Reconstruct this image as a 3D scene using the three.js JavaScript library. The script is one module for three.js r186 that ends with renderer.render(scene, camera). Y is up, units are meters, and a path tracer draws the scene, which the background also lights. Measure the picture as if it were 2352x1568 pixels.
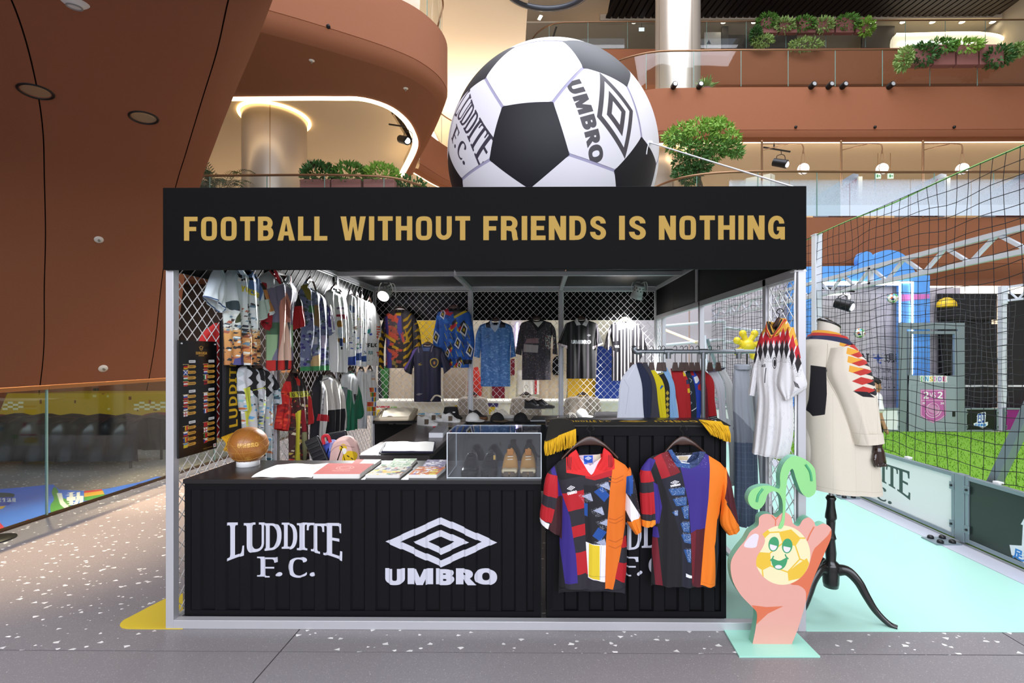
import * as THREE from 'three';
import {mergeGeometries,mergeVertices,toCreasedNormals} from 'three/addons/utils/BufferGeometryUtils.js';
import {RoundedBoxGeometry} from 'three/addons/geometries/RoundedBoxGeometry.js';
import {RectAreaLightUniformsLib} from 'three/addons/lights/RectAreaLightUniformsLib.js';
import {MarchingCubes} from 'three/addons/objects/MarchingCubes.js';

// ---------------------------------------------------------------- camera, light, exposure
const FOCAL = 1100,WIDE = 2352,HIGH = 1568,SHIFT_X = 55,SHIFT_Y = 31,YAW = 0.008,EYE = [0,1.74,3.025];
const scene = new THREE.Scene();
const camera = new THREE.PerspectiveCamera(2 * Math.atan(HIGH / 2 / FOCAL) * 180 / Math.PI,WIDE / HIGH,0.05,200);
camera.position.set(...EYE);
camera.rotation.y = YAW;
camera.setViewOffset(WIDE,HIGH,-SHIFT_X,-SHIFT_Y,WIDE,HIGH);
camera.name = 'camera';
scene.add(camera);
const renderer = new THREE.WebGLRenderer({antialias:true});
renderer.toneMapping = THREE.LinearToneMapping;
renderer.toneMappingExposure = 1.3;
renderer.shadowMap.enabled = true;
RectAreaLightUniformsLib.init();
scene.background = new THREE.Color(0.75,0.86,1.0);
scene.backgroundIntensity = 1.5;

function areaLight(name,color,intensity,w,h,from,to) {
const l = new THREE.RectAreaLight(color,intensity,w,h);
l.name = name;l.position.set(...from);l.lookAt(...to);scene.add(l);
return l;
}
function spotLight(name,color,intensity,from,to,angle,penumbra,radius = 2) {
const l = new THREE.SpotLight(color,intensity,0,angle,penumbra,2);
l.name = name;l.position.set(...from);l.target.position.set(...to);l.castShadow = true;l.shadow.radius = radius;
scene.add(l);l.target.updateMatrixWorld();scene.add(l.target);
return l;
}
// unseen daylight above the atrium and behind the camera, placed to light the hall
areaLight('unseen_roof_daylight',0xf2f5ff,5.0,17,13,[3,19.7,-3.5],[3,0,-3.5]);
areaLight('unseen_front_daylight',0xf6f6ff,2.9,20,8,[1,7,12.3],[0.5,2.5,-4]);

// ---------------------------------------------------------------- helpers
const V = (x,y,z) => new THREE.Vector3(x,y,z);
const lerp = (a,b,t) => a + (b - a) * t,clamp = (x,a = 0,b = 1) => Math.min(b,Math.max(a,x));
const smooth = (a,b,x) => {const t = clamp((x - a) / (b - a));return t * t * (3 - 2 * t);};
function rand(seed) {let s = seed | 0;return () => {s = (s + 0x6d2b79f5) | 0;let t = Math.imul(s ^ (s >>> 15),1 | s);t = (t + Math.imul(t ^ (t >>> 7),61 | t)) ^ t;return ((t ^ (t >>> 14)) >>> 0) / 4294967296;};}
// a pixel of the photograph as a direction, and the places where that direction meets the planes z, x, y = constant
const ray = (px,py) => {const x = (px - WIDE / 2 - SHIFT_X) / FOCAL,y = -(py - HIGH / 2 - SHIFT_Y) / FOCAL,c = Math.cos(YAW),s = Math.sin(YAW);return V(x * c - s,y,-x * s - c);};
const along = (px,py,t) => {const d = ray(px,py);return V(EYE[0] + d.x * t,EYE[1] + d.y * t,EYE[2] + d.z * t);};
const onZ = (px,py,z) => along(px,py,(z - EYE[2]) / ray(px,py).z);
const onX = (px,py,x) => along(px,py,(x - EYE[0]) / ray(px,py).x);
const onY = (px,py,y) => along(px,py,(y - EYE[1]) / ray(px,py).y);

const used = new Map(),bases = new Map();
function numbered(name) {const n = used.get(name) ?? 0;used.set(name,n + 1);return n ? name + '_' + String(n).padStart(3,'0') :name;}
function tag(o,label,category,group) {Object.assign(o.userData,{label,category});if (group) o.userData.group = group;return o;}
function thing(name,label,category,base = [0,0,0],group,turn = 0) {
const o = new THREE.Group();o.name = numbered(name);o.position.set(...base);o.rotation.y = turn;scene.add(o);
tag(o,label,category,group);o.updateMatrixWorld(true);
return o;
}
const shadowed = (m) => {m.castShadow = m.receiveShadow = true;return m;};
function merged(list) {
const flat = [].concat(list);
if (flat.length === 1) return flat[0];
return mergeGeometries(flat.map((g) => {const n = g.index ? g.toNonIndexed() :g.clone();for (const k of Object.keys(n.attributes)) if (!['position','normal','uv'].includes(k)) n.deleteAttribute(k);n.morphAttributes = {};return n;}));
}
// one named mesh of geometry given in world coordinates (brought into the parent's own axes), or with own=true in the parent's axes
function obj(name,geometry,material,parent = scene,own = false) {
let g = merged(geometry);
if (parent !== scene && !own) {parent.updateWorldMatrix(true,false);g = g.clone().applyMatrix4(parent.matrixWorld.clone().invert());}
const m = shadowed(new THREE.Mesh(g,material));m.name = numbered(name);parent.add(m);
return m;
}
function single(name,label,category,geometry,material,group) {return tag(obj(name,geometry,material),label,category,group);}
function struct(name,geometry,material,parent = scene) {const m = obj(name,geometry,material,parent);if (parent === scene) m.userData.kind = 'structure';return m;}
function structGroup(name) {const o = new THREE.Group();o.name = numbered(name);o.userData.kind = 'structure';scene.add(o);return o;}
const stuff = (m) => {m.userData.kind = 'stuff';return m;};

// geometry
function box(x0,y0,z0,x1,y1,z1,round = 0) {
const w = Math.abs(x1 - x0),h = Math.abs(y1 - y0),d = Math.abs(z1 - z0);
const g = round ? new RoundedBoxGeometry(w,h,d,2,Math.min(round,w / 2.01,h / 2.01,d / 2.01)) :new THREE.BoxGeometry(w,h,d);
const p = g.attributes.position,n = g.attributes.normal,uv = new Float32Array(p.count * 2);
g.translate((x0 + x1) / 2,(y0 + y1) / 2,(z0 + z1) / 2);
for (let i = 0;i < p.count;i++) {
const ax = Math.abs(n.getX(i)),ay = Math.abs(n.getY(i)),az = Math.abs(n.getZ(i));
if (ax > ay && ax > az) {uv[2 * i] = p.getZ(i);uv[2 * i + 1] = p.getY(i);} else if (ay > az) {uv[2 * i] = p.getX(i);uv[2 * i + 1] = p.getZ(i);} else {uv[2 * i] = p.getX(i);uv[2 * i + 1] = p.getY(i);}
}
g.setAttribute('uv',new THREE.BufferAttribute(uv,2));
return g;
}
// a square bar from a to b; a right-angled section of width w (sideways) and h
function bar(a,b,w,h = w,up = V(0,1,0),round = 0) {
const d = b.clone().sub(a),len = d.length();d.normalize();
let side = new THREE.Vector3().crossVectors(d,up);if (side.lengthSq() < 1e-6) side.set(1,0,0);side.normalize();
const top = new THREE.Vector3().crossVectors(side,d).normalize();
const g = round ? new RoundedBoxGeometry(w,h,len,2,round) :new THREE.BoxGeometry(w,h,len);
return g.applyMatrix4(new THREE.Matrix4().makeBasis(side,top,d.clone().negate()).setPosition(a.clone().add(b).multiplyScalar(0.5)));
}
function rod(a,b,r,sides = 10,r2 = r) {
const d = b.clone().sub(a),g = new THREE.CylinderGeometry(r2,r,d.length(),sides,1);
return g.applyQuaternion(new THREE.Quaternion().setFromUnitVectors(V(0,1,0),d.clone().normalize())).translate((a.x + b.x) / 2,(a.y + b.y) / 2,(a.z + b.z) / 2);
}
const tube = (pts,r,seg = pts.length * 6,sides = 8,closed = false) => new THREE.TubeGeometry(new THREE.CatmullRomCurve3(pts,closed,'centripetal'),seg,r,sides,closed);
function lathe(profile,[x,y,z],seg = 32) {return new THREE.LatheGeometry(profile.map(([r,h]) => new THREE.Vector2(r,h)),seg).translate(x,y,z);}
const disc = (r,[x,y,z],thick,seg = 32) => new THREE.CylinderGeometry(r,r,thick,seg).translate(x,y,z);
const ball = (r,[x,y,z],seg = 20) => new THREE.SphereGeometry(r,seg,Math.ceil(seg / 2)).translate(x,y,z);
// a sheet of points fn(u, v), 0..1 each, uv = metres given by scale
function sheet(nu,nv,fn,uvOf) {
const p = [],uv = [],ix = [];
for (let j = 0;j <= nv;j++) for (let i = 0;i <= nu;i++) {const q = fn(i / nu,j / nv);p.push(q.x,q.y,q.z);const t = uvOf ? uvOf(i / nu,j / nv,q) :[i / nu,j / nv];uv.push(t[0],t[1]);}
for (let j = 0;j < nv;j++) for (let i = 0;i < nu;i++) {const a = j * (nu + 1) + i,b = a + 1,c = a + nu + 1,d = c + 1;ix.push(a,b,d,a,d,c);}
const g = new THREE.BufferGeometry();g.setAttribute('position',new THREE.Float32BufferAttribute(p,3));g.setAttribute('uv',new THREE.Float32BufferAttribute(uv,2));g.setIndex(ix);g.computeVertexNormals();
return g;
}
// plan path [[x, z], ...] rounded into a smooth line of points with lengths along it
function planPath(points,n = 80,rounded = true) {
const c = rounded ? new THREE.CatmullRomCurve3(points.map(([x,z]) => V(x,0,z)),false,'centripetal') :null;
const line = rounded ? c.getSpacedPoints(n) :points.map(([x,z]) => V(x,0,z));
const len = [0];for (let i = 1;i < line.length;i++) len.push(len[i - 1] + line[i].distanceTo(line[i - 1]));
const side = line.map((p,i) => {const a = line[Math.max(0,i - 1)],b = line[Math.min(line.length - 1,i + 1)],t = b.clone().sub(a).normalize();return V(-t.z,0,t.x);});
return {line,len,side};
}
// a profile [[out, y], ...] carried along a plan path ("out" to the right of the walking direction)
function sweep(path,profile,closedProfile = false) {
const prof = closedProfile ? [...profile,profile[0]] :profile,plen = [0];
for (let i = 1;i < prof.length;i++) plen.push(plen[i - 1] + Math.hypot(prof[i][0] - prof[i - 1][0],prof[i][1] - prof[i - 1][1]));
const nu = path.line.length - 1,nv = prof.length - 1;
const g = sheet(nu,nv,(u,v) => {const i = Math.round(u * nu),[o,y] = prof[Math.round(v * nv)],p = path.line[i],s = path.side[i];return V(p.x + s.x * o,y,p.z + s.z * o);},(u,v) => [path.len[Math.round(u * nu)],plen[Math.round(v * nv)]]);
return toCreasedNormals(g,0.6);
}
// a flat polygon [[x, z], ...] at height y with thickness (downwards)
function slab(points,y,thick,holes = []) {
const s = new THREE.Shape(points.map(([x,z]) => new THREE.Vector2(x,-z)));
for (const h of holes) s.holes.push(new THREE.Path(h.map(([x,z]) => new THREE.Vector2(x,-z))));
return new THREE.ExtrudeGeometry(s,{depth:thick,bevelEnabled:false}).rotateX(-Math.PI / 2).translate(0,y - thick,0);
}
// an upright plate cut to a pixel outline at depth z, with real thickness behind its face
function plateZ(outline,z,thick,bevel = 0,holes = []) {
const pt = ([px,py]) => {const q = onZ(px,py,z);return new THREE.Vector2(q.x,q.y);};
const s = new THREE.Shape(outline.map(pt));
for (const h of holes) s.holes.push(new THREE.Path(h.map(pt)));
return new THREE.ExtrudeGeometry(s,{depth:thick - 2 * bevel,bevelEnabled:bevel > 0,bevelSize:bevel,bevelThickness:bevel,bevelOffset:-bevel,bevelSegments:2,curveSegments:8}).translate(0,0,z - thick + bevel);
}
// a smooth closed outline through pixel points
function roundOutline(pts,per = 6,closed = true) {
const c = new THREE.CatmullRomCurve3(pts.map(([x,y]) => V(x,y,0)),closed,'centripetal');
return c.getPoints(pts.length * per).slice(0,closed ? -1 :undefined).map((p) => [p.x,p.y]);
}
function planarUv(g,x0,y0,x1,y1,axisU = 'x') {
const p = g.attributes.position,uv = new Float32Array(p.count * 2);
for (let i = 0;i < p.count;i++) {const a = axisU === 'x' ? p.getX(i) :p.getZ(i);uv[2 * i] = (a - x0) / (x1 - x0);uv[2 * i + 1] = (p.getY(i) - y0) / (y1 - y0);}
g.setAttribute('uv',new THREE.BufferAttribute(uv,2));
return g;
}

// materials and textures
const cache = new Map();
function mat(color,roughness = 0.7,more = {}) {
const key = JSON.stringify([color,roughness,more]);
if (!cache.has(key)) {
const {two,...rest} = more;
const m = new THREE.MeshPhysicalMaterial({color:Array.isArray(color) ? new THREE.Color(...color) :color,roughness,...rest});
if (two) m.side = THREE.DoubleSide;
cache.set(key,m);
}
return cache.get(key);
}
function withMap(map,roughness = 0.8,more = {}) {const {two,...rest} = more;const m = new THREE.MeshPhysicalMaterial({map,roughness,...rest});if (two) m.side = THREE.DoubleSide;return m;}
const glow = (color,k,base = 0xffffff) => mat(base,0.5,{emissive:color,emissiveIntensity:k});
function canvasTex(w,h,draw,{repeat,srgb = true} = {}) {
const c = document.createElement('canvas');c.width = w;c.height = h;
const g = c.getContext('2d');draw(g,w,h);
const t = new THREE.CanvasTexture(c);if (srgb) t.colorSpace = THREE.SRGBColorSpace;
t.wrapS = t.wrapT = THREE.RepeatWrapping;t.anisotropy = 8;
if (repeat) t.repeat.set(...repeat);
return t;
}
function noiseTex(n,seed,fn) {// grey or coloured grain, fn(random, x, y) -> 0..255 or [r, g, b]
const r = rand(seed),d = new Uint8Array(n * n * 4);
for (let i = 0;i < n * n;i++) {const v = fn(r,i % n,(i / n) | 0),c = Array.isArray(v) ? v :[v,v,v];d.set([c[0],c[1],c[2],255],i * 4);}
const t = new THREE.DataTexture(d,n,n);t.wrapS = t.wrapT = THREE.RepeatWrapping;t.magFilter = THREE.LinearFilter;t.minFilter = THREE.LinearMipmapLinearFilter;t.generateMipmaps = true;t.needsUpdate = true;
return t;
}
// ---------------------------------------------------------------- materials of the place
const clothGrain = noiseTex(256,11,(r,x,y) => 128 + (r() - 0.5) * 150 + 40 * Math.sin((x + y) * 0.785) * Math.sin((x - y) * 0.785));
clothGrain.repeat.set(6,6);
const terracottaMap = noiseTex(256,12,(r,x,y) => {const k = 0.86 + 0.28 * r() + 0.05 * Math.sin((x + y) * 0.785);return [clamp(142 * k,0,255),clamp(86 * k,0,255),clamp(56 * k,0,255)];});
terracottaMap.colorSpace = THREE.SRGBColorSpace;terracottaMap.repeat.set(3,3);
const TERRACOTTA = withMap(terracottaMap,0.85,{bumpMap:clothGrain,bumpScale:0.002,two:true});
const CREAM = mat(0xd8cab6,0.75,{two:true}),CREAM_DARK = mat(0xb9ad9c,0.8,{two:true}),PLASTER = mat(0xcfc9c4,0.8,{two:true});
const RAIL = mat(0x8b6a50,0.35,{metalness:0.8}),BRONZE = mat(0x5b4636,0.4,{metalness:0.8});
const GLASS = mat(0xf2f7f6,0.02,{transmission:1,thickness:0,ior:1.5,two:true}),GLASS_EDGE = mat(0x6f8f86,0.2,{two:true});
const COVE = glow(0xffe0b0,3.2),COVE_DIM = glow(0xffd28c,2.6);
const ALU = mat(0xc4c4c8,0.42,{metalness:0.35}),BLACK = mat(0x0b0b0d,0.6,{specularIntensity:0.2}),BLACKMETAL = mat(0x141416,0.45,{metalness:0.3});

// ---------------------------------------------------------------- floor: terrazzo slabs with recessed joints
function terrazzo(seed,chips) {
return canvasTex(1536,1536,(c,w,h) => {
const r = rand(seed);
c.fillStyle = '#858082';c.fillRect(0,0,w,h);
for (let i = 0;i < 60000;i++) {const g = 80 + r() * 120;c.fillStyle = `rgba(${g},${g * 0.97},${g * 0.96},${0.25 + r() * 0.4})`;c.fillRect(r() * w,r() * h,1 + r() * 2.2,1 + r() * 2.2);}
for (let i = 0;i < 9000;i++) {const g = 190 + r() * 60;c.fillStyle = `rgba(${g},${g},${g},${0.35 + r() * 0.5})`;c.fillRect(r() * w,r() * h,1 + r() * 2,1 + r() * 1.6);}
for (let i = 0;i < chips;i++) {
const x = r() * w,y = r() * h,s = 4 + Math.pow(r(),1.6) * 15,n = 5 + Math.floor(r() * 3),a0 = r() * 6.28,g = 225 + r() * 30;
c.fillStyle = `rgb(${g},${g - 2},${g - 6})`;
for (const [ox,oy] of [[0,0],[w,0],[-w,0],[0,h],[0,-h]]) {c.beginPath();for (let k = 0;k < n;k++) {const a = a0 + k / n * 6.28,q = s * (0.55 + 0.6 * ((Math.sin(a * 3 + i) + 1) / 2));c.lineTo(x + ox + Math.cos(a) * q,y + oy + Math.sin(a) * q * 0.7);} c.fill();}
}
},{repeat:[0.5,0.5]});
}
const CHIPPED = withMap(terrazzo(3,420),0.36),PLAIN = withMap(terrazzo(4,0),0.4);
const floor = structGroup('floor');
struct('joint_bed',box(-14,-0.3,-31,24,-0.012,13.2),mat(0x2b2928,0.9),floor);
{
const XS = [-14,-9.7,-5.31,-2.28,-1.524,2.9,7.3,11.7,16.1,20.5,24],ZS = [13.2,10.6,7.1,3.66,0.225,-3.2,-6.65,-10.1,-14,-18,-22,-26,-31],G = 0.004;
for (let i = 0;i + 1 < XS.length;i++) for (let j = 0;j + 1 < ZS.length;j++) {
const chips = ZS[j] < 0.3 && !(i === 3 && j === 4),gl = i === 3 ? 0 :G,gr = i === 2 ? 0 :G;
const g = box(XS[i] + gl,-0.14,ZS[j + 1] + G,XS[i + 1] - gr,0,ZS[j] - G);
struct('slab',g,chips ? CHIPPED :PLAIN,floor);
}
}
// outer shell: walls and roof with thickness; daylight enters through unseen openings overhead and behind the camera
struct('wall_left',box(-14.4,-0.3,-31,-14,20.4,13.2),CREAM_DARK);
struct('wall_right',box(24,-0.3,-31,24.4,20.4,13.2),CREAM_DARK);
struct('wall_back',box(-14.4,-0.3,-31.4,24.4,20.4,-31),CREAM);
{
const front = structGroup('wall_front');
struct('wall_pier',[box(-14.4,-0.3,13.2,24.4,2.4,13.6),box(-14.4,11.4,13.2,24.4,20.4,13.6),box(-14.4,2.4,13.2,-9.4,11.4,13.6),box(11.4,2.4,13.2,24.4,11.4,13.6)],PLASTER,front);
const roof = structGroup('ceiling');
struct('roof_slab',slab([[-14.4,13.6],[24.4,13.6],[24.4,-31.4],[-14.4,-31.4]],20.4,0.4,[[[-5.6,3.1],[11.6,3.1],[11.6,-10.1],[-5.6,-10.1]]]),CREAM,roof);
}
// ---------------------------------------------------------------- the terracotta soffit that sweeps down on the left
const swoopEdge = [[640,-30,4.9],[628,0,5.1],[585,110,6.2],[540,215,7.3],[495,330,8.5],[460,430,9.4],[440,540,10],[424,640,10.4],[407,770,10.9],[385,885,11.2],[372,960,11.4]];
{
const at = new THREE.CatmullRomCurve3(swoopEdge.map(([px,py,d]) => {const q = ray(px,py);return along(px,py,-d / q.z);}),false,'centripetal');
const left = V(-0.74,0,0.67),root = structGroup('ceiling_soffit');
const strip = (s0,s1) => sheet(18,90,(u,v) => {
const p = at.getPoint(v),s = lerp(s0,s1,u),drop = 0.32 * Math.exp(-s / 0.32) - 0.05 * s;
const bow = smooth(0.4,1,v) * s * 0.22;
return p.addScaledVector(left,s - 0.0).add(V(bow,-0.32 + drop + 0.02,bow * 0.9));
},(u,v) => [lerp(s0,s1,u),v * 16]);
for (const [a,b] of [[0,0.41],[0.425,2.15],[2.165,9.5]]) struct('soffit_panel',strip(a,b),TERRACOTTA,root);
struct('soffit_backing',sheet(10,60,(u,v) => {const p = at.getPoint(v),s = u * 9.5;return p.addScaledVector(left,s + 0.03).add(V(smooth(0.4,1,v) * s * 0.22,0.06 - 0.05 * s,smooth(0.4,1,v) * s * 0.2));}),mat(0x2a150c,0.9,{two:true}),root);
}
// ---------------------------------------------------------------- upper floors: curved terracotta bands, glass balustrades, coves, ceilings
function glassRun(root,path,y0,y1,paneLen,railR = 0.028,gap = 0.012) {
const total = path.len[path.len.length - 1],n = Math.max(1,Math.round(total / paneLen));
const at = (s) => {let i = 1;while (i < path.len.length - 1 && path.len[i] < s) i++;const t = clamp((s - path.len[i - 1]) / (path.len[i] - path.len[i - 1]));return path.line[i - 1].clone().lerp(path.line[i],t);};
for (let k = 0;k < n;k++) {
const a = total * k / n + gap / 2,b = total * (k + 1) / n - gap / 2,m = 8;
struct('pane',sheet(m,1,(u,v) => at(lerp(a,b,u)).setY(lerp(y0,y1,v))),GLASS,root);
const e = at(b + gap / 2);
struct('pane_edge',box(e.x - 0.008,y0,e.z - 0.008,e.x + 0.008,y1,e.z + 0.008),GLASS_EDGE,root);
}
struct('handrail',new THREE.TubeGeometry(new THREE.CatmullRomCurve3(path.line.map((p) => V(p.x,y1 + 0.02,p.z))),path.line.length * 2,railR,10),RAIL,root);
}
const bandProfile = (yTop,yCrease,yLow,back) => [[-back,yTop],[0,yTop],[0,yCrease + 0.012],[-0.012,yCrease + 0.006],[-0.012,yCrease - 0.006],[0,yCrease - 0.012],[-0.02,yCrease - 0.1],[-0.07,yCrease - 0.19],[-0.16,yLow + 0.03],[-0.3,yLow],[-back,yLow]];

// second floor: right balcony, recess behind the ball, left balcony
const L2 = planPath([[-13.9,-8.78],[-9,-8.78],[-4.6,-8.78],[-3.7,-8.95],[-3.15,-9.5],[-2.5,-11.2],[0,-12.6],[2.4,-11.2],[3.15,-9.5],[3.6,-8.98],[4.4,-8.68],[9,-8.68],[16,-8.68],[23.9,-8.68]],150);
{
const root = structGroup('ceiling_second_floor_edge');
struct('floor_band',sweep(L2,bandProfile(5.07,3.95,3.6,1.3)),TERRACOTTA,root);
struct('floor_plate',slab([[-13.9,-8.9],...L2.line.map((p) => [p.x,p.z - 0.3]),[23.9,-8.9],[23.9,-30.9],[-13.9,-30.9]],5.06,0.2),CREAM_DARK,root);
struct('ceiling_plate',slab([[-13.9,-9.5],[-4.6,-9.5],[-2.5,-12],[0,-13.4],[2.4,-12],[4.4,-9.5],[23.9,-9.5],[23.9,-30.9],[-13.9,-30.9]],4.05,0.1),CREAM,root);
const cove = structGroup('trim_1');
struct('cove_light',sweep(L2,[[-1.3,3.62],[-1.36,3.62],[-1.36,3.7],[-1.3,3.7]],true),COVE,cove);
const rail = structGroup('trim_2');
glassRun(rail,L2,5.1,6.16,1.45);
}
// third floor, right: set back
const L3 = planPath([[-4.4,-14.5],[-3.6,-16.4],[-2.6,-17.3],[-0.5,-16.6],[1.2,-14.2],[2.3,-12.7],[3.4,-12.1],[5,-12],[10,-12],[17,-12],[23.9,-12]],110);
{
const root = structGroup('ceiling_third_floor_edge');
struct('floor_band',sweep(L3,bandProfile(10.1,8.76,8.58,0.45)),TERRACOTTA,root);
struct('floor_plate',slab([...L3.line.map((p) => [p.x,p.z - 0.1]),[23.9,-30.9],[-13.9,-30.9],[-13.9,-14.5]],10.08,0.2),CREAM_DARK,root);
struct('ceiling_plate',slab([...L3.line.map((p) => [p.x,p.z - 0.9]),[23.9,-30.9],[-13.9,-30.9],[-13.9,-8.6],[-5.2,-9.3],[-4.4,-11]],9.0,0.12),CREAM,root);
const cove = structGroup('trim_3');
struct('cove_light',sweep(L3,[[-0.45,8.57],[-0.5,8.57],[-0.5,8.67],[-0.45,8.67]],true),COVE,cove);
const rail = structGroup('trim_4');
glassRun(rail,L3,10.12,11.24,1.48);
}
// third floor, left: balcony that curves forward over the stand
{
const out = planPath([[-9.5,-4.7],[-7.4,-5.55],[-5.38,-6.5],[-4.39,-7.04],[-3.31,-7.72],[-2.8,-8.2],[-2.47,-8.85],[-2.42,-9.5],[-2.62,-10.1],[-3.3,-11.7],[-4.2,-13.6],[-4.6,-14.6]],90);
const inn = planPath([[-13.9,-9.05],[-8,-9.05],[-5.2,-9.05],[-4.5,-9.1],[-3.95,-9.5],[-3.68,-10.2],[-3.66,-11.1],[-3.8,-11.9],[-5.0,-14.5]],80);
const root = structGroup('ceiling_left_balcony');
struct('balcony_fascia',sweep(out,[[0.9,9.82],[0,9.82],[0,8.62],[0.012,8.615],[0.012,8.595],[0,8.59],[0.03,8.49],[0.08,8.38],[0.16,8.31],[0.25,8.28]].map(([o,y]) => [-o,y])),TERRACOTTA,root);
const o2 = out.line.map((p,i) => [p.x - out.side[i].x * 0.25,p.z - out.side[i].z * 0.25]);
struct('balcony_soffit',slab([...o2,...inn.line.map((p) => [p.x,p.z]).reverse(),[-13.9,-4.7]],8.3,0.02),TERRACOTTA,root);
struct('balcony_plate',slab([...o2,[-4.6,-14.6],[-13.9,-14.6],[-13.9,-4.7]],9.8,0.15),CREAM_DARK,root);
struct('inner_fascia',sweep(inn,[[0,8.28],[0,8.95]]),CREAM,root);
struct('cove_light',sweep(inn,[[-0.17,8.262],[0,8.262],[0,8.33],[-0.17,8.33]],true),COVE,structGroup('trim_5'));
const rail = structGroup('trim_6');
glassRun(rail,planPath(out.line.slice(0,80).map((p,i) => [p.x - out.side[i].x * 0.12,p.z - out.side[i].z * 0.12]),80),9.84,10.95,1.5);
}
// fourth floor and the roof above it
const L4 = planPath([[-0.9,-24],[-0.6,-20],[-0.2,-18.2],[0.6,-17.5],[1.8,-17.4],[8,-17.4],[16,-17.4],[23.9,-17.4]],80);
{
const root = structGroup('ceiling_fourth_floor_edge');
struct('floor_band',sweep(L4,[[-0.6,14.75],[0,14.75],[0,13.5],[-0.12,13.3],[-0.5,13.25]]),TERRACOTTA,root);
struct('floor_plate',slab([...L4.line.map((p) => [p.x,p.z - 0.1]),[23.9,-30.9],[-0.9,-30.9]],14.7,0.2),CREAM_DARK,root);
struct('ceiling_plate',slab([...L4.line.map((p) => [p.x,p.z - 0.5]),[23.9,-30.9],[-13.9,-30.9],[-13.9,-11.5],[-0.3,-11.5],[-0.8,-18.4]],13.45,0.1),CREAM,root);
const rail = structGroup('trim_7');
glassRun(rail,L4,14.78,15.9,1.7);
struct('upper_wall',box(-14,14.7,-30.9,24,20,-30.7),CREAM,structGroup('wall_upper'));
}
// ---------------------------------------------------------------- the stand: frame, sign, fences
const XL = onZ(380,1000,0).x,XR = onZ(1852,1000,0).x,ZB = -3.72,S = 0.05,HTOP = 2.79,HSIGN = 2.29,HROOF = 2.7;
const frame = thing('display_stand_frame','grey aluminium frame of the sales stand with posts, rails and floor beams','frame',[0,0,0]);
{
const post = (name,x,z,y0 = 0,y1 = HROOF) => obj(name,box(x,y0,z,x + S,y1,z - S,0.004),ALU,frame);
post('post',XL,0);post('post',XR - S,0);
for (const z of [-1.2,-2.46,ZB]) post('post',XL,z);
for (const z of [-0.44,-1.86,ZB]) post('post',XR - S,z,0,z === ZB ? HROOF :2.29);
for (const x of [-1.005,0.275]) post('post',x,ZB);
const rail = (x0,y0,z0,x1,y1,z1) => obj('rail',box(x0,y0,z0,x1,y1,z1,0.003),ALU,frame);
rail(XL + S,0,0,XR - S,0.055,-S);// floor beams
rail(XL,0,-S,XL + S,0.045,ZB);rail(XR - S,0,-S,XR,0.03,ZB);rail(XL + S,0,ZB,XR - S,0.04,ZB - S);
rail(XL,HROOF - S,-S,XL + S,HROOF,ZB);rail(XR - S,HROOF - S,-S,XR,HROOF,ZB);rail(XL,HROOF - S,ZB,XR,HROOF,ZB - S);
rail(XL + S,HROOF - S,-2.46,XR - S,HROOF,-2.51);// ceiling cross beam and two runners
for (const x of [-1.005,0.275]) rail(x,HROOF - S,-2.51,x + S,HROOF,ZB);
rail(XR - S,2.235,-S,XR,2.29,ZB);// lower rail under the black side boards
for (const z of [-1.95]) rail(XR - S,2.29,z,XR,HROOF - S,z - S);
obj('cable',tube([V(XR - 0.062,2.28,-0.012),V(XR - 0.066,2.1,-0.014),V(XR - 0.06,1.5,-0.013),V(XR - 0.064,0.8,-0.014),V(XR - 0.06,0.06,-0.012)],0.006),mat(0xe8e8ea,0.4),frame);
obj('cable_tie',box(XR - 0.075,2.265,0.002,XR + 0.002,2.272,-0.054),mat(0xf0f0f0,0.4),frame);
}
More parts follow.
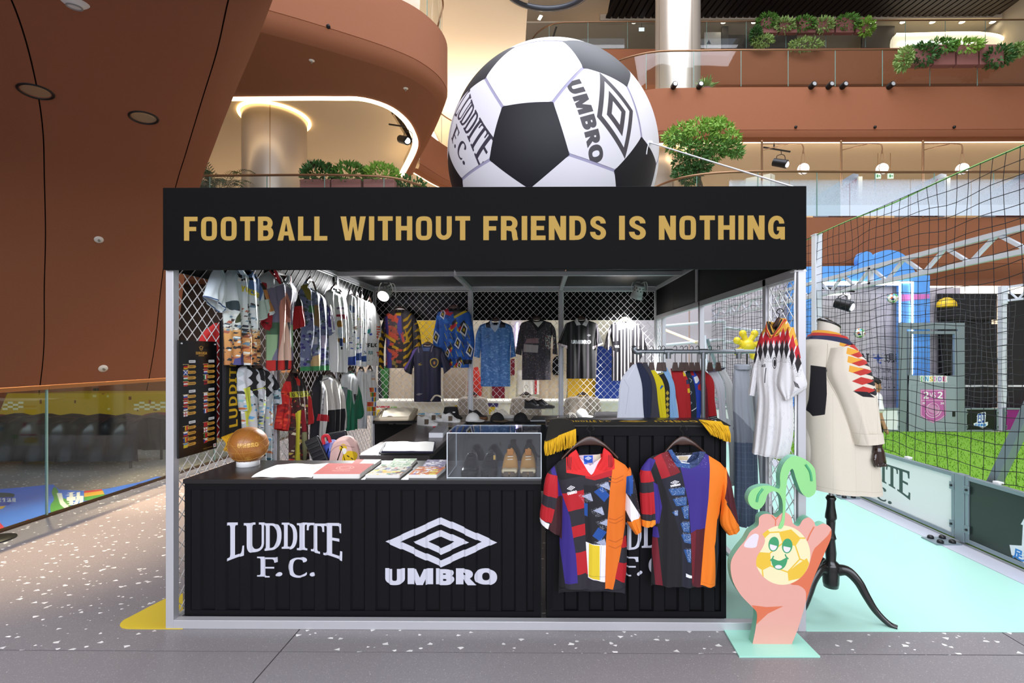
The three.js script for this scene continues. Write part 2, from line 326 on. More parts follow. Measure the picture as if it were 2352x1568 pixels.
// condensed heavy capitals drawn as bars and bends, 100 high with a 21 stem
const HEAVY = {
F:[50,(c) => {bars(c,[0,0,19.5,100],[0,0,50,19],[0,42,45,18]);}],T:[54,(c) => bars(c,[0,0,54,19],[17,0,19.5,100])],L:[48,(c) => bars(c,[0,0,19.5,100],[0,81,48,19])],
I:[21,(c) => bars(c,[0,0,19.5,100])],H:[60,(c) => bars(c,[0,0,19.5,100],[40,0,19.5,100],[10,40,40,19])],E:[51,(c) => bars(c,[0,0,19.5,100],[0,0,50,19],[0,41,46,18],[0,81,51,19])],
O:[61,(c) => bend(c,[10.5,9.5,40,81,24])],U:[60,(c) => {c.beginPath();c.moveTo(10.5,0);c.lineTo(10.5,66);c.bezierCurveTo(10.5,97,49.5,97,49.5,66);c.lineTo(49.5,0);c.stroke();}],
D:[60,(c) => {bars(c,[0,0,19.5,100]);c.beginPath();c.moveTo(8,9.5);c.lineTo(24,9.5);c.bezierCurveTo(44,9.5,49.5,26,49.5,50);c.bezierCurveTo(49.5,74,44,90.5,24,90.5);c.lineTo(8,90.5);c.stroke();}],
B:[60,(c) => {bars(c,[0,0,19.5,100]);for (const [y,h,w] of [[9,37.5,46],[48,42.5,49]]) {c.beginPath();c.moveTo(8,y);c.lineTo(w - 18,y);c.bezierCurveTo(w + 4,y,w + 4,y + h,w - 18,y + h);c.lineTo(8,y + h);c.stroke();}}],
R:[61,(c) => {bars(c,[0,0,19.5,100]);c.beginPath();c.moveTo(8,9.5);c.lineTo(30,9.5);c.bezierCurveTo(55,9.5,55,51,30,51);c.lineTo(8,51);c.stroke();c.beginPath();c.moveTo(26,52);c.bezierCurveTo(48,54,46,62,48,84);c.lineTo(51,100);c.stroke();}],
A:[64,(c) => {poly(c,[22,0],[42,0],[64,100],[43,100],[32,26],[21,100],[0,100]);bars(c,[18,62,28,17]);}],W:[92,(c) => {poly(c,[0,0],[21,0],[29,64],[37,0],[55,0],[63,64],[71,0],[92,0],[75,100],[55,100],[46,42],[37,100],[17,100]);}],
N:[60,(c) => {bars(c,[0,0,20,100],[40,0,20,100]);poly(c,[0,0],[21,0],[60,100],[39,100]);}],
S:[57,(c) => {c.beginPath();c.moveTo(46,32);c.bezierCurveTo(46,4,11,4,11,28);c.bezierCurveTo(11,50,47,46,47,71);c.bezierCurveTo(47,97,10,97,10,66);c.stroke();}],
G:[61,(c) => {c.beginPath();c.moveTo(49,34);c.bezierCurveTo(48,1,10.5,1,10.5,44);c.lineTo(10.5,56);c.bezierCurveTo(10.5,98,49,98,49,62);c.stroke();bars(c,[32,47,28,16],[44,50,16,50]);}],
};
const bars = (c,...list) => {for (const r of list) c.fillRect(...r);},poly = (c,...pts) => {c.beginPath();for (const p of pts) c.lineTo(...p);c.fill();},bend = (c,[x,y,w,h,r]) => {c.beginPath();c.moveTo(x,y + r);c.bezierCurveTo(x,y,x + w * 0.2,y,x + w / 2,y);c.bezierCurveTo(x + w * 0.8,y,x + w,y,x + w,y + r);c.lineTo(x + w,y + h - r);c.bezierCurveTo(x + w,y + h,x + w * 0.8,y + h,x + w / 2,y + h);c.bezierCurveTo(x + w * 0.2,y + h,x,y + h,x,y + h - r);c.closePath();c.stroke();};
function heavyText(c,word,x,y,w,h,color,gap = 11) {
let total = -gap;for (const ch of word) total += HEAVY[ch][0] + gap;
c.save();c.translate(x,y);c.scale(w / total,h / 100);c.fillStyle = c.strokeStyle = color;c.lineWidth = 18.5;c.lineCap = 'butt';c.lineJoin = 'round';
for (const ch of word) {HEAVY[ch][1](c);c.translate(HEAVY[ch][0] + gap,0);}
c.restore();
}
// sign: five words in gold on the black fascia
const GOLD = '#ad8d49',LIGHTGREY = '#c9cad6';
{
const y0 = onZ(1100,618,0.03).y,y1 = onZ(1100,429,0.03).y,x0 = onZ(374,500,0.03).x,x1 = onZ(1852.5,500,0.03).x;
const words = canvasTex(2048,262,(c,w,h) => {
c.fillStyle = '#0a0a0b';c.fillRect(0,0,w,h);
const k = w / 1478.5,top = (496 - 429) * h / 189,bottom = (551.5 - 429) * h / 189;
for (const [word,x0,x1] of [['FOOTBALL',423,755],['WITHOUT',785,1084],['FRIENDS',1114,1396],['IS',1425,1487],['NOTHING',1516,1804]]) heavyText(c,word,(x0 - 374) * k,top,(x1 - x0) * k,bottom - top,GOLD);
});
const sign = thing('sign_board','long black fascia board with gold capitals about football and friends','sign',[(x0 + x1) / 2,y0,0.03]);
obj('sign_panel',planarUv(box(x0,y0,0.03,x1,y1,0.005,0.002),x0,y0,x1,y1),withMap(words,0.6,{specularIntensity:0.15}),sign);
obj('side_panel',box(x0,y0,0.0045,x0 + 0.02,y1,ZB - 0.06),BLACK,sign);
obj('side_panel',box(x1 - 0.02,y0,0.0045,x1,y1,-1.97),BLACK,sign);
obj('side_panel',box(x1 - 0.02,y0,-1.975,x1,y1,-2.87),BLACK,sign);
obj('side_panel',box(x1 - 0.02,y0,-2.875,x1,y1,ZB - 0.06),BLACK,sign);
obj('back_panel',box(x0 + 0.02,2.235,ZB - 0.06,x1 - 0.02,y1,ZB - 0.08),BLACK,sign);
const roof = thing('roof_panel','black roof sheet of the stand, dark underside behind the grey beams','roof',[0,HROOF,-1.8]);
for (const [a,b] of [[XL + S,-0.98],[-0.97,0.29],[0.3,XR - S]]) obj('panel',box(a,HROOF + 0.003,-0.01,b,HROOF + 0.02,ZB),mat(0x1b1b1d,0.4),roof);
}
// chain link: straight galvanised wires crossing in diamonds
function chainLink(x0,x1,y0,y1,place,dx = 0.095,dy = 0.1,r = 0.0021) {
const g = [],k = dy / dx,proto = new THREE.BoxGeometry(r * 2,1,r * 2);
for (const dir of [1,-1]) {
const span = (x1 - x0) + (y1 - y0) / k,n = Math.ceil(span / dx) + 1;
for (let i = 0;i < n;i++) {
const b = i * dx - (dir > 0 ? (y1 - y0) / k :0);// local foot of the wire on the lower edge
let xa = b,ya = 0,xb = b + dir * (y1 - y0) / k,yb = y1 - y0;
const W = x1 - x0,cut = (x,y) => y;
const clip = (x) => (x - b) * k * dir;
if (xa < 0) {ya = clip(0);xa = 0;} if (xa > W) {ya = clip(W);xa = W;}
if (xb < 0) {yb = clip(0);xb = 0;} if (xb > W) {yb = clip(W);xb = W;}
if (ya < -1e-6 || yb > y1 - y0 + 1e-6 || yb - ya < 0.01) continue;
const a = place(x0 + xa,y0 + ya,dir * r),c = place(x0 + xb,y0 + yb,dir * r),d = c.clone().sub(a);
g.push(proto.clone().scale(1,d.length(),1).applyQuaternion(new THREE.Quaternion().setFromUnitVectors(V(0,1,0),d.clone().normalize())).translate((a.x + c.x) / 2,(a.y + c.y) / 2,(a.z + c.z) / 2));
}
}
return mergeGeometries(g);
}
const WIRE = mat(0xf0f0f0,0.35,{metalness:0.1});
function fencePanel(label,place,x0,x1,y0,y1) {
const o = thing('chain_link_panel',label,'fence',place((x0 + x1) / 2,y0,0).toArray());
stuff(obj('wires',chainLink(x0,x1,y0,y1,place),WIRE,o));
const e = 0.008,edge = (a,b,c,d) => obj('edge_bar',rod(place(a,b,0),place(c,d,0),e,6),WIRE,o);
edge(x0,y1,x1,y1);edge(x0,y0,x1,y0);edge(x0,y0,x0,y1);edge(x1,y0,x1,y1);
}
{
const left = (a,y,o) => V(XL + 0.025 + o,y,-a),back = (a,y,o) => V(a,y,ZB - 0.025 + o),right = (a,y,o) => V(XR - 0.025 - o,y,-a);
fencePanel('chain-link panel on the left behind the black fixture board and scarf',left,0.055,1.195,0.05,2.64);
fencePanel('chain-link panel on the left behind the white tiger-print shirt',left,1.255,2.455,0.05,2.64);
fencePanel('rearmost chain-link panel on the left, by the glaring lamp',left,2.515,3.715,0.05,2.64);
fencePanel('chain-link panel at the back behind the purple and blue patterned shirts',back,XL + 0.055,-1.01,0.05,2.64);
fencePanel('chain-link panel at the back behind the sky blue and grey print shirts',back,-0.95,0.27,0.05,2.64);
fencePanel('chain-link panel at the back behind the two black referee-style shirts',back,0.33,XR - 0.055,0.05,2.64);
fencePanel('narrow chain-link panel on the right beside the white football shirt',right,0.055,0.435,0.05,2.23);
fencePanel('narrow chain-link panel in the right rear corner of the stand',right,3.4,3.71,0.05,2.23);
obj('post',box(XR - S,0,-3.35,XR,2.24,-3.4,0.003),ALU,frame);
}
// ---------------------------------------------------------------- lettering used in several places
function luddite(c,x,y,w,h,color,dots = true) {// the arched two-line word mark in a w x h box
const W = 836,off = document.createElement('canvas');off.width = W;off.height = 220;
const o = off.getContext('2d');o.fillStyle = color;o.strokeStyle = color;o.font = 'bold 200px serif';o.lineJoin = 'miter';
for (const [ch,a,b] of [['L',0,130],['U',126,286],['D',268,392],['D',392,512],['I',508,578],['T',572,706],['E',698,836]]) {
const m = o.measureText(ch),sx = (b - a) / (m.actualBoundingBoxRight + m.actualBoundingBoxLeft),sy = 196 / (m.actualBoundingBoxAscent + m.actualBoundingBoxDescent);
o.save();o.translate(a + m.actualBoundingBoxLeft * sx,2 + m.actualBoundingBoxAscent * sy);o.scale(sx,sy);o.fillText(ch,0,0);o.restore();
}
const kx = w / W,ky = h / 400;
for (let i = 0;i < W;i += 2) {const t = (i - 425) / 425,hh = 196 + 92 * t * t;c.drawImage(off,i,0,2,200,x + i * kx,y,2.5 * kx,hh * ky);}
c.save();c.fillStyle = color;c.font = 'bold 200px serif';
for (const [ch,a,b] of [['F',214,366],['C',442,576]]) {
const m = c.measureText(ch),sx = (b - a) / (m.actualBoundingBoxRight + m.actualBoundingBoxLeft),sy = 146 / (m.actualBoundingBoxAscent + m.actualBoundingBoxDescent);
c.save();c.translate(x + (a + m.actualBoundingBoxLeft * sx) * kx,y + (252 + m.actualBoundingBoxAscent * sy) * ky);c.scale(sx * kx,sy * ky);c.fillText(ch,0,0);c.restore();
}
for (const a of [376,616]) {c.beginPath();c.ellipse(x + a * kx,y + 380 * ky,22 * kx,15 * ky,-0.2,0,7);c.fill();}
c.restore();
}
function diamond(c,cx,cy,rx,ry,color,hole = null) {// nested double diamond
const d = (k) => {c.moveTo(cx - rx * k,cy);c.lineTo(cx,cy - ry * k);c.lineTo(cx + rx * k,cy);c.lineTo(cx,cy + ry * k);c.closePath();};
c.fillStyle = color;c.beginPath();d(1);d(0.72);c.fill('evenodd');c.beginPath();d(0.5);d(0.23);c.fill('evenodd');
}
function fitText(c,text,x,y,w,h,color,font = 'bold 100px sans-serif',bold = 0) {// text stretched into a box
c.save();c.font = font;const m = c.measureText(text),sx = w / (m.actualBoundingBoxRight + m.actualBoundingBoxLeft),sy = h / (m.actualBoundingBoxAscent + m.actualBoundingBoxDescent);
c.translate(x + m.actualBoundingBoxLeft * sx,y + m.actualBoundingBoxAscent * sy);c.scale(sx,sy);c.fillStyle = c.strokeStyle = color;c.fillText(text,0,0);
if (bold) {c.lineWidth = bold;c.strokeText(text,0,0);} c.restore();
}
// drawing on a flat face in photograph pixels: sized to a face x0..x1 by y0..y1 (pixels), n texture pixels wide
function printTex(x0,y0,x1,y1,n,draw) {
const k = n / (x1 - x0);
return canvasTex(n,Math.round((y1 - y0) * k),(c) => {c.scale(k,k);c.translate(-x0,-y0);draw(c);});
}
// ---------------------------------------------------------------- counters with corrugated fronts
const CARCASS = mat(0x0c0c0f,0.6,{specularIntensity:0.3}),TOPBOARD = mat(0x1c1a1b,0.28);
function ribbedFront(x0,x1,y0,y1,z,pitch,depth,phase) {
const xs = [x0];for (let a = x0 + phase;a < x1 - 0.01;a += pitch) for (const [o] of [[0],[0.012],[pitch * 0.52],[pitch * 0.52 + 0.012]]) if (a + o < x1) xs.push(a + o);
xs.push(x1);
const lev = (x) => {const t = ((x - x0 - phase) % pitch + pitch) % pitch;return t < 0.0119 ? -depth * t / 0.012 :t < pitch * 0.52 - 1e-4 ? -depth :t < pitch * 0.52 + 0.0119 ? -depth * (1 - (t - pitch * 0.52) / 0.012) :0;};
const n = xs.length - 1;
const g = sheet(n,1,(u,v) => {const x = xs[Math.round(u * n)];return V(x,lerp(y0,y1,v),z + (x - x0 < phase - 1e-6 ? 0 :lev(x + 1e-6)));},(u,v,q) => [(q.x - x0) / (x1 - x0),v]);
return toCreasedNormals(g,0.3);
}
const ZC = -0.06;
{
const x0 = onZ(424,1100,ZC).x,x1 = onZ(1243,1100,ZC).x,yt = onZ(800,1100,ZC).y,zb = -0.6;
const counter = thing('sales_counter','long low black counter with ribbed front, white word mark and diamond logo','counter',[x0,0,ZC]);
const print = printTex(438,1124,1226,1404,2048,(c) => {
c.fillStyle = '#101013';c.fillRect(400,1100,900,400);
luddite(c,519,1201,268,128,LIGHTGREY);
diamond(c,1013.5,1245.5,129,58,LIGHTGREY);
fitText(c,'UMBRO',887,1309,252,34,LIGHTGREY,'bold 100px sans-serif',9);
});
const px = onZ(438,1124,ZC),qx = onZ(1226,1404,ZC);
obj('ribbed_panel',ribbedFront(px.x,qx.x,qx.y,px.y,ZC - 0.004,0.1625,0.012,0.06),withMap(print,0.6,{two:true,specularIntensity:0.3}),counter);
obj('panel_frame',[box(x0,0.05,ZC,px.x,yt - 0.03,ZC - 0.03),box(qx.x,0.05,ZC,x1,yt - 0.03,ZC - 0.03),box(px.x,px.y,ZC,qx.x,yt - 0.03,ZC - 0.03),box(px.x,0.05,ZC,qx.x,qx.y,ZC - 0.03)],CARCASS,counter);
obj('carcass',[box(x0,0,ZC - 0.03,x1,yt - 0.03,zb)],CARCASS,counter);
obj('counter_top',box(x0 - 0.004,yt - 0.03,ZC + 0.012,x1 + 0.004,yt,zb - 0.01,0.004),TOPBOARD,counter);
}
{
const x0 = onZ(1255,1100,ZC).x,x1 = onZ(1668,1100,ZC).x,yt = onZ(1400,976,ZC).y,zb = -0.42;
const counter = thing('display_counter','taller black ribbed counter on which the two patchwork shirts hang','counter',[x0,0,ZC]);
const print = printTex(1268,1000,1656,1404,1400,(c) => {c.fillStyle = '#101013';c.fillRect(1200,900,600,600);luddite(c,1350,1201,268,124,LIGHTGREY);});
const p = onZ(1268,1000,ZC),q = onZ(1656,1404,ZC);
obj('ribbed_panel',ribbedFront(p.x,q.x,q.y,p.y,ZC - 0.004,0.1615,0.018,0.075),withMap(print,0.6,{two:true,specularIntensity:0.3}),counter);
obj('panel_frame',[box(x0,0.05,ZC,p.x,yt - 0.012,ZC - 0.03),box(q.x,0.05,ZC,x1,yt - 0.012,ZC - 0.03),box(p.x,p.y,ZC,q.x,yt - 0.012,ZC - 0.03),box(p.x,0.05,ZC,q.x,q.y,ZC - 0.03)],CARCASS,counter);
obj('carcass',box(x0,0,ZC - 0.03,x1,yt - 0.012,zb),CARCASS,counter);
obj('counter_top',box(x0 - 0.004,yt - 0.012,ZC + 0.008,x1 + 0.004,yt,zb - 0.01,0.003),TOPBOARD,counter);
}
// ---------------------------------------------------------------- tables inside, draped in black
const DRAPE = mat(0x0b0b0d,0.95),TABLETOP = mat(0x5a5352,0.3);
function drape(pts,y0,y1,seed) {// hanging cloth around a plan outline
const r = rand(seed),ph = r() * 6;
const c = new THREE.CurvePath();for (let i = 0;i + 1 < pts.length;i++) c.add(new THREE.LineCurve3(V(pts[i][0],0,pts[i][1]),V(pts[i + 1][0],0,pts[i + 1][1])));
const line = c.getSpacedPoints(120);
return sheet(120,6,(u,v) => {const p = line[Math.round(u * 120)],a = line[Math.max(0,Math.round(u * 120) - 1)],b = line[Math.min(120,Math.round(u * 120) + 1)],t = b.clone().sub(a).normalize(),k = v * 0.02;return V(p.x + t.z * -k * Math.sin(u * 90 + ph),lerp(y1,y0,v),p.z + t.x * k * Math.sin(u * 90 + ph));});
}
{
const y = 0.9,a = onY(818,1045,y),b = onY(985,1046,y),x0 = a.x,x1 = b.x,z0 = a.z,z1 = -3.02;
const t = thing('display_table','narrow black table running into the stand with folded white shirts on it','table',[x0,0,z0]);
obj('table_top',box(x0,y - 0.045,z0,x1,y,z1,0.006),TABLETOP,t);
obj('tablecloth',drape([[x0 + 0.01,z1],[x0 + 0.01,z0 - 0.01],[x1 - 0.01,z0 - 0.01],[x1 - 0.01,z1]],0.02,y - 0.046,4),mat(0x0b0b0d,0.95,{two:true}),t);
for (const [lx,lz] of [[x0 + 0.06,z0 - 0.06],[x1 - 0.06,z0 - 0.06],[x0 + 0.06,z1 + 0.06],[x1 - 0.06,z1 + 0.06]]) obj('leg',rod(V(lx,0,lz),V(lx,y - 0.05,lz),0.018),BLACKMETAL,t);
const t2 = thing('back_table','long black-draped table along the back fence with shoes and caps','table',[-2.1,0,-3.05]);
const yb = 0.905;
obj('table_top',box(-2.12,yb - 0.04,-3.03,1.1,yb,-3.64,0.006),mat(0x191718,0.25),t2);
obj('tablecloth',drape([[-2.1,-3.62],[-2.1,-3.035],[1.08,-3.035],[1.08,-3.62]],0.02,yb - 0.041,7),mat(0x0b0b0d,0.95,{two:true}),t2);
for (const lx of [-2.0,-0.5,1.0]) for (const lz of [-3.1,-3.56]) obj('leg',rod(V(lx,0,lz),V(lx,yb - 0.045,lz),0.018),BLACKMETAL,t2);
}
// ---------------------------------------------------------------- the two perforated stage lamps under the roof
function parLamp(label,at,aim,on) {
const o = thing('stage_lamp',label,'lamp',at.toArray());
const d = aim.clone().sub(at).normalize(),q = new THREE.Quaternion().setFromUnitVectors(V(0,-1,0),d),place = (g) => g.applyQuaternion(q).translate(at.x,at.y,at.z),white = mat(0xd6d6d2,0.4);
const can = new THREE.Shape();can.absarc(0,0,0.075,0,Math.PI * 2);
obj('housing',place(new THREE.LatheGeometry([[0.001,0.09],[0.05,0.09],[0.066,0.075],[0.07,0.06],[0.07,-0.05],[0.08,-0.055],[0.08,-0.1],[0.074,-0.1],[0.07,-0.06],[0.001,-0.06]].map(([r,y]) => new THREE.Vector2(r,y)),28)),mat(0xd6d6d2,0.4,{two:true}),o);
for (let i = 0;i < 10;i++) for (const y of [0.045,0.01]) {const a = i * 0.628 + (y > 0.02 ? 0.3 :0);obj('vent_hole',place(new THREE.CylinderGeometry(0.008,0.008,0.003,10).rotateZ(Math.PI / 2).translate(0.0702,y,0).rotateY(a)),mat(0x151515,0.8),o);}
obj('lens',place(new THREE.CylinderGeometry(0.07,0.07,0.006,28).translate(0,-0.09,0)),on ? glow(0xffffff,26) :mat(0xf0f0f0,0.1,{emissive:0xffffff,emissiveIntensity:8}),o);
const yoke = [V(-0.085,0,0),V(-0.09,0.05,0),V(-0.06,0.13,0),V(0,0.15,0),V(0.06,0.13,0),V(0.09,0.05,0),V(0.085,0,0)].map((p) => p.add(at));
obj('yoke',tube(yoke,0.007),white,o);
obj('clamp',box(at.x - 0.025,at.y + 0.14,at.z - 0.02,at.x + 0.025,HROOF,at.z + 0.02),white,o);
obj('cable',tube([at.clone().add(V(0.03,0.09,0)),at.clone().add(V(0.1,0.12,0)),at.clone().add(V(0.13,0.03,-0.02)),at.clone().add(V(0.12,-0.05,-0.03))],0.006),white,o);
}
const lampA = onZ(886,672,-3.35),lampB = onZ(1466,668,-3.3);
parLamp('white perforated stage lamp glaring at the left end of the roof',lampA,V(-2.2,1.6,-2.0),true);
parLamp('white perforated stage lamp at the right rear, turned to the corner',lampB,V(0.95,1.2,-3.9),false);
spotLight('stage_lamp_beam',0xffffff,62,lampA.clone().add(V(-0.04,-0.09,0.09)).toArray(),[-2.3,1.7,-1.7],0.66,0.7,3.5);
spotLight('stage_lamp_beam',0xffffff,30,lampB.clone().add(V(0.0,-0.105,-0.03)).toArray(),[0.95,1.2,-3.9],0.75,0.7,3.5);
// ---------------------------------------------------------------- Chinese characters as strokes on a 100 x 100 grid
const STROKES = {
動:'8,14 50,9|4,26 54,26|30,9 30,88|14,38 46,38|14,38 14,62|46,38 46,62|14,50 46,50|14,62 46,62|8,74 52,74|2,90 56,86|58,34 94,34 90,88 80,92|74,8 72,50 54,94',
現:'4,16 36,16|6,48 34,48|20,16 20,80|2,84 38,76|48,8 88,8 88,60 48,60 48,8|48,25 88,25|48,42 88,42|60,60 52,80 38,94|76,60 76,88 96,88 96,76',
已:'12,12 84,12 84,46|14,46 84,46|14,34 14,86 90,86 90,68',
支:'8,22 92,22|50,4 50,44|18,44 80,44 60,72 10,94|24,50 50,76 92,94',
援:'4,24 34,24|20,4 20,90 10,84|2,60 36,50|90,6 46,12|50,18 54,30|66,16 68,28|88,14 80,30|44,36 92,36|40,52 96,52|60,36 54,70 36,94|54,64 86,64 70,84 44,95|58,70 94,94',
以:'14,14 14,80 36,64|36,20 46,38|80,8 74,52 46,92|72,56 92,90',
下:'4,12 96,12|48,12 48,96|54,34 78,50',
型:'6,10 54,10|4,30 56,30|20,10 18,34 6,52|40,10 40,54|66,12 66,42|88,6 88,54 76,50|18,68 84,68|50,56 50,90|4,92 96,92',
號:'8,8 42,8 42,30 8,30 8,8|4,42 48,42|18,42 14,58 40,58 36,90 24,88|64,4 64,22|64,12 90,12|54,24 94,24 90,36|56,24 54,60 42,94|60,40 86,36|68,30 68,50 90,48|66,58 58,90|76,58 78,88 94,88 94,78',
宜:'50,2 54,12|12,26 12,14 88,14 86,28|28,32 28,88|72,32 72,88|28,32 72,32|28,50 72,50|28,68 72,68|6,90 94,90',
嘉:'12,8 88,8|50,0 50,20|22,20 78,20|26,30 74,30 74,44 26,44 26,30|36,46 40,54|64,46 60,54|6,56 94,56|28,58 28,74 12,94|8,68 46,68 42,92 32,92|58,68 88,68 88,92 58,92 58,68',
足:'26,8 76,8 76,36 26,36 26,8|50,36 50,84|50,58 82,58|26,50 24,74 8,94|24,74 50,92 94,92',
球:'4,16 34,16|6,48 32,48|20,16 20,78|2,84 36,74|40,24 96,24|66,4 66,90 56,86|46,40 56,52|40,80 60,60|90,34 76,48|68,48 94,86|80,8 88,18',
學:'30,8 20,36|36,10 42,20|34,24 44,34|70,8 62,20|66,24 58,34|56,8 44,32|78,6 80,36|8,56 8,44 92,44 90,56|28,58 72,58 50,70|50,70 50,92 40,90|8,76 92,76',
院:'8,8 8,96|8,8 34,8 22,36 34,56 12,62|66,2 70,10|44,26 44,14 94,14 92,26|54,34 84,34|42,50 96,50|60,50 56,74 40,94|74,50 74,88 96,88 96,76',
生:'26,8 10,40|18,28 88,28|50,4 50,90|20,58 80,58|6,90 94,90',活:'14,8 26,20|8,34 20,46|10,90 28,60|86,6 46,16|38,34 96,34|66,12 66,56|48,56 86,56 86,92 48,92 48,56',素:'14,12 86,12|50,2 50,46|20,28 80,28|6,46 94,46|56,48 34,60 64,66 28,80|50,74 50,96|34,84 20,94|66,82 84,92',
貝:'28,6 74,6 74,70 28,70 28,6|28,28 74,28|28,48 74,48|40,72 14,94|60,72 88,94',
};
function cjk(c,text,x,y,size,color,weight = 0.1,skew = 0) {
c.save();c.translate(x,y);c.transform(1,0,skew,1,0,0);c.strokeStyle = color;c.lineWidth = size * weight;c.lineJoin = 'round';c.lineCap = 'square';
[...text].forEach((ch,i) => {for (const s of (STROKES[ch] ?? '').split('|')) {c.beginPath();for (const p of s.split(' ')) {const [a,b] = p.split(',').map(Number);c.lineTo((i * 1.06 + a / 100) * size,b / 100 * size);} c.stroke();}});
c.restore();
}
// ---------------------------------------------------------------- plants
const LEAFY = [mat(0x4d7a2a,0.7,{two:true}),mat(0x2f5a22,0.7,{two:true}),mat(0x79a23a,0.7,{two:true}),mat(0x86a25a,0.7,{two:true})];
function leaf(len,wide,bend) {
const g = new THREE.BufferGeometry(),z = bend * len;
g.setAttribute('position',new THREE.Float32BufferAttribute([0,0,0,-wide,len * 0.35,z * 0.3,0,len * 0.4,z * 0.5,wide,len * 0.35,z * 0.3,-wide * 0.7,len * 0.7,z * 0.8,0,len,z * 1.6,wide * 0.7,len * 0.7,z * 0.8],3));
g.setIndex([0,2,1,0,3,2,1,2,4,2,3,6,4,2,5,2,6,5]);g.computeVertexNormals();return g.toNonIndexed();
}
function foliage(n,spot,len,wide,seed) {// spot(r) -> [position, outward direction]
const r = rand(seed),g = [],kinds = [leaf(len,wide,0.12),leaf(len * 0.8,wide,-0.15),leaf(len * 1.15,wide * 0.9,0.2)];
for (let i = 0;i < n;i++) {
const [p,d] = spot(r),q = new THREE.Quaternion().setFromUnitVectors(V(0,1,0),d.add(V(r() - 0.5,r() - 0.5,r() - 0.5).multiplyScalar(1.1)).normalize());
g.push(kinds[i % 3].clone().rotateY(r() * 6.28).applyQuaternion(q).translate(p.x,p.y,p.z));
}
return mergeGeometries(g);
}
const cloud = (c,rx,ry,rz,lift = 0.5) => (r) => {const a = r() * 6.28,b = Math.acos(2 * r() - 1),k = 0.45 + 0.55 * Math.cbrt(r()),d = V(Math.sin(b) * Math.cos(a),Math.cos(b),Math.sin(b) * Math.sin(a));return [V(c.x + d.x * rx * k,c.y + d.y * ry * k,c.z + d.z * rz * k),V(d.x,d.y + lift,d.z)];};
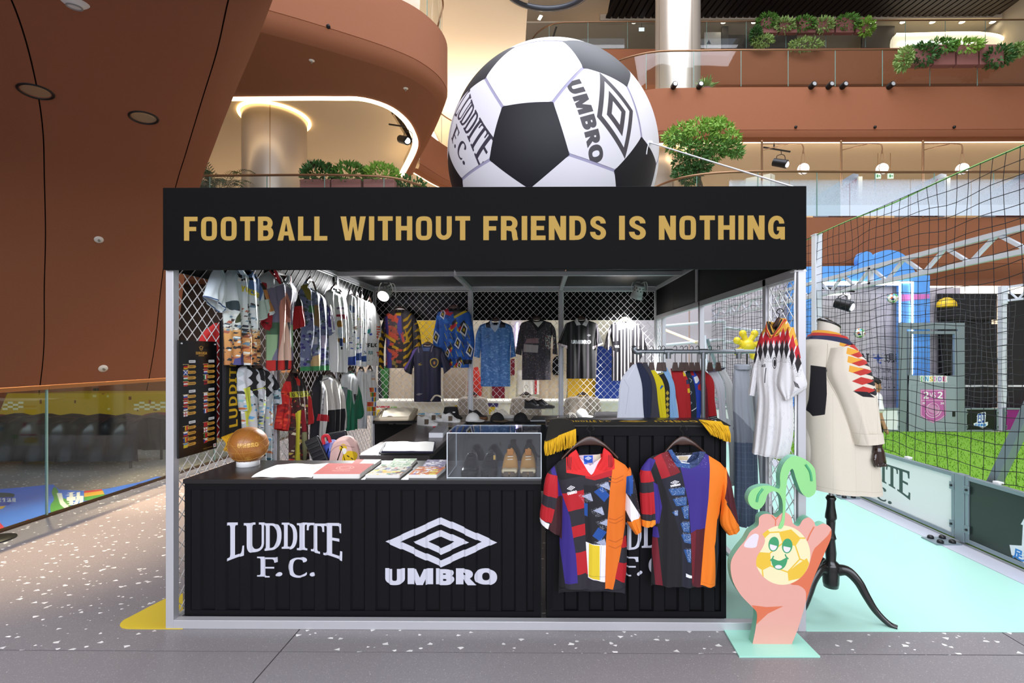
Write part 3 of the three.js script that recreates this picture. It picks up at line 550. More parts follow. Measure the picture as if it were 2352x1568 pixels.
// ---------------------------------------------------------------- left: glass balustrade, what lies beyond it
{
const X = -5.31,y1 = 1.37,rail = thing('glass_balustrade','glass balustrade with flat copper handrail along the left edge of the floor','balustrade',[X,0,-2]);
const joints = [2.6,0.35,-2.09,-4.75,-7.4];
for (let i = 0;i + 1 < joints.length;i++) obj('pane',box(X - 0.008,0.02,joints[i] - 0.01,X + 0.008,y1,joints[i + 1] + 0.01),mat(0xdfe8e6,0.03,{transmission:1,thickness:0,ior:1.5}),rail);
for (const z of joints) obj('pane_edge',box(X - 0.009,0.02,z - 0.008,X + 0.009,y1,z + 0.008),mat(0x8fb0a6,0.15,{metalness:0.2}),rail);
for (let i = 0;i + 1 < joints.length;i++) obj('handrail',box(X - 0.03,y1,joints[i] - 0.002,X + 0.03,y1 + 0.045,joints[i + 1] + 0.002,0.006),mat(0xb07a4c,0.35,{metalness:0.7}),rail);
obj('base_channel',box(X - 0.035,0,2.6,X + 0.035,0.02,-7.4),BRONZE,rail);
// printed sheet on the floor behind the glass
const P = (px,py) => onY(px,py,0.006),edge = [P(-90,1130),P(60,1118),P(122,1112),P(136,1124),P(196,1127),P(245,1122),P(320,1107),P(360,1094),P(385,1096)];
const poly = [...edge.map((p) => [p.x,p.z]),[X - 0.05,edge[8].z],[X - 0.05,1.2],[edge[0].x - 0.6,1.2]];
const xs = poly.map((p) => p[0]),zs = poly.map((p) => p[1]),bx = [Math.min(...xs),Math.max(...xs)],bz = [Math.min(...zs),Math.max(...zs)],n = 220;
const tex = canvasTex(Math.round((bx[1] - bx[0]) * n),Math.round((bz[1] - bz[0]) * n),(c,w,h) => {
const q = (px,py) => {const p = onY(px,py,0.006);return [(p.x - bx[0]) * n,(p.z - bz[0]) * n];};
const fill = (color,pts) => {c.fillStyle = color;c.beginPath();for (const p of pts) c.lineTo(...q(...p));c.fill();};
const gr = c.createLinearGradient(0,0,0,h);gr.addColorStop(0,'#3f74ea');gr.addColorStop(0.7,'#4f8af2');gr.addColorStop(1,'#86b6f6');c.fillStyle = gr;c.fillRect(0,0,w,h);
fill('#57a04a',roundOutline([[125,1118],[133,1126],[134,1140],[152,1146],[162,1158],[158,1176],[138,1184],[118,1178],[116,1160],[124,1146],[119,1130]]));
fill('#eef2f4',[[130,1132],[142,1132],[146,1150],[165,1170],[156,1174],[138,1158]]);
fill('#d8363c',[[193,1124],[230,1119],[236,1126],[193,1132]]);fill('#e0a93c',[[193,1132],[236,1126],[240,1134],[193,1141]]);fill('#4f9a44',[[193,1141],[240,1134],[244,1142],[193,1150]]);fill('#4a55c8',[[193,1150],[240,1144],[236,1152],[193,1168]]);
// the large character lies foreshortened on the floor as the photograph shows it
c.strokeStyle = '#f4f6fa';c.lineWidth = 7;c.lineJoin = 'round';
for (const s of STROKES.動.split('|')) {c.beginPath();for (const t of s.split(' ')) {const [a,b] = t.split(',').map(Number);c.lineTo(...q(152 + a * 0.38,1127 + b * 0.36));} c.stroke();}
fill('#2e4d50',roundOutline([[-40,1131],[0,1131],[33,1135],[30,1142],[0,1142],[-40,1142]]));fill('#2353c8',[[-20,1142],[32,1141],[28,1154],[20,1160],[-20,1162]]);fill('#e8b63a',[[-10,1163],[14,1161],[6,1168],[-10,1170]]);
c.strokeStyle = '#ffffff';c.lineWidth = 2.4;[...'素生活貝'].forEach((ch,i) => {for (const s of STROKES[ch].split('|')) {c.beginPath();for (const t of s.split(' ')) {const [a,b] = t.split(',').map(Number);c.lineTo(...q(-6 + i * 11 + a * 0.1,1143 + b * 0.1));} c.stroke();}});
fill('#d8304a',roundOutline([[57,1199],[64,1192],[70,1199],[64,1206]]));fill('#58a048',[[48,1208],[58,1202],[76,1203],[74,1210]]);fill('#cf2f48',roundOutline([[-6,1196],[4,1204],[14,1218],[12,1224],[-6,1226]]));
fill('#1f3fa8',roundOutline([[312,1116],[318,1110],[332,1108],[342,1112],[338,1120],[318,1124]]));
});
const g = slab(poly,0.006,0.005),p = g.attributes.position,uv = new Float32Array(p.count * 2);
for (let i = 0;i < p.count;i++) {uv[2 * i] = (p.getX(i) - bx[0]) / (bx[1] - bx[0]);uv[2 * i + 1] = 1 - (p.getZ(i) - bz[0]) / (bz[1] - bz[0]);}
g.setAttribute('uv',new THREE.BufferAttribute(uv,2));
single('floor_graphic','bright blue printed floor sheet with rainbow bars behind the left glass','floor graphic',g,withMap(tex,0.45));
// yellow event counter and the table under black sheeting
const stall = thing('event_counter','yellow event counter with checkered print seen dimly through the left glass','counter',[-9,0,-6.2]);
const print = canvasTex(1024,512,(c,w,h) => {
c.fillStyle = '#c7a01f';c.fillRect(0,0,w,h);const r = rand(5);
for (let i = 0;i < 3;i++) for (let a = 0;a < 12;a++) for (let b = 0;b < 4;b++) if ((a + b) % 2) {c.fillStyle = i % 2 ? '#8a8a4a' :'#e8e2bc';c.fillRect(120 + i * 330 + a * 20,70 + (i % 2) * 160 + b * 20,20,20);}
c.fillStyle = '#7d2b33';for (const [x,y,s] of [[90,120,60],[260,300,110],[560,400,70],[880,260,90]]) {c.beginPath();c.arc(x,y,s,0,7);c.fill();}
c.fillStyle = '#4f8a5a';c.fillRect(0,440,300,72);c.fillStyle = '#efe3a8';c.fillRect(0,210,w,10);
for (let i = 0;i < 40;i++) {c.fillStyle = ['#d9c87a','#a86a28','#704018'][i % 3];c.fillRect(r() * w,r() * h,4 + r() * 10,12 + r() * 30);}
});
obj('front_panel',planarUv(box(-11.5,0.02,-5.9,-6.4,1.02,-5.96),-11.5,0,-6.4,1),withMap(print,0.6),stall);
obj('counter_body',box(-11.5,0,-5.97,-6.4,1.0,-6.8),mat(0xb08c1e,0.6),stall);
for (const x of [-11.4,-9.2,-6.3]) obj('post',box(x - 0.03,0,-6.8,x + 0.03,1.05,-6.86),BLACKMETAL,stall);
const table = thing('covered_table','long table covered with wrinkled black sheeting behind the left glass','table',[-7.4,0,-4.6]),r = rand(9);
obj('sheeting',sheet(40,14,(u,v) => {const w = v < 0.5 ? 0 :1,x = lerp(-8.8,-6.1,u),f = 0.03 * Math.sin(u * 37 + v * 9) + 0.02 * Math.sin(u * 71 - v * 17);return v < 0.3 ? V(x,0.12 + v / 0.3 * 0.6,-4.2 + f) :v < 0.7 ? V(x,0.74 + f,-4.2 - (v - 0.3) / 0.4 * 0.8) :V(x,0.74 - (v - 0.7) / 0.3 * 0.6,-5 + f);}),mat(0x1b1d22,0.3,{two:true}),table);
for (const x of [-8.6,-6.3]) for (const z of [-4.3,-4.9]) obj('leg',rod(V(x,0,z),V(x,0.7,z),0.02),BLACKMETAL,table);
struct('wall_beyond',box(-14,0,-9.5,-7.2,3.6,-9.7),mat(0x4a3b33,0.8));
const st = thing('barrier_post','black round base of a barrier post at the left edge of the picture','barrier',onY(-14,1240,0).toArray());
const b = onY(-14,1240,0);obj('base',lathe([[0.001,0.025],[0.1,0.024],[0.15,0.012],[0.152,0],[0.001,0]],[b.x,0,b.z]),BLACKMETAL,st);obj('pole',rod(b.clone().setY(0.02),b.clone().setY(0.95),0.022),BLACKMETAL,st);
// yellow printed floor mat at the corner of the stand
const Q = (px,py) => {const q = onY(px,py,0.004);return [q.x,q.z];};
single('floor_mat','yellow floor sheet with a rounded corner at the left front post','mat',slab([Q(420,1362),Q(380,1374),Q(340,1394),Q(300,1415),Q(284,1423),Q(277,1430),Q(275,1436),Q(280,1441),Q(292,1443),Q(330,1443.5),Q(420,1443.5)],0.004,0.0035),mat(0xd9be3c,0.35));
// ceiling fittings in the soffit
const hit = (px,py,depth) => {const o = V(...EYE),d = ray(px,py).normalize(),rc = new THREE.Raycaster(o,d);scene.updateMatrixWorld(true);const h = rc.intersectObjects(scene.children.filter((c) => /^ceiling_/.test(c.name)),true).find((k) => /soffit_panel|balcony_soffit|fascia|floor_band|ceiling_plate/.test(k.object.name));if (!h) return null;const n = h.face.normal.clone().transformDirection(h.object.matrixWorld);if (n.dot(d) > 0) n.negate();return [h.point,n];};
for (const [px,py,r] of [[82,210,0.17],[330,270,0.17]]) {
const h = hit(px,py);if (!h) continue;const [p,n] = h,q = new THREE.Quaternion().setFromUnitVectors(V(0,-1,0),n),put = (g) => g.applyQuaternion(q).translate(p.x,p.y,p.z);
const o = thing('downlight',px < 200 ? 'recessed round downlight in the terracotta soffit, the one further left' :'recessed round downlight in the terracotta soffit, the one nearer the sign','downlight',p.toArray());
obj('trim_ring',put(new THREE.TorusGeometry(r,0.016,10,40).rotateX(Math.PI / 2)),BLACKMETAL,o);
obj('reflector',put(new THREE.CylinderGeometry(r * 0.98,r * 0.7,0.008,36)),mat(0xb9a98c,0.35,{metalness:0.7}),o);
const sp = p.clone().addScaledVector(n,0.06);spotLight('downlight_beam',0xffdcb0,190,sp.toArray(),px < 200 ? [-4.75,0,-1.7] :[-4.8,0,-3.6],0.3,0.9,4);
}
let k = 0;
for (const [px,py,r,where] of [[227,550,0.07,'midway down the swept terracotta soffit'],[237,846,0.08,'low on the swept terracotta soffit, above the copper handrail'],[716,139,0.06,'under the terracotta balcony, left one'],[932,203,0.06,'under the terracotta balcony, near its rounded end']]) {
const h = hit(px,py);if (!h) continue;const [p,n] = h,q = new THREE.Quaternion().setFromUnitVectors(V(0,-1,0),n),put = (g) => g.applyQuaternion(q).translate(p.x,p.y,p.z);
const o = thing('sprinkler','small round sprinkler head ' + where,'sprinkler',p.toArray());
obj('flange',put(new THREE.LatheGeometry([[0.001,-0.02],[r * 0.55,-0.02],[r,-0.004],[r,0.01]].map(([a,b]) => new THREE.Vector2(a,b)),20)),mat(0xd9d2c6,0.4,{two:true}),o);
obj('nozzle',put(new THREE.CylinderGeometry(r * 0.25,r * 0.3,0.05,10).translate(0,-0.035,0)),mat(0x9a9a92,0.3,{metalness:0.6}),o);
}
{const h = hit(170,4);if (h) {const [p,n] = h,q = new THREE.Quaternion().setFromUnitVectors(V(0,-1,0),n),put = (g) => g.applyQuaternion(q).translate(p.x,p.y,p.z),o = thing('smoke_detector','round pale detector in the soffit at the upper left edge','detector',p.toArray());
obj('base',put(new THREE.LatheGeometry([[0.001,-0.05],[0.06,-0.05],[0.1,-0.02],[0.13,0.01]].map(([a,b]) => new THREE.Vector2(a,b)),28)),mat(0xcfcfca,0.5,{two:true}),o);obj('grille',put(new THREE.TorusGeometry(0.06,0.008,8,24).rotateX(Math.PI / 2).translate(0,-0.05,0)),mat(0x8d8d88,0.5),o);}}
{const h = hit(754,61);if (h) {const [p,n] = h,o = thing('wall_sensor','small black sensor on the crease of the curved terracotta balcony','sensor',p.toArray());obj('body',ball(0.045,p.toArray(),12),BLACKMETAL,o);obj('cap',rod(p,p.clone().addScaledVector(n,0.06),0.02),BLACKMETAL,o);}}
}
// ---------------------------------------------------------------- second floor left: column, planters, palm, track lamp
function column(name,label,x,z,r,y0,y1,halo) {
const o = thing(name,label,'column',[x,y0,z]),m = mat(0xbdb3a8,0.3,{metalness:0.55});
for (let k = 0;k < 4;k++) obj('cladding_panel',new THREE.CylinderGeometry(r,r,y1 - y0,18,1,true,k * Math.PI / 2 + 0.37,Math.PI / 2 - 0.02).translate(x,(y0 + y1) / 2,z),m,o);
obj('core',new THREE.CylinderGeometry(r * 0.985,r * 0.985,y1 - y0,40).translate(x,(y0 + y1) / 2,z),mat(0x9a7a4a,0.4,{metalness:0.6}),o);
if (halo) {obj('cove_light',new THREE.TorusGeometry(r + 0.07,0.05,8,48).rotateX(Math.PI / 2).translate(x,y1 - 0.1,z),COVE_DIM,o);}
return o;
}
column('round_column','round pale metal column with glowing ring at its top, behind the left planters',-7.95,-11.3,0.87,5.07,8.95,true);
column('round_column','round silver column between the two upper glass balustrades on the right',4.95,-14.2,0.78,10.1,19.9,false);
column('round_column','lower round column with glowing ring behind the bushy tree',4.2,-14.0,0.85,5.07,8.95,true);
{
const z = -9.15,y = 5.07,PINK = mat(0x8e5a55,0.7),SOIL = mat(0x2a1d14,0.95);
let i = 0;
for (const [x0,x1,where] of [[688,757,'left'],[760,828,'middle'],[834,905,'right']]) {
const a = onZ(x0,430,z).x,b = onZ(x1,430,z).x,o = thing('planter_box',['first','second','third'][i] + ' of the three dusky pink planters with ferns beside the round column','planter',[(a + b) / 2,y,z],'planters on the second floor');
obj('box',box(a,y,z,b,y + 1.16,z - 0.5,0.02),PINK,o);obj('soil',box(a + 0.03,y + 1.16,z - 0.03,b - 0.03,y + 1.165,z - 0.47),SOIL,o);
stuff(obj('foliage',foliage(420,cloud(V((a + b) / 2,y + 1.34,z - 0.25),0.42,0.3 - 0.05 * (i === 2),0.28),0.13,0.035,30 + i),LEAFY[i === 0 ? 1 :i === 1 ? 0 :2],o));
i++;
}
const e = onZ(940,412,-9.7),o = thing('low_shrub','dark green shrub at the end of the planters, by the glowing cove','shrub',[e.x,y,-9.7]);
obj('pot',lathe([[0.001,0],[0.2,0],[0.26,0.85],[0.001,0.85]],[e.x,y,-9.7]),PINK,o);stuff(obj('foliage',foliage(360,cloud(V(e.x,y + 1.08,-9.7),0.45,0.3,0.3),0.12,0.03,37),LEAFY[1],o));
// palm
const pz = -10.2,pb = onZ(505,430,pz),palm = thing('potted_palm','feathery palm behind the glass at the left end of the sign','plant',[pb.x,y,pz]),fr = [],r = rand(8);
obj('pot',lathe([[0.001,0],[0.24,0],[0.3,0.8],[0.001,0.8]],[pb.x,y,pz]),PINK,palm);
for (let f = 0;f < 30;f++) {
const a = r() * 6.28,reach = 0.5 + r() * 0.35,top = y + 1.45 + r() * 0.85,base = V(pb.x,y + 0.8,pz),mid = V(pb.x + Math.cos(a) * reach * 0.5,top,pz + Math.sin(a) * reach * 0.5),end = V(pb.x + Math.cos(a) * reach * 1.15,top - 0.25 - r() * 0.3,pz + Math.sin(a) * reach * 1.15),c = new THREE.QuadraticBezierCurve3(base,mid,end);
fr.push(new THREE.TubeGeometry(c,10,0.008,4).toNonIndexed());
for (let t = 0.35;t < 1;t += 0.045) for (const s of [-1,1]) {const p = c.getPoint(t),tg = c.getTangent(t),side = new THREE.Vector3().crossVectors(tg,V(0,1,0)).normalize().multiplyScalar(s).add(tg.clone().multiplyScalar(0.7)).add(V(0,-0.25,0)).normalize();const lf = leaf(0.26 * (1.15 - t * 0.6),0.012,0.1);lf.deleteAttribute('uv');fr.push(lf.applyQuaternion(new THREE.Quaternion().setFromUnitVectors(V(0,1,0),side)).translate(p.x,p.y,p.z));}
}
for (const g of fr) g.deleteAttribute('uv');
stuff(obj('fronds',mergeGeometries(fr),mat(0x3a4a2c,0.7,{two:true}),palm));
}
function trackLamp(label,px,py,z,rodTop,rail) {// black spotlight hung from a short track
const p = onZ(px,py,z),o = thing('track_spotlight',label,'spotlight',p.toArray()),k = 0.011 * (EYE[2] - z) / 12;
const s = (EYE[2] - z) / FOCAL,q = (dx,dy,dz = 0) => V(p.x + dx * s,p.y - dy * s,p.z + dz);
obj('track',bar(q(-rail,-40,0.05),q(rail * 0.8,-33,-0.05),0.035),BLACKMETAL,o);
obj('stem',rod(q(-10,-40),q(-10,-52),0.02),BLACKMETAL,o);
obj('bracket',[tube([q(6,-34),q(6,-26),q(-3,-22),q(-4,-6)],0.01),tube([q(6,-26),q(14,-22),q(14,0)],0.01)],BLACKMETAL,o);
obj('head',[rod(q(-12,-7,0.02),q(9,5,0.25),0.11,16,0.12)],BLACKMETAL,o);
obj('lens',rod(q(9,5,0.25),q(9.6,5.3,0.262),0.085,16),glow(0xe8f4ff,1.2),o);
}
trackLamp('black track spotlight hanging under the cream ceiling, left of the ball',932,327,-10.8,0,38);
trackLamp('black track spotlight above the frosted glass, between tree and first globe lamp',1788,380,-11,0,36);
trackLamp('black track spotlight hanging before the lavender wall at the right',1930,702,-7.6,0,44);
{
const dome = onY(721,372,8.9);const o = thing('dome_camera','white and black ceiling camera above the left planters','camera',dome.toArray());
obj('housing',lathe([[0.001,0.08],[0.22,0.08],[0.24,0.02],[0.2,0]],[dome.x,8.84,dome.z]),mat(0xe0ddd8,0.4,{two:true}),o);obj('dome',new THREE.SphereGeometry(0.18,20,10,0,6.3,Math.PI / 2,Math.PI / 2).translate(dome.x,8.84,dome.z),mat(0x101012,0.1),o);
const a = onY(697,368,8.93),b = onY(914,253,8.93);single('ceiling_track','thin black track running diagonally across the cream ceiling on the left','track',bar(a,b,0.05,0.05),BLACKMETAL);
let n = 0;
for (const [px,py,qx,qy,y] of [[843,243,852,255,8.93],[766,298,776,308,8.93],[898,357,900,366,8.93],[1105,26,1111,8,13.4],[1069,45,1073,35,13.4],[1150,72,1155,63,13.4],[1040,167,1042,159,13.4],[1068,98,1071,88,13.4],[1238,45,1243,36,13.4],[1015,36,1018,30,13.4]]) {
const a = onY(px,py,y),b = onY(qx,qy,y);if (a.distanceTo(b) > 4 || !isFinite(a.x)) continue;
const spot = y < 10 ? ['below the glowing cove at the right','right of the round column','near the end of the left cove'][n] :['nearest the top edge','left of the topmost one','centre of the group','lowest of the group','second from below','beside the black line','at the balcony edge'][n - 3];
single('slot_light',y < 10 ? 'short warm slot light in the cream ceiling ' + spot :'slot light in the high cream ceiling, ' + spot,'ceiling light',bar(a.setY(y),b.setY(y),0.1,0.03),glow(0xfff0cf,4),'slot lights in the cream ceilings');n++;
}
}
// ---------------------------------------------------------------- right: floor sheets, the small football pitch
const PX = 3.88,PZ = -7.72,PTOP = 0.64;
{
const Q = (px,py,y = 0.005) => {const q = onY(px,py,y);return [q.x,q.z];};
const mint = single('floor_sheet','mint green floor sheet between stand and pitch','floor sheet',(() => {
const x0 = XL + 0.3,x1 = 3.66,z1 = -7.6,g = slab([[x0 + 2.2,-0.055],[XR,-0.055],[XR + 0.002,-0.002],[x1,-0.002],[x1,z1],[x0 + 2.2,z1]],0.005,0.004),p = g.attributes.position,uv = new Float32Array(p.count * 2);
for (let i = 0;i < p.count;i++) {uv[2 * i] = (p.getX(i) + 0.5) / 4.2;uv[2 * i + 1] = (p.getZ(i) + 7.6) / 7.6;} g.setAttribute('uv',new THREE.BufferAttribute(uv,2));return g;
})(),withMap(canvasTex(840,1520,(c,w,h) => {
const m = (px,py) => {const q = onY(px,py,0.005);return [(q.x + 0.5) / 4.2 * w,h - (q.z + 7.6) / 7.6 * h];};
c.fillStyle = '#b2e2d3';c.fillRect(0,0,w,h);
const f = (col,pts) => {c.fillStyle = col;c.beginPath();for (const p of pts) c.lineTo(...m(...p));c.fill();};

}),0.32));
single('floor_strip','pale grey floor strip with glossy surface along the pitch boards','floor sheet',slab([[3.664,0.6],[24,0.6],[24,-7.6],[3.664,-7.6]],0.006,0.005),mat(0xc9ccd8,0.3));
// turf: a mat, with its pile as stuff
const turf = thing('artificial_turf','bright green artificial turf inside the pitch boards','turf',[6.8,0,-3.6]);
obj('turf_mat',box(PX + 0.04,0.006,2,13.4,0.03,PZ),mat([0.13,0.3,0.015],0.95),turf);
const r = rand(21),blades = [],n = 26000;
const proto = new THREE.BufferGeometry();proto.setAttribute('position',new THREE.Float32BufferAttribute([-0.006,0,0,0.006,0,0,0.004,0.03,0.004],3));proto.setAttribute('normal',new THREE.Float32BufferAttribute([0,0.6,0.8,0,0.6,0.8,0,0.6,0.8],3));
const pile = new THREE.InstancedMesh(proto,mat([0.17,0.36,0.015],0.9,{two:true}),n),m4 = new THREE.Matrix4(),c = new THREE.Color();
for (let i = 0;i < n;i++) {const z = PZ + Math.pow(r(),1) * 8.2,x = PX + 0.06 + r() * 6.6;m4.makeRotationY(r() * 6.28).setPosition(x - 6.8,0.03,z + 3.6);pile.setMatrixAt(i,m4);const k = 0.75 + r() * 0.5;pile.setColorAt(i,c.setRGB(k,k,k));}
pile.name = 'pile';pile.userData.kind = 'stuff';shadowed(pile);turf.add(pile);
}
const GALV = mat(0x8f9ca4,0.42,{metalness:0.4}),WHITEPOLE = mat(0xdfe3ee,0.4),BOLT = mat(0x1a1a1c,0.4);
const SHIELD_LOGO = (c,x,y,s) => {// blue academy mark: tall block with two white characters over brush lettering
c.save();c.translate(x,y);c.scale(s,s);
c.fillStyle = '#e9eef4';c.beginPath();for (const p of [[26,0],[78,-10],[82,4],[76,66],[96,62],[96,86],[80,96],[60,110],[30,100],[-4,92],[-8,74],[16,66],[18,26],[14,26]]) c.lineTo(...p);c.fill();
c.fillStyle = '#1746a0';c.beginPath();for (const p of [[24,6],[50,1],[50,70],[22,72]]) c.lineTo(...p);c.fill();c.beginPath();for (const p of [[54,0],[74,-4],[72,68],[54,70]]) c.lineTo(...p);c.fill();
cjk(c,'宜',27,14,21,'#fff',0.11);cjk(c,'嘉',26,40,21,'#fff',0.11);c.fillStyle = '#fff';fitText(c,'DZ',56,12,15,40,'#fff');
cjk(c,'足球學院',0,76,20,'#2f7fd0',0.16,-0.1);c.restore();
};
// one board: galvanised frame, printed panel, hinge plates; runs from (xa, za) to (xb, zb)
function board(label,a,b,y0,y1,color,draw,texW = 1024) {
const o = thing('pitch_board',label,'board',[(a[0] + b[0]) / 2,0,(a[1] + b[1]) / 2]);
const A = V(a[0],0,a[1]),B = V(b[0],0,b[1]),d = B.clone().sub(A),L = d.length(),dir = d.clone().normalize(),nrm = V(-dir.z,0,dir.x);
const m = new THREE.Matrix4().makeBasis(dir,V(0,1,0),nrm).setPosition(A),put = (g) => g.applyMatrix4(m),e = 0.035;
let pm = mat(color,0.35);
if (draw) pm = withMap(canvasTex(texW,Math.round(texW * (y1 - y0 - 2 * e) / (L - 2 * e)),(c,w,h) => {c.fillStyle = color;c.fillRect(0,0,w,h);c.scale(w / (L - 2 * e),w / (L - 2 * e));draw(c,L - 2 * e,y1 - y0 - 2 * e);}),0.35);
obj('panel',put(planarUv(box(e,y0 + e,0.004,L - e,y1 - e,-0.02),e,y0 + e,L - e,y1 - e)),pm,o);
for (const [x0,q0,x1,q1] of [[0,y0,e,y1],[L - e,y0,L,y1],[e,y0,L - e,y0 + e],[e,y1 - e,L - e,y1]]) obj('frame_bar',put(box(x0,q0,0.016,x1,q1,-0.024,0.003)),GALV,o);
for (const x of [0,L]) for (const h of [0.2,0.8]) {const y = lerp(y0,y1,h);const p = obj('hinge_plate',put(box(x - 0.05 * (x > 0),y - 0.035,0.018,x + 0.05 * (x === 0),y + 0.035,0.023,0.004)),GALV,o);obj('bolt',put(new THREE.CylinderGeometry(0.011,0.011,0.012,10).rotateX(Math.PI / 2).translate(x + (x > 0 ? -0.025 :0.025),y,0.026)),BOLT,p);}
return o;
}
{
const y0 = 0.04,zJ = -1.42;
// walking direction chosen so that the printed side looks towards the stand (-x)
board('white pitch board with dark green arched word mark, behind the mannequin',[PX,-3.55],[PX,zJ - 0.05],y0,PTOP,'#f1f4f2',(c,w,h) => luddite(c,0.38,0.08,1.12,0.44,'#2f4a42'));
board('dark green pitch board with blue football academy mark at the right edge',[PX,zJ + 0.06],[PX,0.72],y0,PTOP,'#2b3530',(c,w,h) => SHIELD_LOGO(c,0.4,0.12,0.0042));
const o = thing('board_post','square grey post between the white and the dark green pitch board','post',[PX,0,zJ]);
obj('post',box(PX - 0.02,0.03,zJ + 0.055,PX + 0.04,PTOP + 0.005,zJ - 0.045,0.004),GALV,o);
for (const [z,nm] of [[zJ - 0.04,'by the board joint'],[-2.85,'under the word mark']]) {
const q = thing('floor_bracket','grey floor plate with four black feet ' + nm,'bracket',[PX - 0.14,0,z]);
obj('plate',box(PX - 0.26,0.006,z + 0.09,PX - 0.03,0.016,z - 0.09),GALV,q);
for (const dx of [-0.2,-0.09]) for (const dz of [-0.055,0.055]) obj('foot',lathe([[0.001,0.045],[0.018,0.043],[0.026,0.034],[0.027,0.016],[0.001,0.016]],[PX + dx,0,z + dz],14),BOLT,q);
}
// entrance post beside the boy
const g = thing('gate_post','flat grey gate post of the pitch beside the boy','post',[PX,0,-3.62]);
obj('post',box(PX - 0.03,0.03,-3.56,PX + 0.06,1.44,-3.66,0.004),GALV,g);obj('latch',box(PX - 0.06,1.1,-3.58,PX - 0.03,1.3,-3.64),BOLT,g);
// back boards
const zb = PZ,bx = (px) => onZ(px,960,zb).x;
board('plain white board at the back of the pitch, behind the boy',[bx(1905),zb],[bx(2066),zb],y0,0.56,'#eef1f2');
board('black back board of the pitch with small blue academy mark',[bx(2216),zb],[bx(2292),zb],y0,0.56,'#15161a',(c,w,h) => SHIELD_LOGO(c,w * 0.27,h * 0.18,h * 0.0068),512);
board('magenta board at the back right of the pitch',[bx(2306),zb],[bx(2306) + 2.4,zb],y0,0.56,'#8f1d78');
board('white board far left at the back of the pitch',[PX,zb],[bx(1900),zb],y0,0.56,'#e9edf0');
}
{// steel gate with crest
const z = PZ + 0.02,P = (px,py) => onZ(px,py,z),o = thing('pitch_gate','grey steel gate at the back of the pitch with pink two-against-two crest','gate',[P(2140,993).x,0,z]);
const R = (name,x0,y0,x1,y1,m = GALV,d0 = 0,d1 = -0.05) => {const a = P(x0,y1),b = P(x1,y0);return obj(name,box(a.x,Math.max(a.y,0.02),z + d0,b.x,b.y,z + d1,0.003),m,o);};
R('frame_post',2067,741,2083,993);R('frame_post',2200,741,2216,993);R('frame_head',2083,741,2200,756);
R('leaf_stile',2086,760,2094,990,GALV,0.012);R('leaf_stile',2192,760,2199,990,GALV,0.012);R('leaf_rail',2094,760,2192,767,GALV,0.012);
const crest = printTex(2086,862,2199,990,720,(c) => {
c.fillStyle = '#98a3ab';c.fillRect(2080,850,140,150);
c.strokeStyle = '#7f8a92';c.lineWidth = 0.8;c.strokeRect(2093,884,100,99);
c.fillStyle = '#c667ac';c.beginPath();for (const p of [[2113,894],[2171,894],[2171,954],[2160,963],[2142,971],[2125,963],[2113,954]]) c.lineTo(...p);c.fill();
c.strokeStyle = '#f2dbea';c.lineWidth = 0.9;c.beginPath();for (const p of [[2115,896],[2169,896],[2169,953],[2159,961],[2142,969],[2126,961],[2115,953]]) c.lineTo(...p);c.closePath();c.stroke();c.beginPath();c.moveTo(2115,919);c.lineTo(2169,919);c.stroke();
fitText(c,'2',2120,899,12,16,'#fff');fitText(c,'vs',2134,901,14,12,'#fff','100px sans-serif');fitText(c,'2',2152,899,12,16,'#fff');fitText(c,'20',2117,923,8,5,'#fff');fitText(c,'24',2159,923,8,5,'#fff');
c.strokeStyle = '#f6e6f0';c.beginPath();c.arc(2142,939,14,0,7);c.stroke();c.lineWidth = 0.5;for (let i = -12;i < 13;i += 2.2) {const k = Math.sqrt(196 - i * i);c.beginPath();c.moveTo(2142 + i - k * 0.5,939 - k * 0.8);c.lineTo(2142 + i + k * 0.5,939 + k * 0.8);c.stroke();}
c.fillStyle = '#fff';for (let i = 0;i < 18;i++) {const a = 0.25 + i / 17 * 2.65;c.fillRect(2142 + Math.cos(a) * 19 - 0.7,939 + Math.sin(a) * 19 - 1,1.5,2);}
[...'OUTSIDE'].forEach((ch,i) => {if (i === 0 || i === 1) return;});const cols = ['#4cae4f','#3a9bd8','#f0c63a','#e25aa6','#7a58c2','#d8488c'];
[...'INSIDE'].forEach((ch,i) => {fitText(c,ch,2113.5 + i * 10,864,ch === 'I' ? 5 :9,12,'#f4f4f4','bold 100px sans-serif',22);fitText(c,ch,2114 + i * 10,864.5,ch === 'I' ? 4 :8,11,cols[i]);});
});
{const a = P(2086,990),b = P(2199,862);obj('leaf_panel',planarUv(box(a.x,a.y,z + 0.014,b.x,b.y,z - 0.02),a.x,a.y,b.x,b.y),withMap(crest,0.5,{metalness:0.1}),o);}
R('lock',2186,945,2192,956,BOLT,0.03);
}
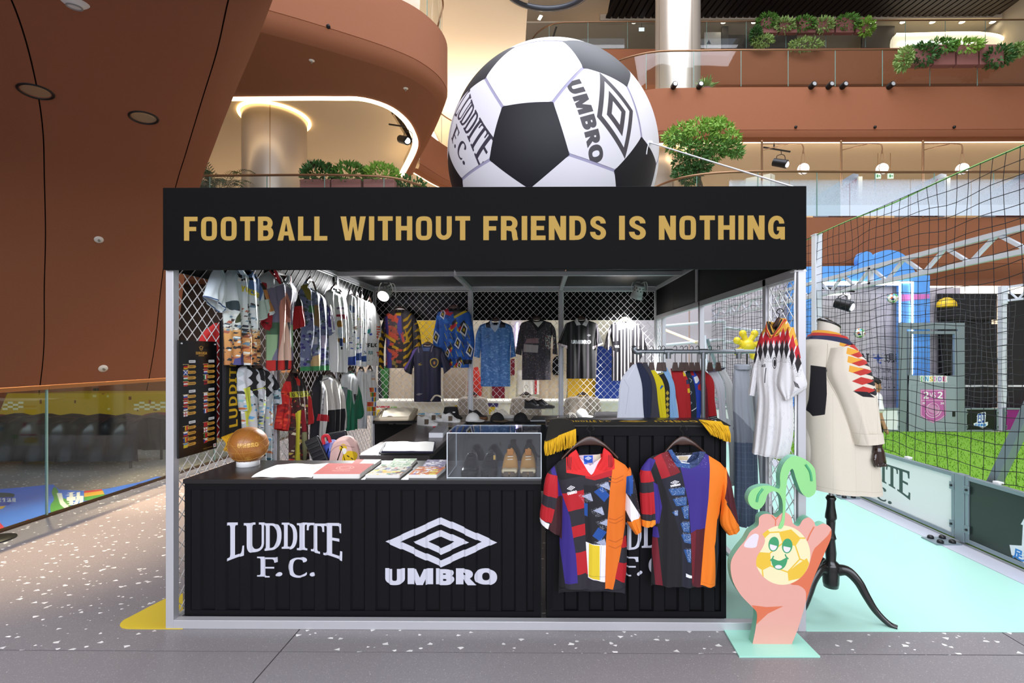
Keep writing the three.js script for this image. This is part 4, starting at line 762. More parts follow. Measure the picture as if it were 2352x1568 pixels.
{// posts, lattice girders, brace
const p1 = onX(1876,540,3.95),up = V(0,1,0);
const net = thing('net_post','tall pale square post carrying the net beside the sign','post',[3.95,0,p1.z]);
obj('post',box(3.95 - 0.05,0.03,p1.z + 0.05,3.95 + 0.05,p1.y,p1.z - 0.05,0.005),WHITEPOLE,net);obj('cap',box(3.95 - 0.056,p1.y,p1.z + 0.056,3.95 + 0.056,p1.y + 0.01,p1.z - 0.056),WHITEPOLE,net);
const lattice = (label,A,B,h,n,lower) => {
const o = thing('lattice_girder',label,'girder',A.toArray()),w = 0.045,d = B.clone().sub(A);
obj('upper_chord',bar(A,B,w,w),WHITEPOLE,o);obj('lower_chord',bar(A.clone().setY(A.y - h),B.clone().setY(B.y - h),w,w),WHITEPOLE,o);
for (let i = 0;i < n;i++) {const a = A.clone().addScaledVector(d,i / n),m = A.clone().addScaledVector(d,(i + 0.5) / n),b = A.clone().addScaledVector(d,(i + 1) / n);for (const [s,t] of [[a,m.clone().setY(m.y - h)],[m.clone().setY(m.y - h),b]]) obj('diagonal',bar(s,t,0.03,0.03),WHITEPOLE,o);if (i % 4 === 2) obj('upright',bar(a,a.clone().setY(a.y - h),0.045,0.045),WHITEPOLE,o);}
};
const a = onX(1853,649,4.02),b = onX(2440,482,4.02);
lattice('white lattice girder rising across the right side above the pitch',V(4.02,2.8,-8.2),V(4.02,2.8,0.4),0.2,16);
const zp = PZ - 0.1,q = onZ(2302,657,zp);
const post = thing('pitch_post','pale post at the back right of the pitch with a girder end','post',[q.x,0,zp]);obj('post',box(q.x - 0.06,0.03,zp + 0.05,q.x + 0.06,q.y,zp - 0.05,0.004),WHITEPOLE,post);obj('head_plate',box(q.x - 0.08,q.y - 0.4,zp + 0.07,q.x + 0.06,q.y,zp + 0.05),WHITEPOLE,post);
lattice('white lattice girder at the right edge, starting from the rear pitch post',V(q.x + 0.06,q.y - 0.03,zp),V(q.x + 0.02,q.y - 0.03,zp + 3.6),0.3,6);
const c0 = onX(2282,1112,PX + 0.12),c1 = onX(2362,945,PX + 0.12),br = thing('slanted_brace','thick grey slanted brace at the right edge of the pitch','brace',c0.toArray());
obj('brace',bar(c0,c0.clone().lerp(c1,1.6),0.075,0.075,V(1,0,0),0.004),GALV,br);obj('foot_plate',box(c0.x - 0.05,c0.y - 0.03,c0.z - 0.09,c0.x + 0.05,c0.y,c0.z + 0.09),GALV,br);
}
// netting: knotted square mesh of thin cord with slack
function netting(place,U,W,nu,nw,r,seed,slack) {
const g = [],rr = rand(seed),ph = Array.from({length:12},() => rr() * 6.28),sway = (u,w) => {const e = Math.min(1,(W - w) * 4) * 1;return [slack * e * (Math.sin(u * 5.1 + w * 1.7 + ph[0]) * 0.5 + Math.sin(u * 11 + ph[1] - w * 3) * 0.25),slack * e * (Math.sin(u * 3.7 + ph[2]) * 0.4 + Math.sin(u * 8.3 + w * 4 + ph[3]) * 0.3)];};
const pt = (i,j) => {const u = U * i / nu,w = W * j / nw,[a,b] = sway(u,w);return place(u + a,w + b);};
const seg = new THREE.CylinderGeometry(r,r,1,4,1,true),q = new THREE.Quaternion(),up = V(0,1,0);
const line = (a,b) => {const d = b.clone().sub(a),L = d.length();g.push(seg.clone().scale(1,L,1).applyQuaternion(q.setFromUnitVectors(up,d.normalize())).translate((a.x + b.x) / 2,(a.y + b.y) / 2,(a.z + b.z) / 2));};
for (let i = 0;i <= nu;i++) for (let j = 0;j <= nw;j++) {const a = pt(i,j);if (i < nu) line(a,pt(i + 1,j));if (j < nw) line(a,pt(i,j + 1));}
const knot = new THREE.OctahedronGeometry(r * 2.3).toNonIndexed();
const k = [];for (let i = 0;i <= nu;i++) for (let j = 0;j <= nw;j++) {const a = pt(i,j);k.push(knot.clone().translate(a.x,a.y,a.z));}
return [mergeGeometries(g),mergeGeometries(k)];
}
{
const NETCORD = mat(0x15161c,0.8),o = thing('side_net','black square-mesh net hung from a green cord along the stand side of the pitch','net',[3.92,0.66,-2]);
const top = 3.44,[cords,knots] = netting((u,w) => V(3.92,0.64 + w,1.1 - u),9.0,top - 0.64,76,24,0.0032,5,0.05);
stuff(obj('cords',cords,NETCORD,o));stuff(obj('knots',knots,NETCORD,o));
obj('edge_cord',tube(Array.from({length:14},(_,i) => V(3.93,top + 0.012 * Math.sin(i * 2.2),1.1 - i * 9 / 13)),0.008,90,6),mat(0x8fd070,0.6),o);
for (let i = 0;i < 9;i++) {const z = 0.9 - i * 1.0;obj('clip',box(3.895,0.635,z + 0.03,3.945,0.66,z - 0.03,0.006),mat(0xf2f2f2,0.4),o);}
const b = thing('rear_net','pale-corded net across the back of the pitch','net',[8,0.56,PZ]);
const [c2,k2] = netting((u,w) => V(PX + 0.1 + u,0.56 + w,PZ - 0.03),6.6,2.55,54,20,0.004,9,0.06);
stuff(obj('cords',c2,mat(0x5a5a62,0.8),b));stuff(obj('knots',k2,mat(0x4c4c54,0.8),b));
}
// ---------------------------------------------------------------- behind the pitch: lavender screen wall, blue cloud gate, black panels
{
const zw = -8.4,P = (px,py,z = zw) => onZ(px,py,z);
const wall = thing('lavender_screen','tall lavender grey screen with dark lettering and blue star behind the pitch','screen',[P(1830,900).x,0,zw]);
const tex = printTex(1862,652,2078,938,1400,(c) => {
c.fillStyle = '#c6bcc4';c.fillRect(1800,600,400,400);
const ink = '#2a2830';fitText(c,'y',1951,817,12,17,ink,'100px sans-serif',6);fitText(c,'AI',1974,812,22,19,ink,'100px sans-serif',7);
c.fillStyle = '#2d4da8';c.beginPath();for (let i = 0;i < 8;i++) {const a = i * Math.PI / 4,r = i % 2 ? 4 :13;c.lineTo(2017 + Math.cos(a) * r,822 + Math.sin(a) * r);} c.fill();for (const [x,y,s] of [[2007,815,4],[2022,833,5],[2028,812,2]]) {c.beginPath();for (let i = 0;i < 8;i++) {const a = i * Math.PI / 4,r = i % 2 ? s * 0.3 :s;c.lineTo(x + Math.cos(a) * r,y + Math.sin(a) * r);} c.fill();}
cjk(c,'現已',2032,811,22,ink,0.1);cjk(c,'支援以下型號',1981,845,10.4,'#4a4650',0.075);fitText(c,'eries  Z Flip5 · Z',1983,863,82,12,'#4a4650','100px sans-serif');
c.fillStyle = '#4a4650';for (const x of [2033,2042,2054,2061]) {c.beginPath();c.arc(x,888,2.4,0,3.14);c.fill();} c.fillStyle = '#8f8790';for (let i = 0;i < 5;i++) c.fillRect(2010,912 + i * 3.4,58,1.3);
});
obj('screen_panel',(() => {const a = P(1862,938),b = P(2078,652);return planarUv(box(a.x,a.y,zw,b.x,b.y,zw - 0.06),a.x,a.y,b.x,b.y);})(),withMap(tex,0.6),wall);
const LAV = mat(0xc4bac2,0.6);
for (const [x0,x1,y0,y1] of [[1300,1582,640,986],[1585,1858,640,986],[2078,2206,660,986],[1858,2078,938,986]]) {const a = P(x0,y1,zw - 0.07),b = P(x1,y0,zw - 0.07);obj('wall_panel',box(a.x,Math.max(0.01,a.y),zw - 0.07,b.x,b.y,zw - 0.13),LAV,wall);}
// blue gate cut to a cloud outline, with light tubes
const zg = -8.1,arch = roundOutline([[1973,612],[1971,596],[1977,582],[1990,577],[2002,581],[2008,590],[2018,580],[2036,574],[2058,576],[2078,586],[2092,602],[2101,622],[2106,632]],5,false);
const gate = thing('cloud_gate','sky blue gateway board with cloud-shaped top and white light tubes','gateway',[P(1960,960,zg).x,0,zg]);
obj('gate_board',plateZ([[1816,991],[1816,613],[1900,611],[1972,610],...arch,[2136,632],[2136,991],[2070,991],[2070,655],[1866,655],[1866,991]],zg,0.15),mat(0x5f9fee,0.5),gate);
obj('pink_band',plateZ([[2071,676],[2135,675],[2135,685],[2071,692]],zg + 0.004,0.004),mat(0xd977c4,0.5),gate);
const T = glow(0xffffff,4),tubeAt = (a,b) => obj('light_tube',rod(P(...a,zg + 0.03),P(...b,zg + 0.03),0.022,8),T,gate);
tubeAt([1862,648],[2097,648]);tubeAt([2096,648],[2094,860]);tubeAt([2067,652],[2067,740]);tubeAt([1866,653],[2066,653]);
tubeAt([1885,676],[1951,676]);tubeAt([1951,676],[1951,686]);obj('arm',rod(P(1885,676,zg + 0.03),P(1867,676,zg),0.02),GALV,gate);
// black display panels with thin white bars
const zk = -8.25,blk = mat(0x17161a,0.5);
let i = 0;
for (const [x0,y0,x1,y1,what] of [[2158,674,2290,734,'low wide black panel above the pitch gate'],[2165,760,2193,858,'narrow black panel behind the gate opening'],[2216,744,2291,936,'tall black panel right of the pitch gate'],[2304,674,2420,936,'tall black panel at the right edge behind the pitch']]) {
const a = P(x0,y1,zk),b = P(x1,y0,zk),o = thing('display_screen',what,'screen',[(a.x + b.x) / 2,a.y,zk]);obj('board',box(a.x,i === 1 ? a.y :Math.max(a.y,0.02),zk,b.x,b.y,zk - 0.08,0.004),blk,o);
if (i > 1) obj('white_bar',box(a.x,P(x0,888,zk).y,zk + 0.02,b.x,P(x0,884,zk).y,zk + 0.001),mat(0xe8e8ea,0.4),o);
obj('stand',box(a.x + 0.05,0,zk - 0.081,b.x - 0.05,a.y + 0.1,zk - 0.1),blk,o);
i++;
}
const yb = P(2174,690,zk + 0.2);single('yellow_ball','yellow half-hidden ball before the wide black panel','ball',new THREE.SphereGeometry(0.19,20,12,0,6.3,0,1.7).translate(yb.x,yb.y - 0.12,yb.z),mat(0xe8bd1c,0.5));
// printed footballs caught in the net
const bt = canvasTex(512,256,(c,w,h) => {c.fillStyle = '#f2f0e6';c.fillRect(0,0,w,h);const r = rand(6);for (let k = 0;k < 46;k++) {c.fillStyle = ['#f3cf2f','#3aa3dc','#1b2a6b','#e86a3a','#f7f4ea','#58b85e'][k % 6];c.beginPath();const x = r() * w,y = r() * h,s = 14 + r() * 30;for (let a = 0;a < 5;a++) c.lineTo(x + Math.cos(a * 1.26 + k) * s,y + Math.sin(a * 1.26 + k) * s * 0.8);c.fill();}});
for (const [px,py,r,what] of [[2050,685,11,'colourful football caught in the net near the light tubes'],[1974,765,11,'colourful football caught in the net above the lettering']]) {const p = P(px,py,PZ + 0.1),k = r * (EYE[2] - PZ) / FOCAL;const o = thing('printed_football',what,'ball',p.toArray());obj('ball',ball(k,p.toArray(),28),withMap(bt,0.4),o);const s = new THREE.TorusGeometry(k * 1.003,0.003,4,40);obj('seam',[s.clone().translate(...p.toArray()),s.clone().rotateY(1.57).translate(...p.toArray())],mat(0x3a3a40,0.6),o);}
// goal: white tubes, and the warm tube light
const zq = -7.95,gp = (px,py) => P(px,py,zq),goal = thing('goal_frame','white goal tubes seen through the right side of the stand','goal',gp(1660,900).toArray());
for (const [a,b] of [[[1519,749],[1664,737]],[[1664,737],[1662,960]],[[1519,793],[1662,779]],[[1664,752],[1752,760]],[[1664,784],[1750,790]],[[1519,749],[1519,985]]]) obj('tube',rod(gp(...a),gp(...b),0.035,10),WHITEPOLE,goal);
const wl = thing('warm_light_tube','slanted warm yellow light tube seen right of the rear corner','light',P(1560,770,-6).toArray());obj('tube',rod(P(1522,755,-6),P(1598,785,-6),0.02,10),glow(0xffb43a,5),wl);obj('end_cap',ball(0.035,P(1599,786,-6).toArray(),10),mat(0xd8c9a8,0.4),wl);obj('bracket',rod(P(1522,755,-6),P(1522,755,-6).setY(0),0.012),BLACKMETAL,wl);
const ld = thing('folding_ladder','pale ladder leaning beside the goal behind the clothes rail','ladder',P(1620,800,-5).toArray());obj('stile',bar(P(1618,770,-5),P(1628,960,-5),0.06,0.03),WHITEPOLE,ld);obj('stile',bar(P(1624,778,-5),P(1700,1000,-5.4),0.05,0.03),GALV,ld);for (const k of [0.3,0.5,0.7]) obj('step',bar(P(1618,770,-5).lerp(P(1628,960,-5),k),P(1624,778,-5).lerp(P(1700,1000,-5.4),k),0.05,0.02),GALV,ld);
// yellow balloon figure with round-ended arms
const zy = -5.4,s = 1,yp = (px,py) => P(px,py,zy),fig = thing('balloon_shape','yellow star-like balloon shape with rounded arms behind the clothes rail','balloon',yp(1715,800).toArray()),Y = mat(0xe9cf2d,0.35);
const arms = [[1694,783],[1707,767],[1732,768],[1738,790],[1730,815],[1695,806]].map(([x,y]) => rod(yp(1716,793),yp(x,y),0.05,12)),tips = [[1693,782],[1706,766],[1733,766],[1741,791],[1731,818],[1693,808]].map(([x,y]) => ball(0.065,yp(x,y).toArray(),14));
obj('body',ball(0.13,yp(1716,795).toArray(),20),Y,fig);arms.forEach((g,k) => {obj('arm',mergeGeometries([g.toNonIndexed(),tips[k].toNonIndexed()]),Y,fig);});obj('stick',rod(yp(1716,800),yp(1716,800).setY(0.01),0.012),BLACKMETAL,fig);
// ground-floor shop front line under the second floor
struct('wall_ground_floor',box(-7,0.0,-15.2,24,4.0,-15.4),mat(0xb8a99a,0.8));
}
// ---------------------------------------------------------------- unseen light panels, placed deep inside to brighten the floors and cream ceilings
function unseenLightPanel(label,x0,x1,z0,z1,y,L,color = 0xfff0dc) {
const o = thing('ceiling_light_panel',label,'ceiling light',[(x0 + x1) / 2,y,(z0 + z1) / 2]);
obj('diffuser',box(x0,y - 0.03,z0,x1,y,z1),glow(color,Math.min(L,3)),o);obj('frame_edge',box(x0 - 0.05,y - 0.02,z0 + 0.05,x1 + 0.05,y + 0.01,z1 - 0.05),mat(0xc8c2b8,0.5),o);
areaLight('unseen_panel_light',color,L,x1 - x0,Math.abs(z1 - z0),[(x0 + x1) / 2,y - 0.05,(z0 + z1) / 2],[(x0 + x1) / 2,0,(z0 + z1) / 2 + 0.001]);
}
unseenLightPanel('unseen warm light panel deep in the left of the second floor',-12.5,-5,-18,-26,8.9,2.2);
unseenLightPanel('unseen warm light panel deep in the right of the second floor',4,21,-23,-29,8.9,2.4);
unseenLightPanel('unseen warm light panel over the ground floor behind the stand',-6,3,-10,-14.5,3.93,3.5,0xfff0dc);
unseenLightPanel('unseen warm light panel over the ground floor at the far right',9.5,21,-10,-14.5,3.93,3.0,0xfff0dc);
unseenLightPanel('unseen light panel above the third floor on the left',-13,-5.5,-15.5,-24,13.33,4.5,0xfff0dc);
unseenLightPanel('unseen light panel above the fourth floor at the rear',2,22,-26,-30,19.8,4,0xfff0dc);
areaLight('cove_wash',0xffdfb4,13,18,0.12,[13.5,8.62,-12.55],[13.5,10,-15]);
single('unseen_uplight','unseen glowing strip behind the upper balustrade, placed to light the high cream ceiling','unseen_uplight',box(-5,10.1,-18.4,3,10.25,-18.7),glow(0xfff0dc,2));  // glowing strip out of view, placed with its area light to brighten the ceiling
areaLight('unseen_uplight_wash',0xfff0dc,55,8,0.3,[-1,10.28,-18.55],[-1,14,-18.551]);
areaLight('cove_wash',0xffdfb4,4,18,0.12,[13.5,3.68,-10.1],[13.5,4.6,-12]);
// ---------------------------------------------------------------- second floor right: tree, globe lamps, seats, frosted film
{
const z = -9.6,y = 5.07,t = onZ(1606,425,z);
const tree = thing('bushy_tree','bushy green indoor tree with drooping leaves right of the ball','tree',[t.x,y,z]);
obj('pot',lathe([[0.001,0],[0.28,0],[0.34,0.55],[0.001,0.55]],[t.x,y,z]),mat(0x9a938a,0.6),tree);
obj('trunk',[tube([V(t.x,y + 0.5,z),V(t.x - 0.04,y + 0.9,z),V(t.x + 0.03,y + 1.6,z)],0.05),tube([V(t.x + 0.05,y + 0.5,z),V(t.x + 0.09,y + 0.9,z + 0.04),V(t.x - 0.05,y + 1.5,z)],0.035)],mat(0x5a4a35,0.9),tree);
const C = (px,py,dz = 0) => onZ(px,py,z + dz);
const tuft = (list,n,seed,wide) => (r => foliage(n,(q) => {const t = list[Math.floor(q() * list.length)];return cloud(C(t[0],t[1],(q() - 0.5) * 0.7),t[2],t[2] * 0.45,t[2],-0.1)(q);},0.13,0.022,seed))();
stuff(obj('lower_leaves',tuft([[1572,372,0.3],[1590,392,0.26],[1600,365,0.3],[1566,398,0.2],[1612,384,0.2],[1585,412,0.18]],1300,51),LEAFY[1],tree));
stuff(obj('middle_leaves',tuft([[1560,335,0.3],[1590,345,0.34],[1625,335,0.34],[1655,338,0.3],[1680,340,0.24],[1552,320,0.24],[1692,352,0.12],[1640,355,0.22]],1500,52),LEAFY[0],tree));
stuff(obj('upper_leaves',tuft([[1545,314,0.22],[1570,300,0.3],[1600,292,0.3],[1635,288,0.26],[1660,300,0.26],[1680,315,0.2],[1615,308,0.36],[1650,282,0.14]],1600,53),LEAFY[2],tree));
const zl = -9.4;let i = 0;
for (const [px,gx] of [[1750,1845],[1932,2026],[2120,2210]]) {
const P = (x,q) => onZ(x,q,zl),o = thing('globe_lamp','white globe lamp on a slim bronze wall arm, ' + ['nearest the tree','middle one of three','rightmost of three'][i++],'lamp',P(px,480).setY(y).toArray(),'globe lamps on the second floor');
obj('pole',rod(P(px,326).clone(),P(px,500).setY(y),0.025),RAIL,o);obj('finial',ball(0.035,P(px,325).toArray(),10),RAIL,o);
obj('arm',tube([P(px,330),P(px + 40,330),P(gx - 12,330.5),P(gx - 3,332),P(gx,338),P(gx,352)],0.016),RAIL,o);obj('stay',rod(P(px,345),P(px + 60,331),0.012),RAIL,o);
for (const s of [-1,1]) obj('strap',rod(P(gx + s,345),P(gx + s * 7,382),0.006,6),RAIL,o);
const c = P(gx,388);obj('globe',ball(0.14,c.toArray(),24),glow(0xffffff,0.5),o);obj('band',new THREE.TorusGeometry(0.143,0.008,6,30).rotateZ(0.2).rotateY(0.5).translate(c.x,c.y,c.z),BRONZE,o);
const pl = new THREE.PointLight(0xfff2e0,2);pl.name = 'globe_light';pl.position.set(c.x,c.y,c.z + 0.17);pl.castShadow = true;pl.shadow.radius = 6;scene.add(pl);
}
// seats with slanted grey sides and maroon padding
i = 0;
for (const [x0,x1] of [[1905,1966],[2092,2168],[2290,2356]]) {
const zs = -9.5,P = (x,q,dz = 0) => onZ(x,q,zs + dz),o = thing('bench','maroon ribbed seat with slanted grey side panel, ' + ['left of three','middle of three','right of three'][i++],'bench',P(x0,500).setY(y).toArray(),'seats behind the frosted glass');
obj('side_panel',plateZ([[x0 - 34,452],[x1 - 6,398],[x1 + 6,400],[x1 + 6,498],[x0 - 34,498]],zs + 0.02,0.06),mat(0x7b8290,0.5),o);
for (let k = 0;k < 5;k++) {const xa = x0 + k * 13;obj('padding',plateZ([[xa,452 - k * 9],[xa + 11,446 - k * 9],[xa + 11,496],[xa,496]],zs + 0.06,0.06,0.012),mat(0x6a1d26,0.6),o);}
obj('end_post',plateZ([[x1 + 6,405],[x1 + 15,405],[x1 + 15,498],[x1 + 6,498]],zs + 0.08,0.12),mat(0xd8d2c0,0.5),o);
}
const cab = thing('cream_cabinet','cream boxy cabinet behind the glass, below the white rope','cabinet',onZ(1745,480,-10).setY(y).toArray());
obj('body',plateZ([[1714,409],[1770,398],[1770,505],[1702,505]],-10,0.4),mat(0xc9c3ae,0.5),cab);obj('side',plateZ([[1771,398],[1780,402],[1780,505],[1771,505]],-10.02,0.4),mat(0xb4ae9a,0.5),cab);
for (const [px,what] of [[2017,'left'],[2046,'right']]) {const e = onZ(px,404,-14),o = thing('exit_sign',what + ' one of two small pale green exit signs behind the globe lamps','sign',e.toArray());obj('sign_face',box(e.x - 0.1,e.y - 0.09,-14,e.x + 0.1,e.y + 0.09,-14.03),mat(0xbfe8d8,0.4,{emissive:0xbfe8d8,emissiveIntensity:0.5}),o);obj('pictogram',[box(e.x - 0.05,e.y - 0.05,-13.995,e.x,e.y + 0.05,-14),box(e.x + 0.02,e.y - 0.02,-13.995,e.x + 0.07,e.y + 0.02,-14)],mat(0x3d9a72,0.5),o);obj('hanger',rod(e.clone().setZ(-14.015),e.clone().setZ(-14.015).setY(8.9),0.008),RAIL,o);}
const bar0 = onZ(1860,440,-12.5);const counter = thing('bar_counter','long dark bar counter with small table lamps behind the frosted glass','counter',bar0.clone().setY(y).toArray());
obj('body',box(bar0.x,y,-12.5,15,y + 0.95,-13.1),mat(0x4a3c34,0.6),counter);obj('light_line',box(bar0.x + 1.2,y + 0.99,-12.9,15,y + 1.03,-12.95),glow(0xffd79a,2),counter);obj('top',box(bar0.x - 0.05,y + 0.95,-12.45,15.05,y + 0.99,-13.15),mat(0x6a5a4c,0.4),counter);
i = 0;for (const px of [1872,2062,2260]) {const e = onZ(px,432,-12.6),o = thing('table_lamp','small gold table lamp on the bar, ' + ['left one','middle one','right one'][i++],'lamp',[e.x,y + 0.99,-12.7]);obj('stem',rod(V(e.x,y + 0.99,-12.7),V(e.x,y + 1.3,-12.7),0.012),mat(0xb89a5a,0.3,{metalness:0.8}),o);obj('shade',lathe([[0.14,0],[0.06,0.07],[0.001,0.075]],[e.x,y + 1.29,-12.7],20),mat(0xc9a868,0.4,{two:true}),o);}
// graded dot film on the lower part of the balustrade panes
const film = canvasTex(1024,1024,(c,w,h) => {c.fillStyle = '#000';c.fillRect(0,0,w,h);const r = rand(77);c.fillStyle = '#fff';c.fillRect(0,h * 0.74,w,h);for (let k = 0;k < 190000;k++) {const v = r(),y0 = h * (0.12 + 0.68 * Math.pow(v,0.6));c.fillRect(r() * w,y0,2,2);}},{srgb:false});
const fm = new THREE.MeshPhysicalMaterial({color:0xd2dcec,roughness:0.5,alphaMap:film,transparent:true,side:THREE.DoubleSide}),fg = thing('frosted_film','frosted pale blue dotted film on the lower glass right of the sign','film',[10,5.1,-8.66]);
for (let k = 0;k < 11;k++) {const a = 4.6 + k * 1.46;obj('film_sheet',planarUv(box(a,5.11,-8.645,a + 1.45,6.12,-8.647),a,5.11,a + 1.45,6.12),fm,fg);}
}
// ---------------------------------------------------------------- third and fourth floor: planters, small lamps, light sign, dark slatted ceiling
{
const PINK = mat(0x84534e,0.7),hang = (name,label,z,y,list,seed) => {
const o = thing(name,label,'planter',[onZ(list[0],100,z).x,y,z]);
for (let k = 0;k + 1 < list.length;k++) {const a = onZ(list[k] + 2,100,z).x,b = onZ(list[k + 1] - 2,100,z).x;obj('box',box(a,y,z + 0.26,b,y + 0.62,z + 0.06,0.02),PINK,o);}
return o;
};
const z4 = -17.35,y4 = onZ(1850,84,z4).y,a = hang('hanging_planters','row of dusky pink planters with trailing green plants on the top balustrade',z4,y4,[1740,1782,1826,1868,1910,1955,1990],1);
let i = 0;
for (const [px,py,rx,ry,m] of [[1762,48,0.42,0.22,0],[1800,58,0.4,0.2,3],[1845,55,0.45,0.22,0],[1890,58,0.4,0.22,3],[1945,52,0.5,0.26,0],[1990,62,0.26,0.3,2],[1752,95,0.4,0.14,3],[1850,102,0.7,0.16,3],[1736,80,0.14,0.3,1]]) stuff(obj('foliage',foliage(330,cloud(onZ(px,py,z4 + 0.3),rx,ry,0.28,0),0.14,0.035,60 + i++),LEAFY[m],a));
const z3 = -11.93,y3 = onZ(2200,160,z3).y,b = hang('hanging_planters','planters with drooping plants on the middle balustrade near the right edge',z3,y3,[2078,2128,2180,2232,2290],2);
for (const [px,py,rx,ry,m] of [[2120,125,0.42,0.28,1],[2155,108,0.5,0.14,0],[2215,108,0.5,0.12,2],[2292,130,0.42,0.26,1],[2330,118,0.2,0.12,3],[2076,135,0.1,0.3,3]]) stuff(obj('foliage',foliage(360,cloud(onZ(px,py,z3 + 0.3),rx,ry,0.28,0),0.13,0.032,80 + i++),LEAFY[m],b));
const sp = onZ(1632,190,-11.9),sh = thing('small_agave','small pale green spiky plant at the foot of the upper glass','plant',[sp.x,10.1,-12.3]);obj('pot',lathe([[0.001,0],[0.12,0],[0.15,0.14],[0.001,0.14]],[sp.x,10.1,-12.3]),PINK,sh);stuff(obj('leaves',foliage(60,(r) => {const q = r() * 6.28;return [V(sp.x,10.22,-12.3),V(Math.cos(q),0.9,Math.sin(q))];},0.36,0.05,99),LEAFY[3],sh));
i = 0;
for (const px of [1548,1607,1866,1906,1938,2046]) {const p = onZ(px,196,-11.9),o = thing('ledge_spotlight','small black spotlight on the upper terracotta ledge, number ' + ['one','two','three','four','five','six'][i++] + ' from the ball','spotlight',p.toArray(),'spotlights on the upper ledge');obj('body',rod(p.clone().add(V(0,0,-0.1)),p.clone().add(V(0.02,0.01,0.08)),0.085,18),BLACKMETAL,o);obj('lens',rod(p.clone().add(V(0.02,0.01,0.08)),p.clone().add(V(0.021,0.011,0.09)),0.062,18),mat(0xcfd4da,0.2,{metalness:0.5}),o);obj('base',box(p.x - 0.05,10.1,p.z + 0.05,p.x + 0.05,p.y - 0.06,p.z - 0.05),BLACKMETAL,o);}
i = 0;for (const px of [1828,2010,2192]) {const p = onZ(px,291.5,-11.96);const o = thing('band_sensor',['left','middle','right'][i++] + ' one of three small black sensors on the wide terracotta band','sensor',p.toArray(),'sensors on the terracotta band');obj('body',ball(0.045,p.toArray(),12),BLACKMETAL,o);obj('stem',rod(p,p.clone().add(V(0,0,-0.06)),0.02),BLACKMETAL,o);}
// dark slatted roof bay with slats as parts
const yr = 19.2,root = structGroup('ceiling_slats'),A = (px,py) => onY(px,py,yr),e = A(1392,44),f = A(2330,46),near = e.z + 6;
struct('bay_backing',box(e.x + 0.05,yr + 0.14,near,23.8,yr + 0.2,e.z),mat(0x15100e,0.9),root);
for (let k = 0;k < 60;k++) {const x = e.x + 0.1 + k * 0.34;if (x > 23.4) break;struct('slat',bar(V(x,yr + 0.07,e.z + 0.02),V(x + 1.2,yr + 0.07,near),0.25,0.1),mat(0x261a16,0.6),root);}
struct('bay_edge',box(e.x - 0.3,yr - 0.05,e.z,23.9,yr + 0.25,e.z - 0.25),CREAM,root);
struct('bay_soffit',box(-1,yr + 0.0,e.z - 0.25,23.9,yr + 0.08,-30.9),CREAM,root);
i = 0;
for (const px of [1456,1662,1732,1800,1870,2006,2074,2142,2210,2280]) {const p = onY(px,50,yr - 0.02),o = thing('ceiling_spot','small bright ceiling spot under the top roof, ' + ['left of the silver column','right of the silver column','third from left','fourth from left','fifth from left','sixth from left','seventh from left','eighth from left','ninth from left','rightmost of the row'][i++],'ceiling light',p.toArray(),'ceiling spots under the top roof');obj('lens',disc(0.13,p.toArray(),0.03,16),glow(0xfff0d2,14),o);obj('ring',new THREE.TorusGeometry(0.15,0.02,6,20).rotateX(Math.PI / 2).translate(p.x,p.y,p.z),mat(0xd8d2c8,0.5),o);}
// oval light sign
const zs = -22,S2 = (px,py) => onZ(px,py,zs),o = thing('light_sign','long rounded glowing sign behind the top balustrade at the right','sign',S2(2180,115).setY(14.75).toArray());
obj('board',plateZ(roundOutline([[2056,80],[2056,118],[2270,118],[2300,112],[2308,98],[2300,82],[2270,77],[2100,77]],4),zs,0.2),mat(0xe9dcc2,0.5,{emissive:0xfff0d0,emissiveIntensity:0.6}),o);
obj('script_line',tube([S2(2066,100),S2(2110,99),S2(2130,97),S2(2150,101),S2(2180,97),S2(2230,99)].map((p) => p.setZ(zs + 0.05)),0.05),glow(0xffffff,5),o);obj('rim_light',tube(roundOutline([[2058,79],[2270,78],[2302,88],[2304,104],[2285,116],[2240,118]],4,false).map(([x,y]) => S2(x,y).setZ(zs + 0.04)),0.04),glow(0xffe7b4,5),o);
obj('foot',box(S2(2100,118).x,14.72,zs - 0.05,S2(2250,118).x,S2(2100,117).y,zs - 0.15),mat(0x4a4440,0.6),o);
const zd = -22.5,D = (px,py) => onZ(px,py,zd);let n = 0;
for (const [x0,y0,x1,y1,c] of [[1658,58,1673,118,0x55524e],[1673,80,1830,118,0x413c3a],[1980,60,2055,118,0x4a4440],[1618,74,1656,118,0xd8d4cc]]) struct('shop_panel',box(D(x0,y1).x,14.7,zd,D(x1,y1).x,D(x0,y0).y,zd - 0.1),mat(c,0.6),n++ ? scene.getObjectByName('wall_shops') :structGroup('wall_shops'));
const tri = D(1628,96);single('triangle_mark','small black triangle mark on the white shop panel beside the silver column','sign',plateZ([[1623,101],[1633,101],[1628,91]],zd + 0.012,0.01),BLACK);
const ex = D(1471,76),xs = thing('exit_sign','small bright exit sign behind the top glass, left of the silver column','sign',ex.toArray());obj('sign_face',box(ex.x - 0.14,ex.y - 0.09,zd + 0.3,ex.x + 0.14,ex.y + 0.09,zd + 0.27),mat(0xe4f4ff,0.4,{emissive:0xe4f4ff,emissiveIntensity:0.8}),xs);obj('hanger',rod(V(ex.x,ex.y,zd + 0.285),V(ex.x,yr,zd + 0.285),0.01),RAIL,xs);
// rim of the oval opening at the top edge, dark line and grey stripe on the high ceiling
const c0 = onY(1258,-40,13.33),ring = [];for (let k = 0;k <= 48;k++) {const q = k / 48 * 6.2832;ring.push(onY(1258 + 104 * Math.cos(q),-42 + 62 * Math.sin(q),13.34));}
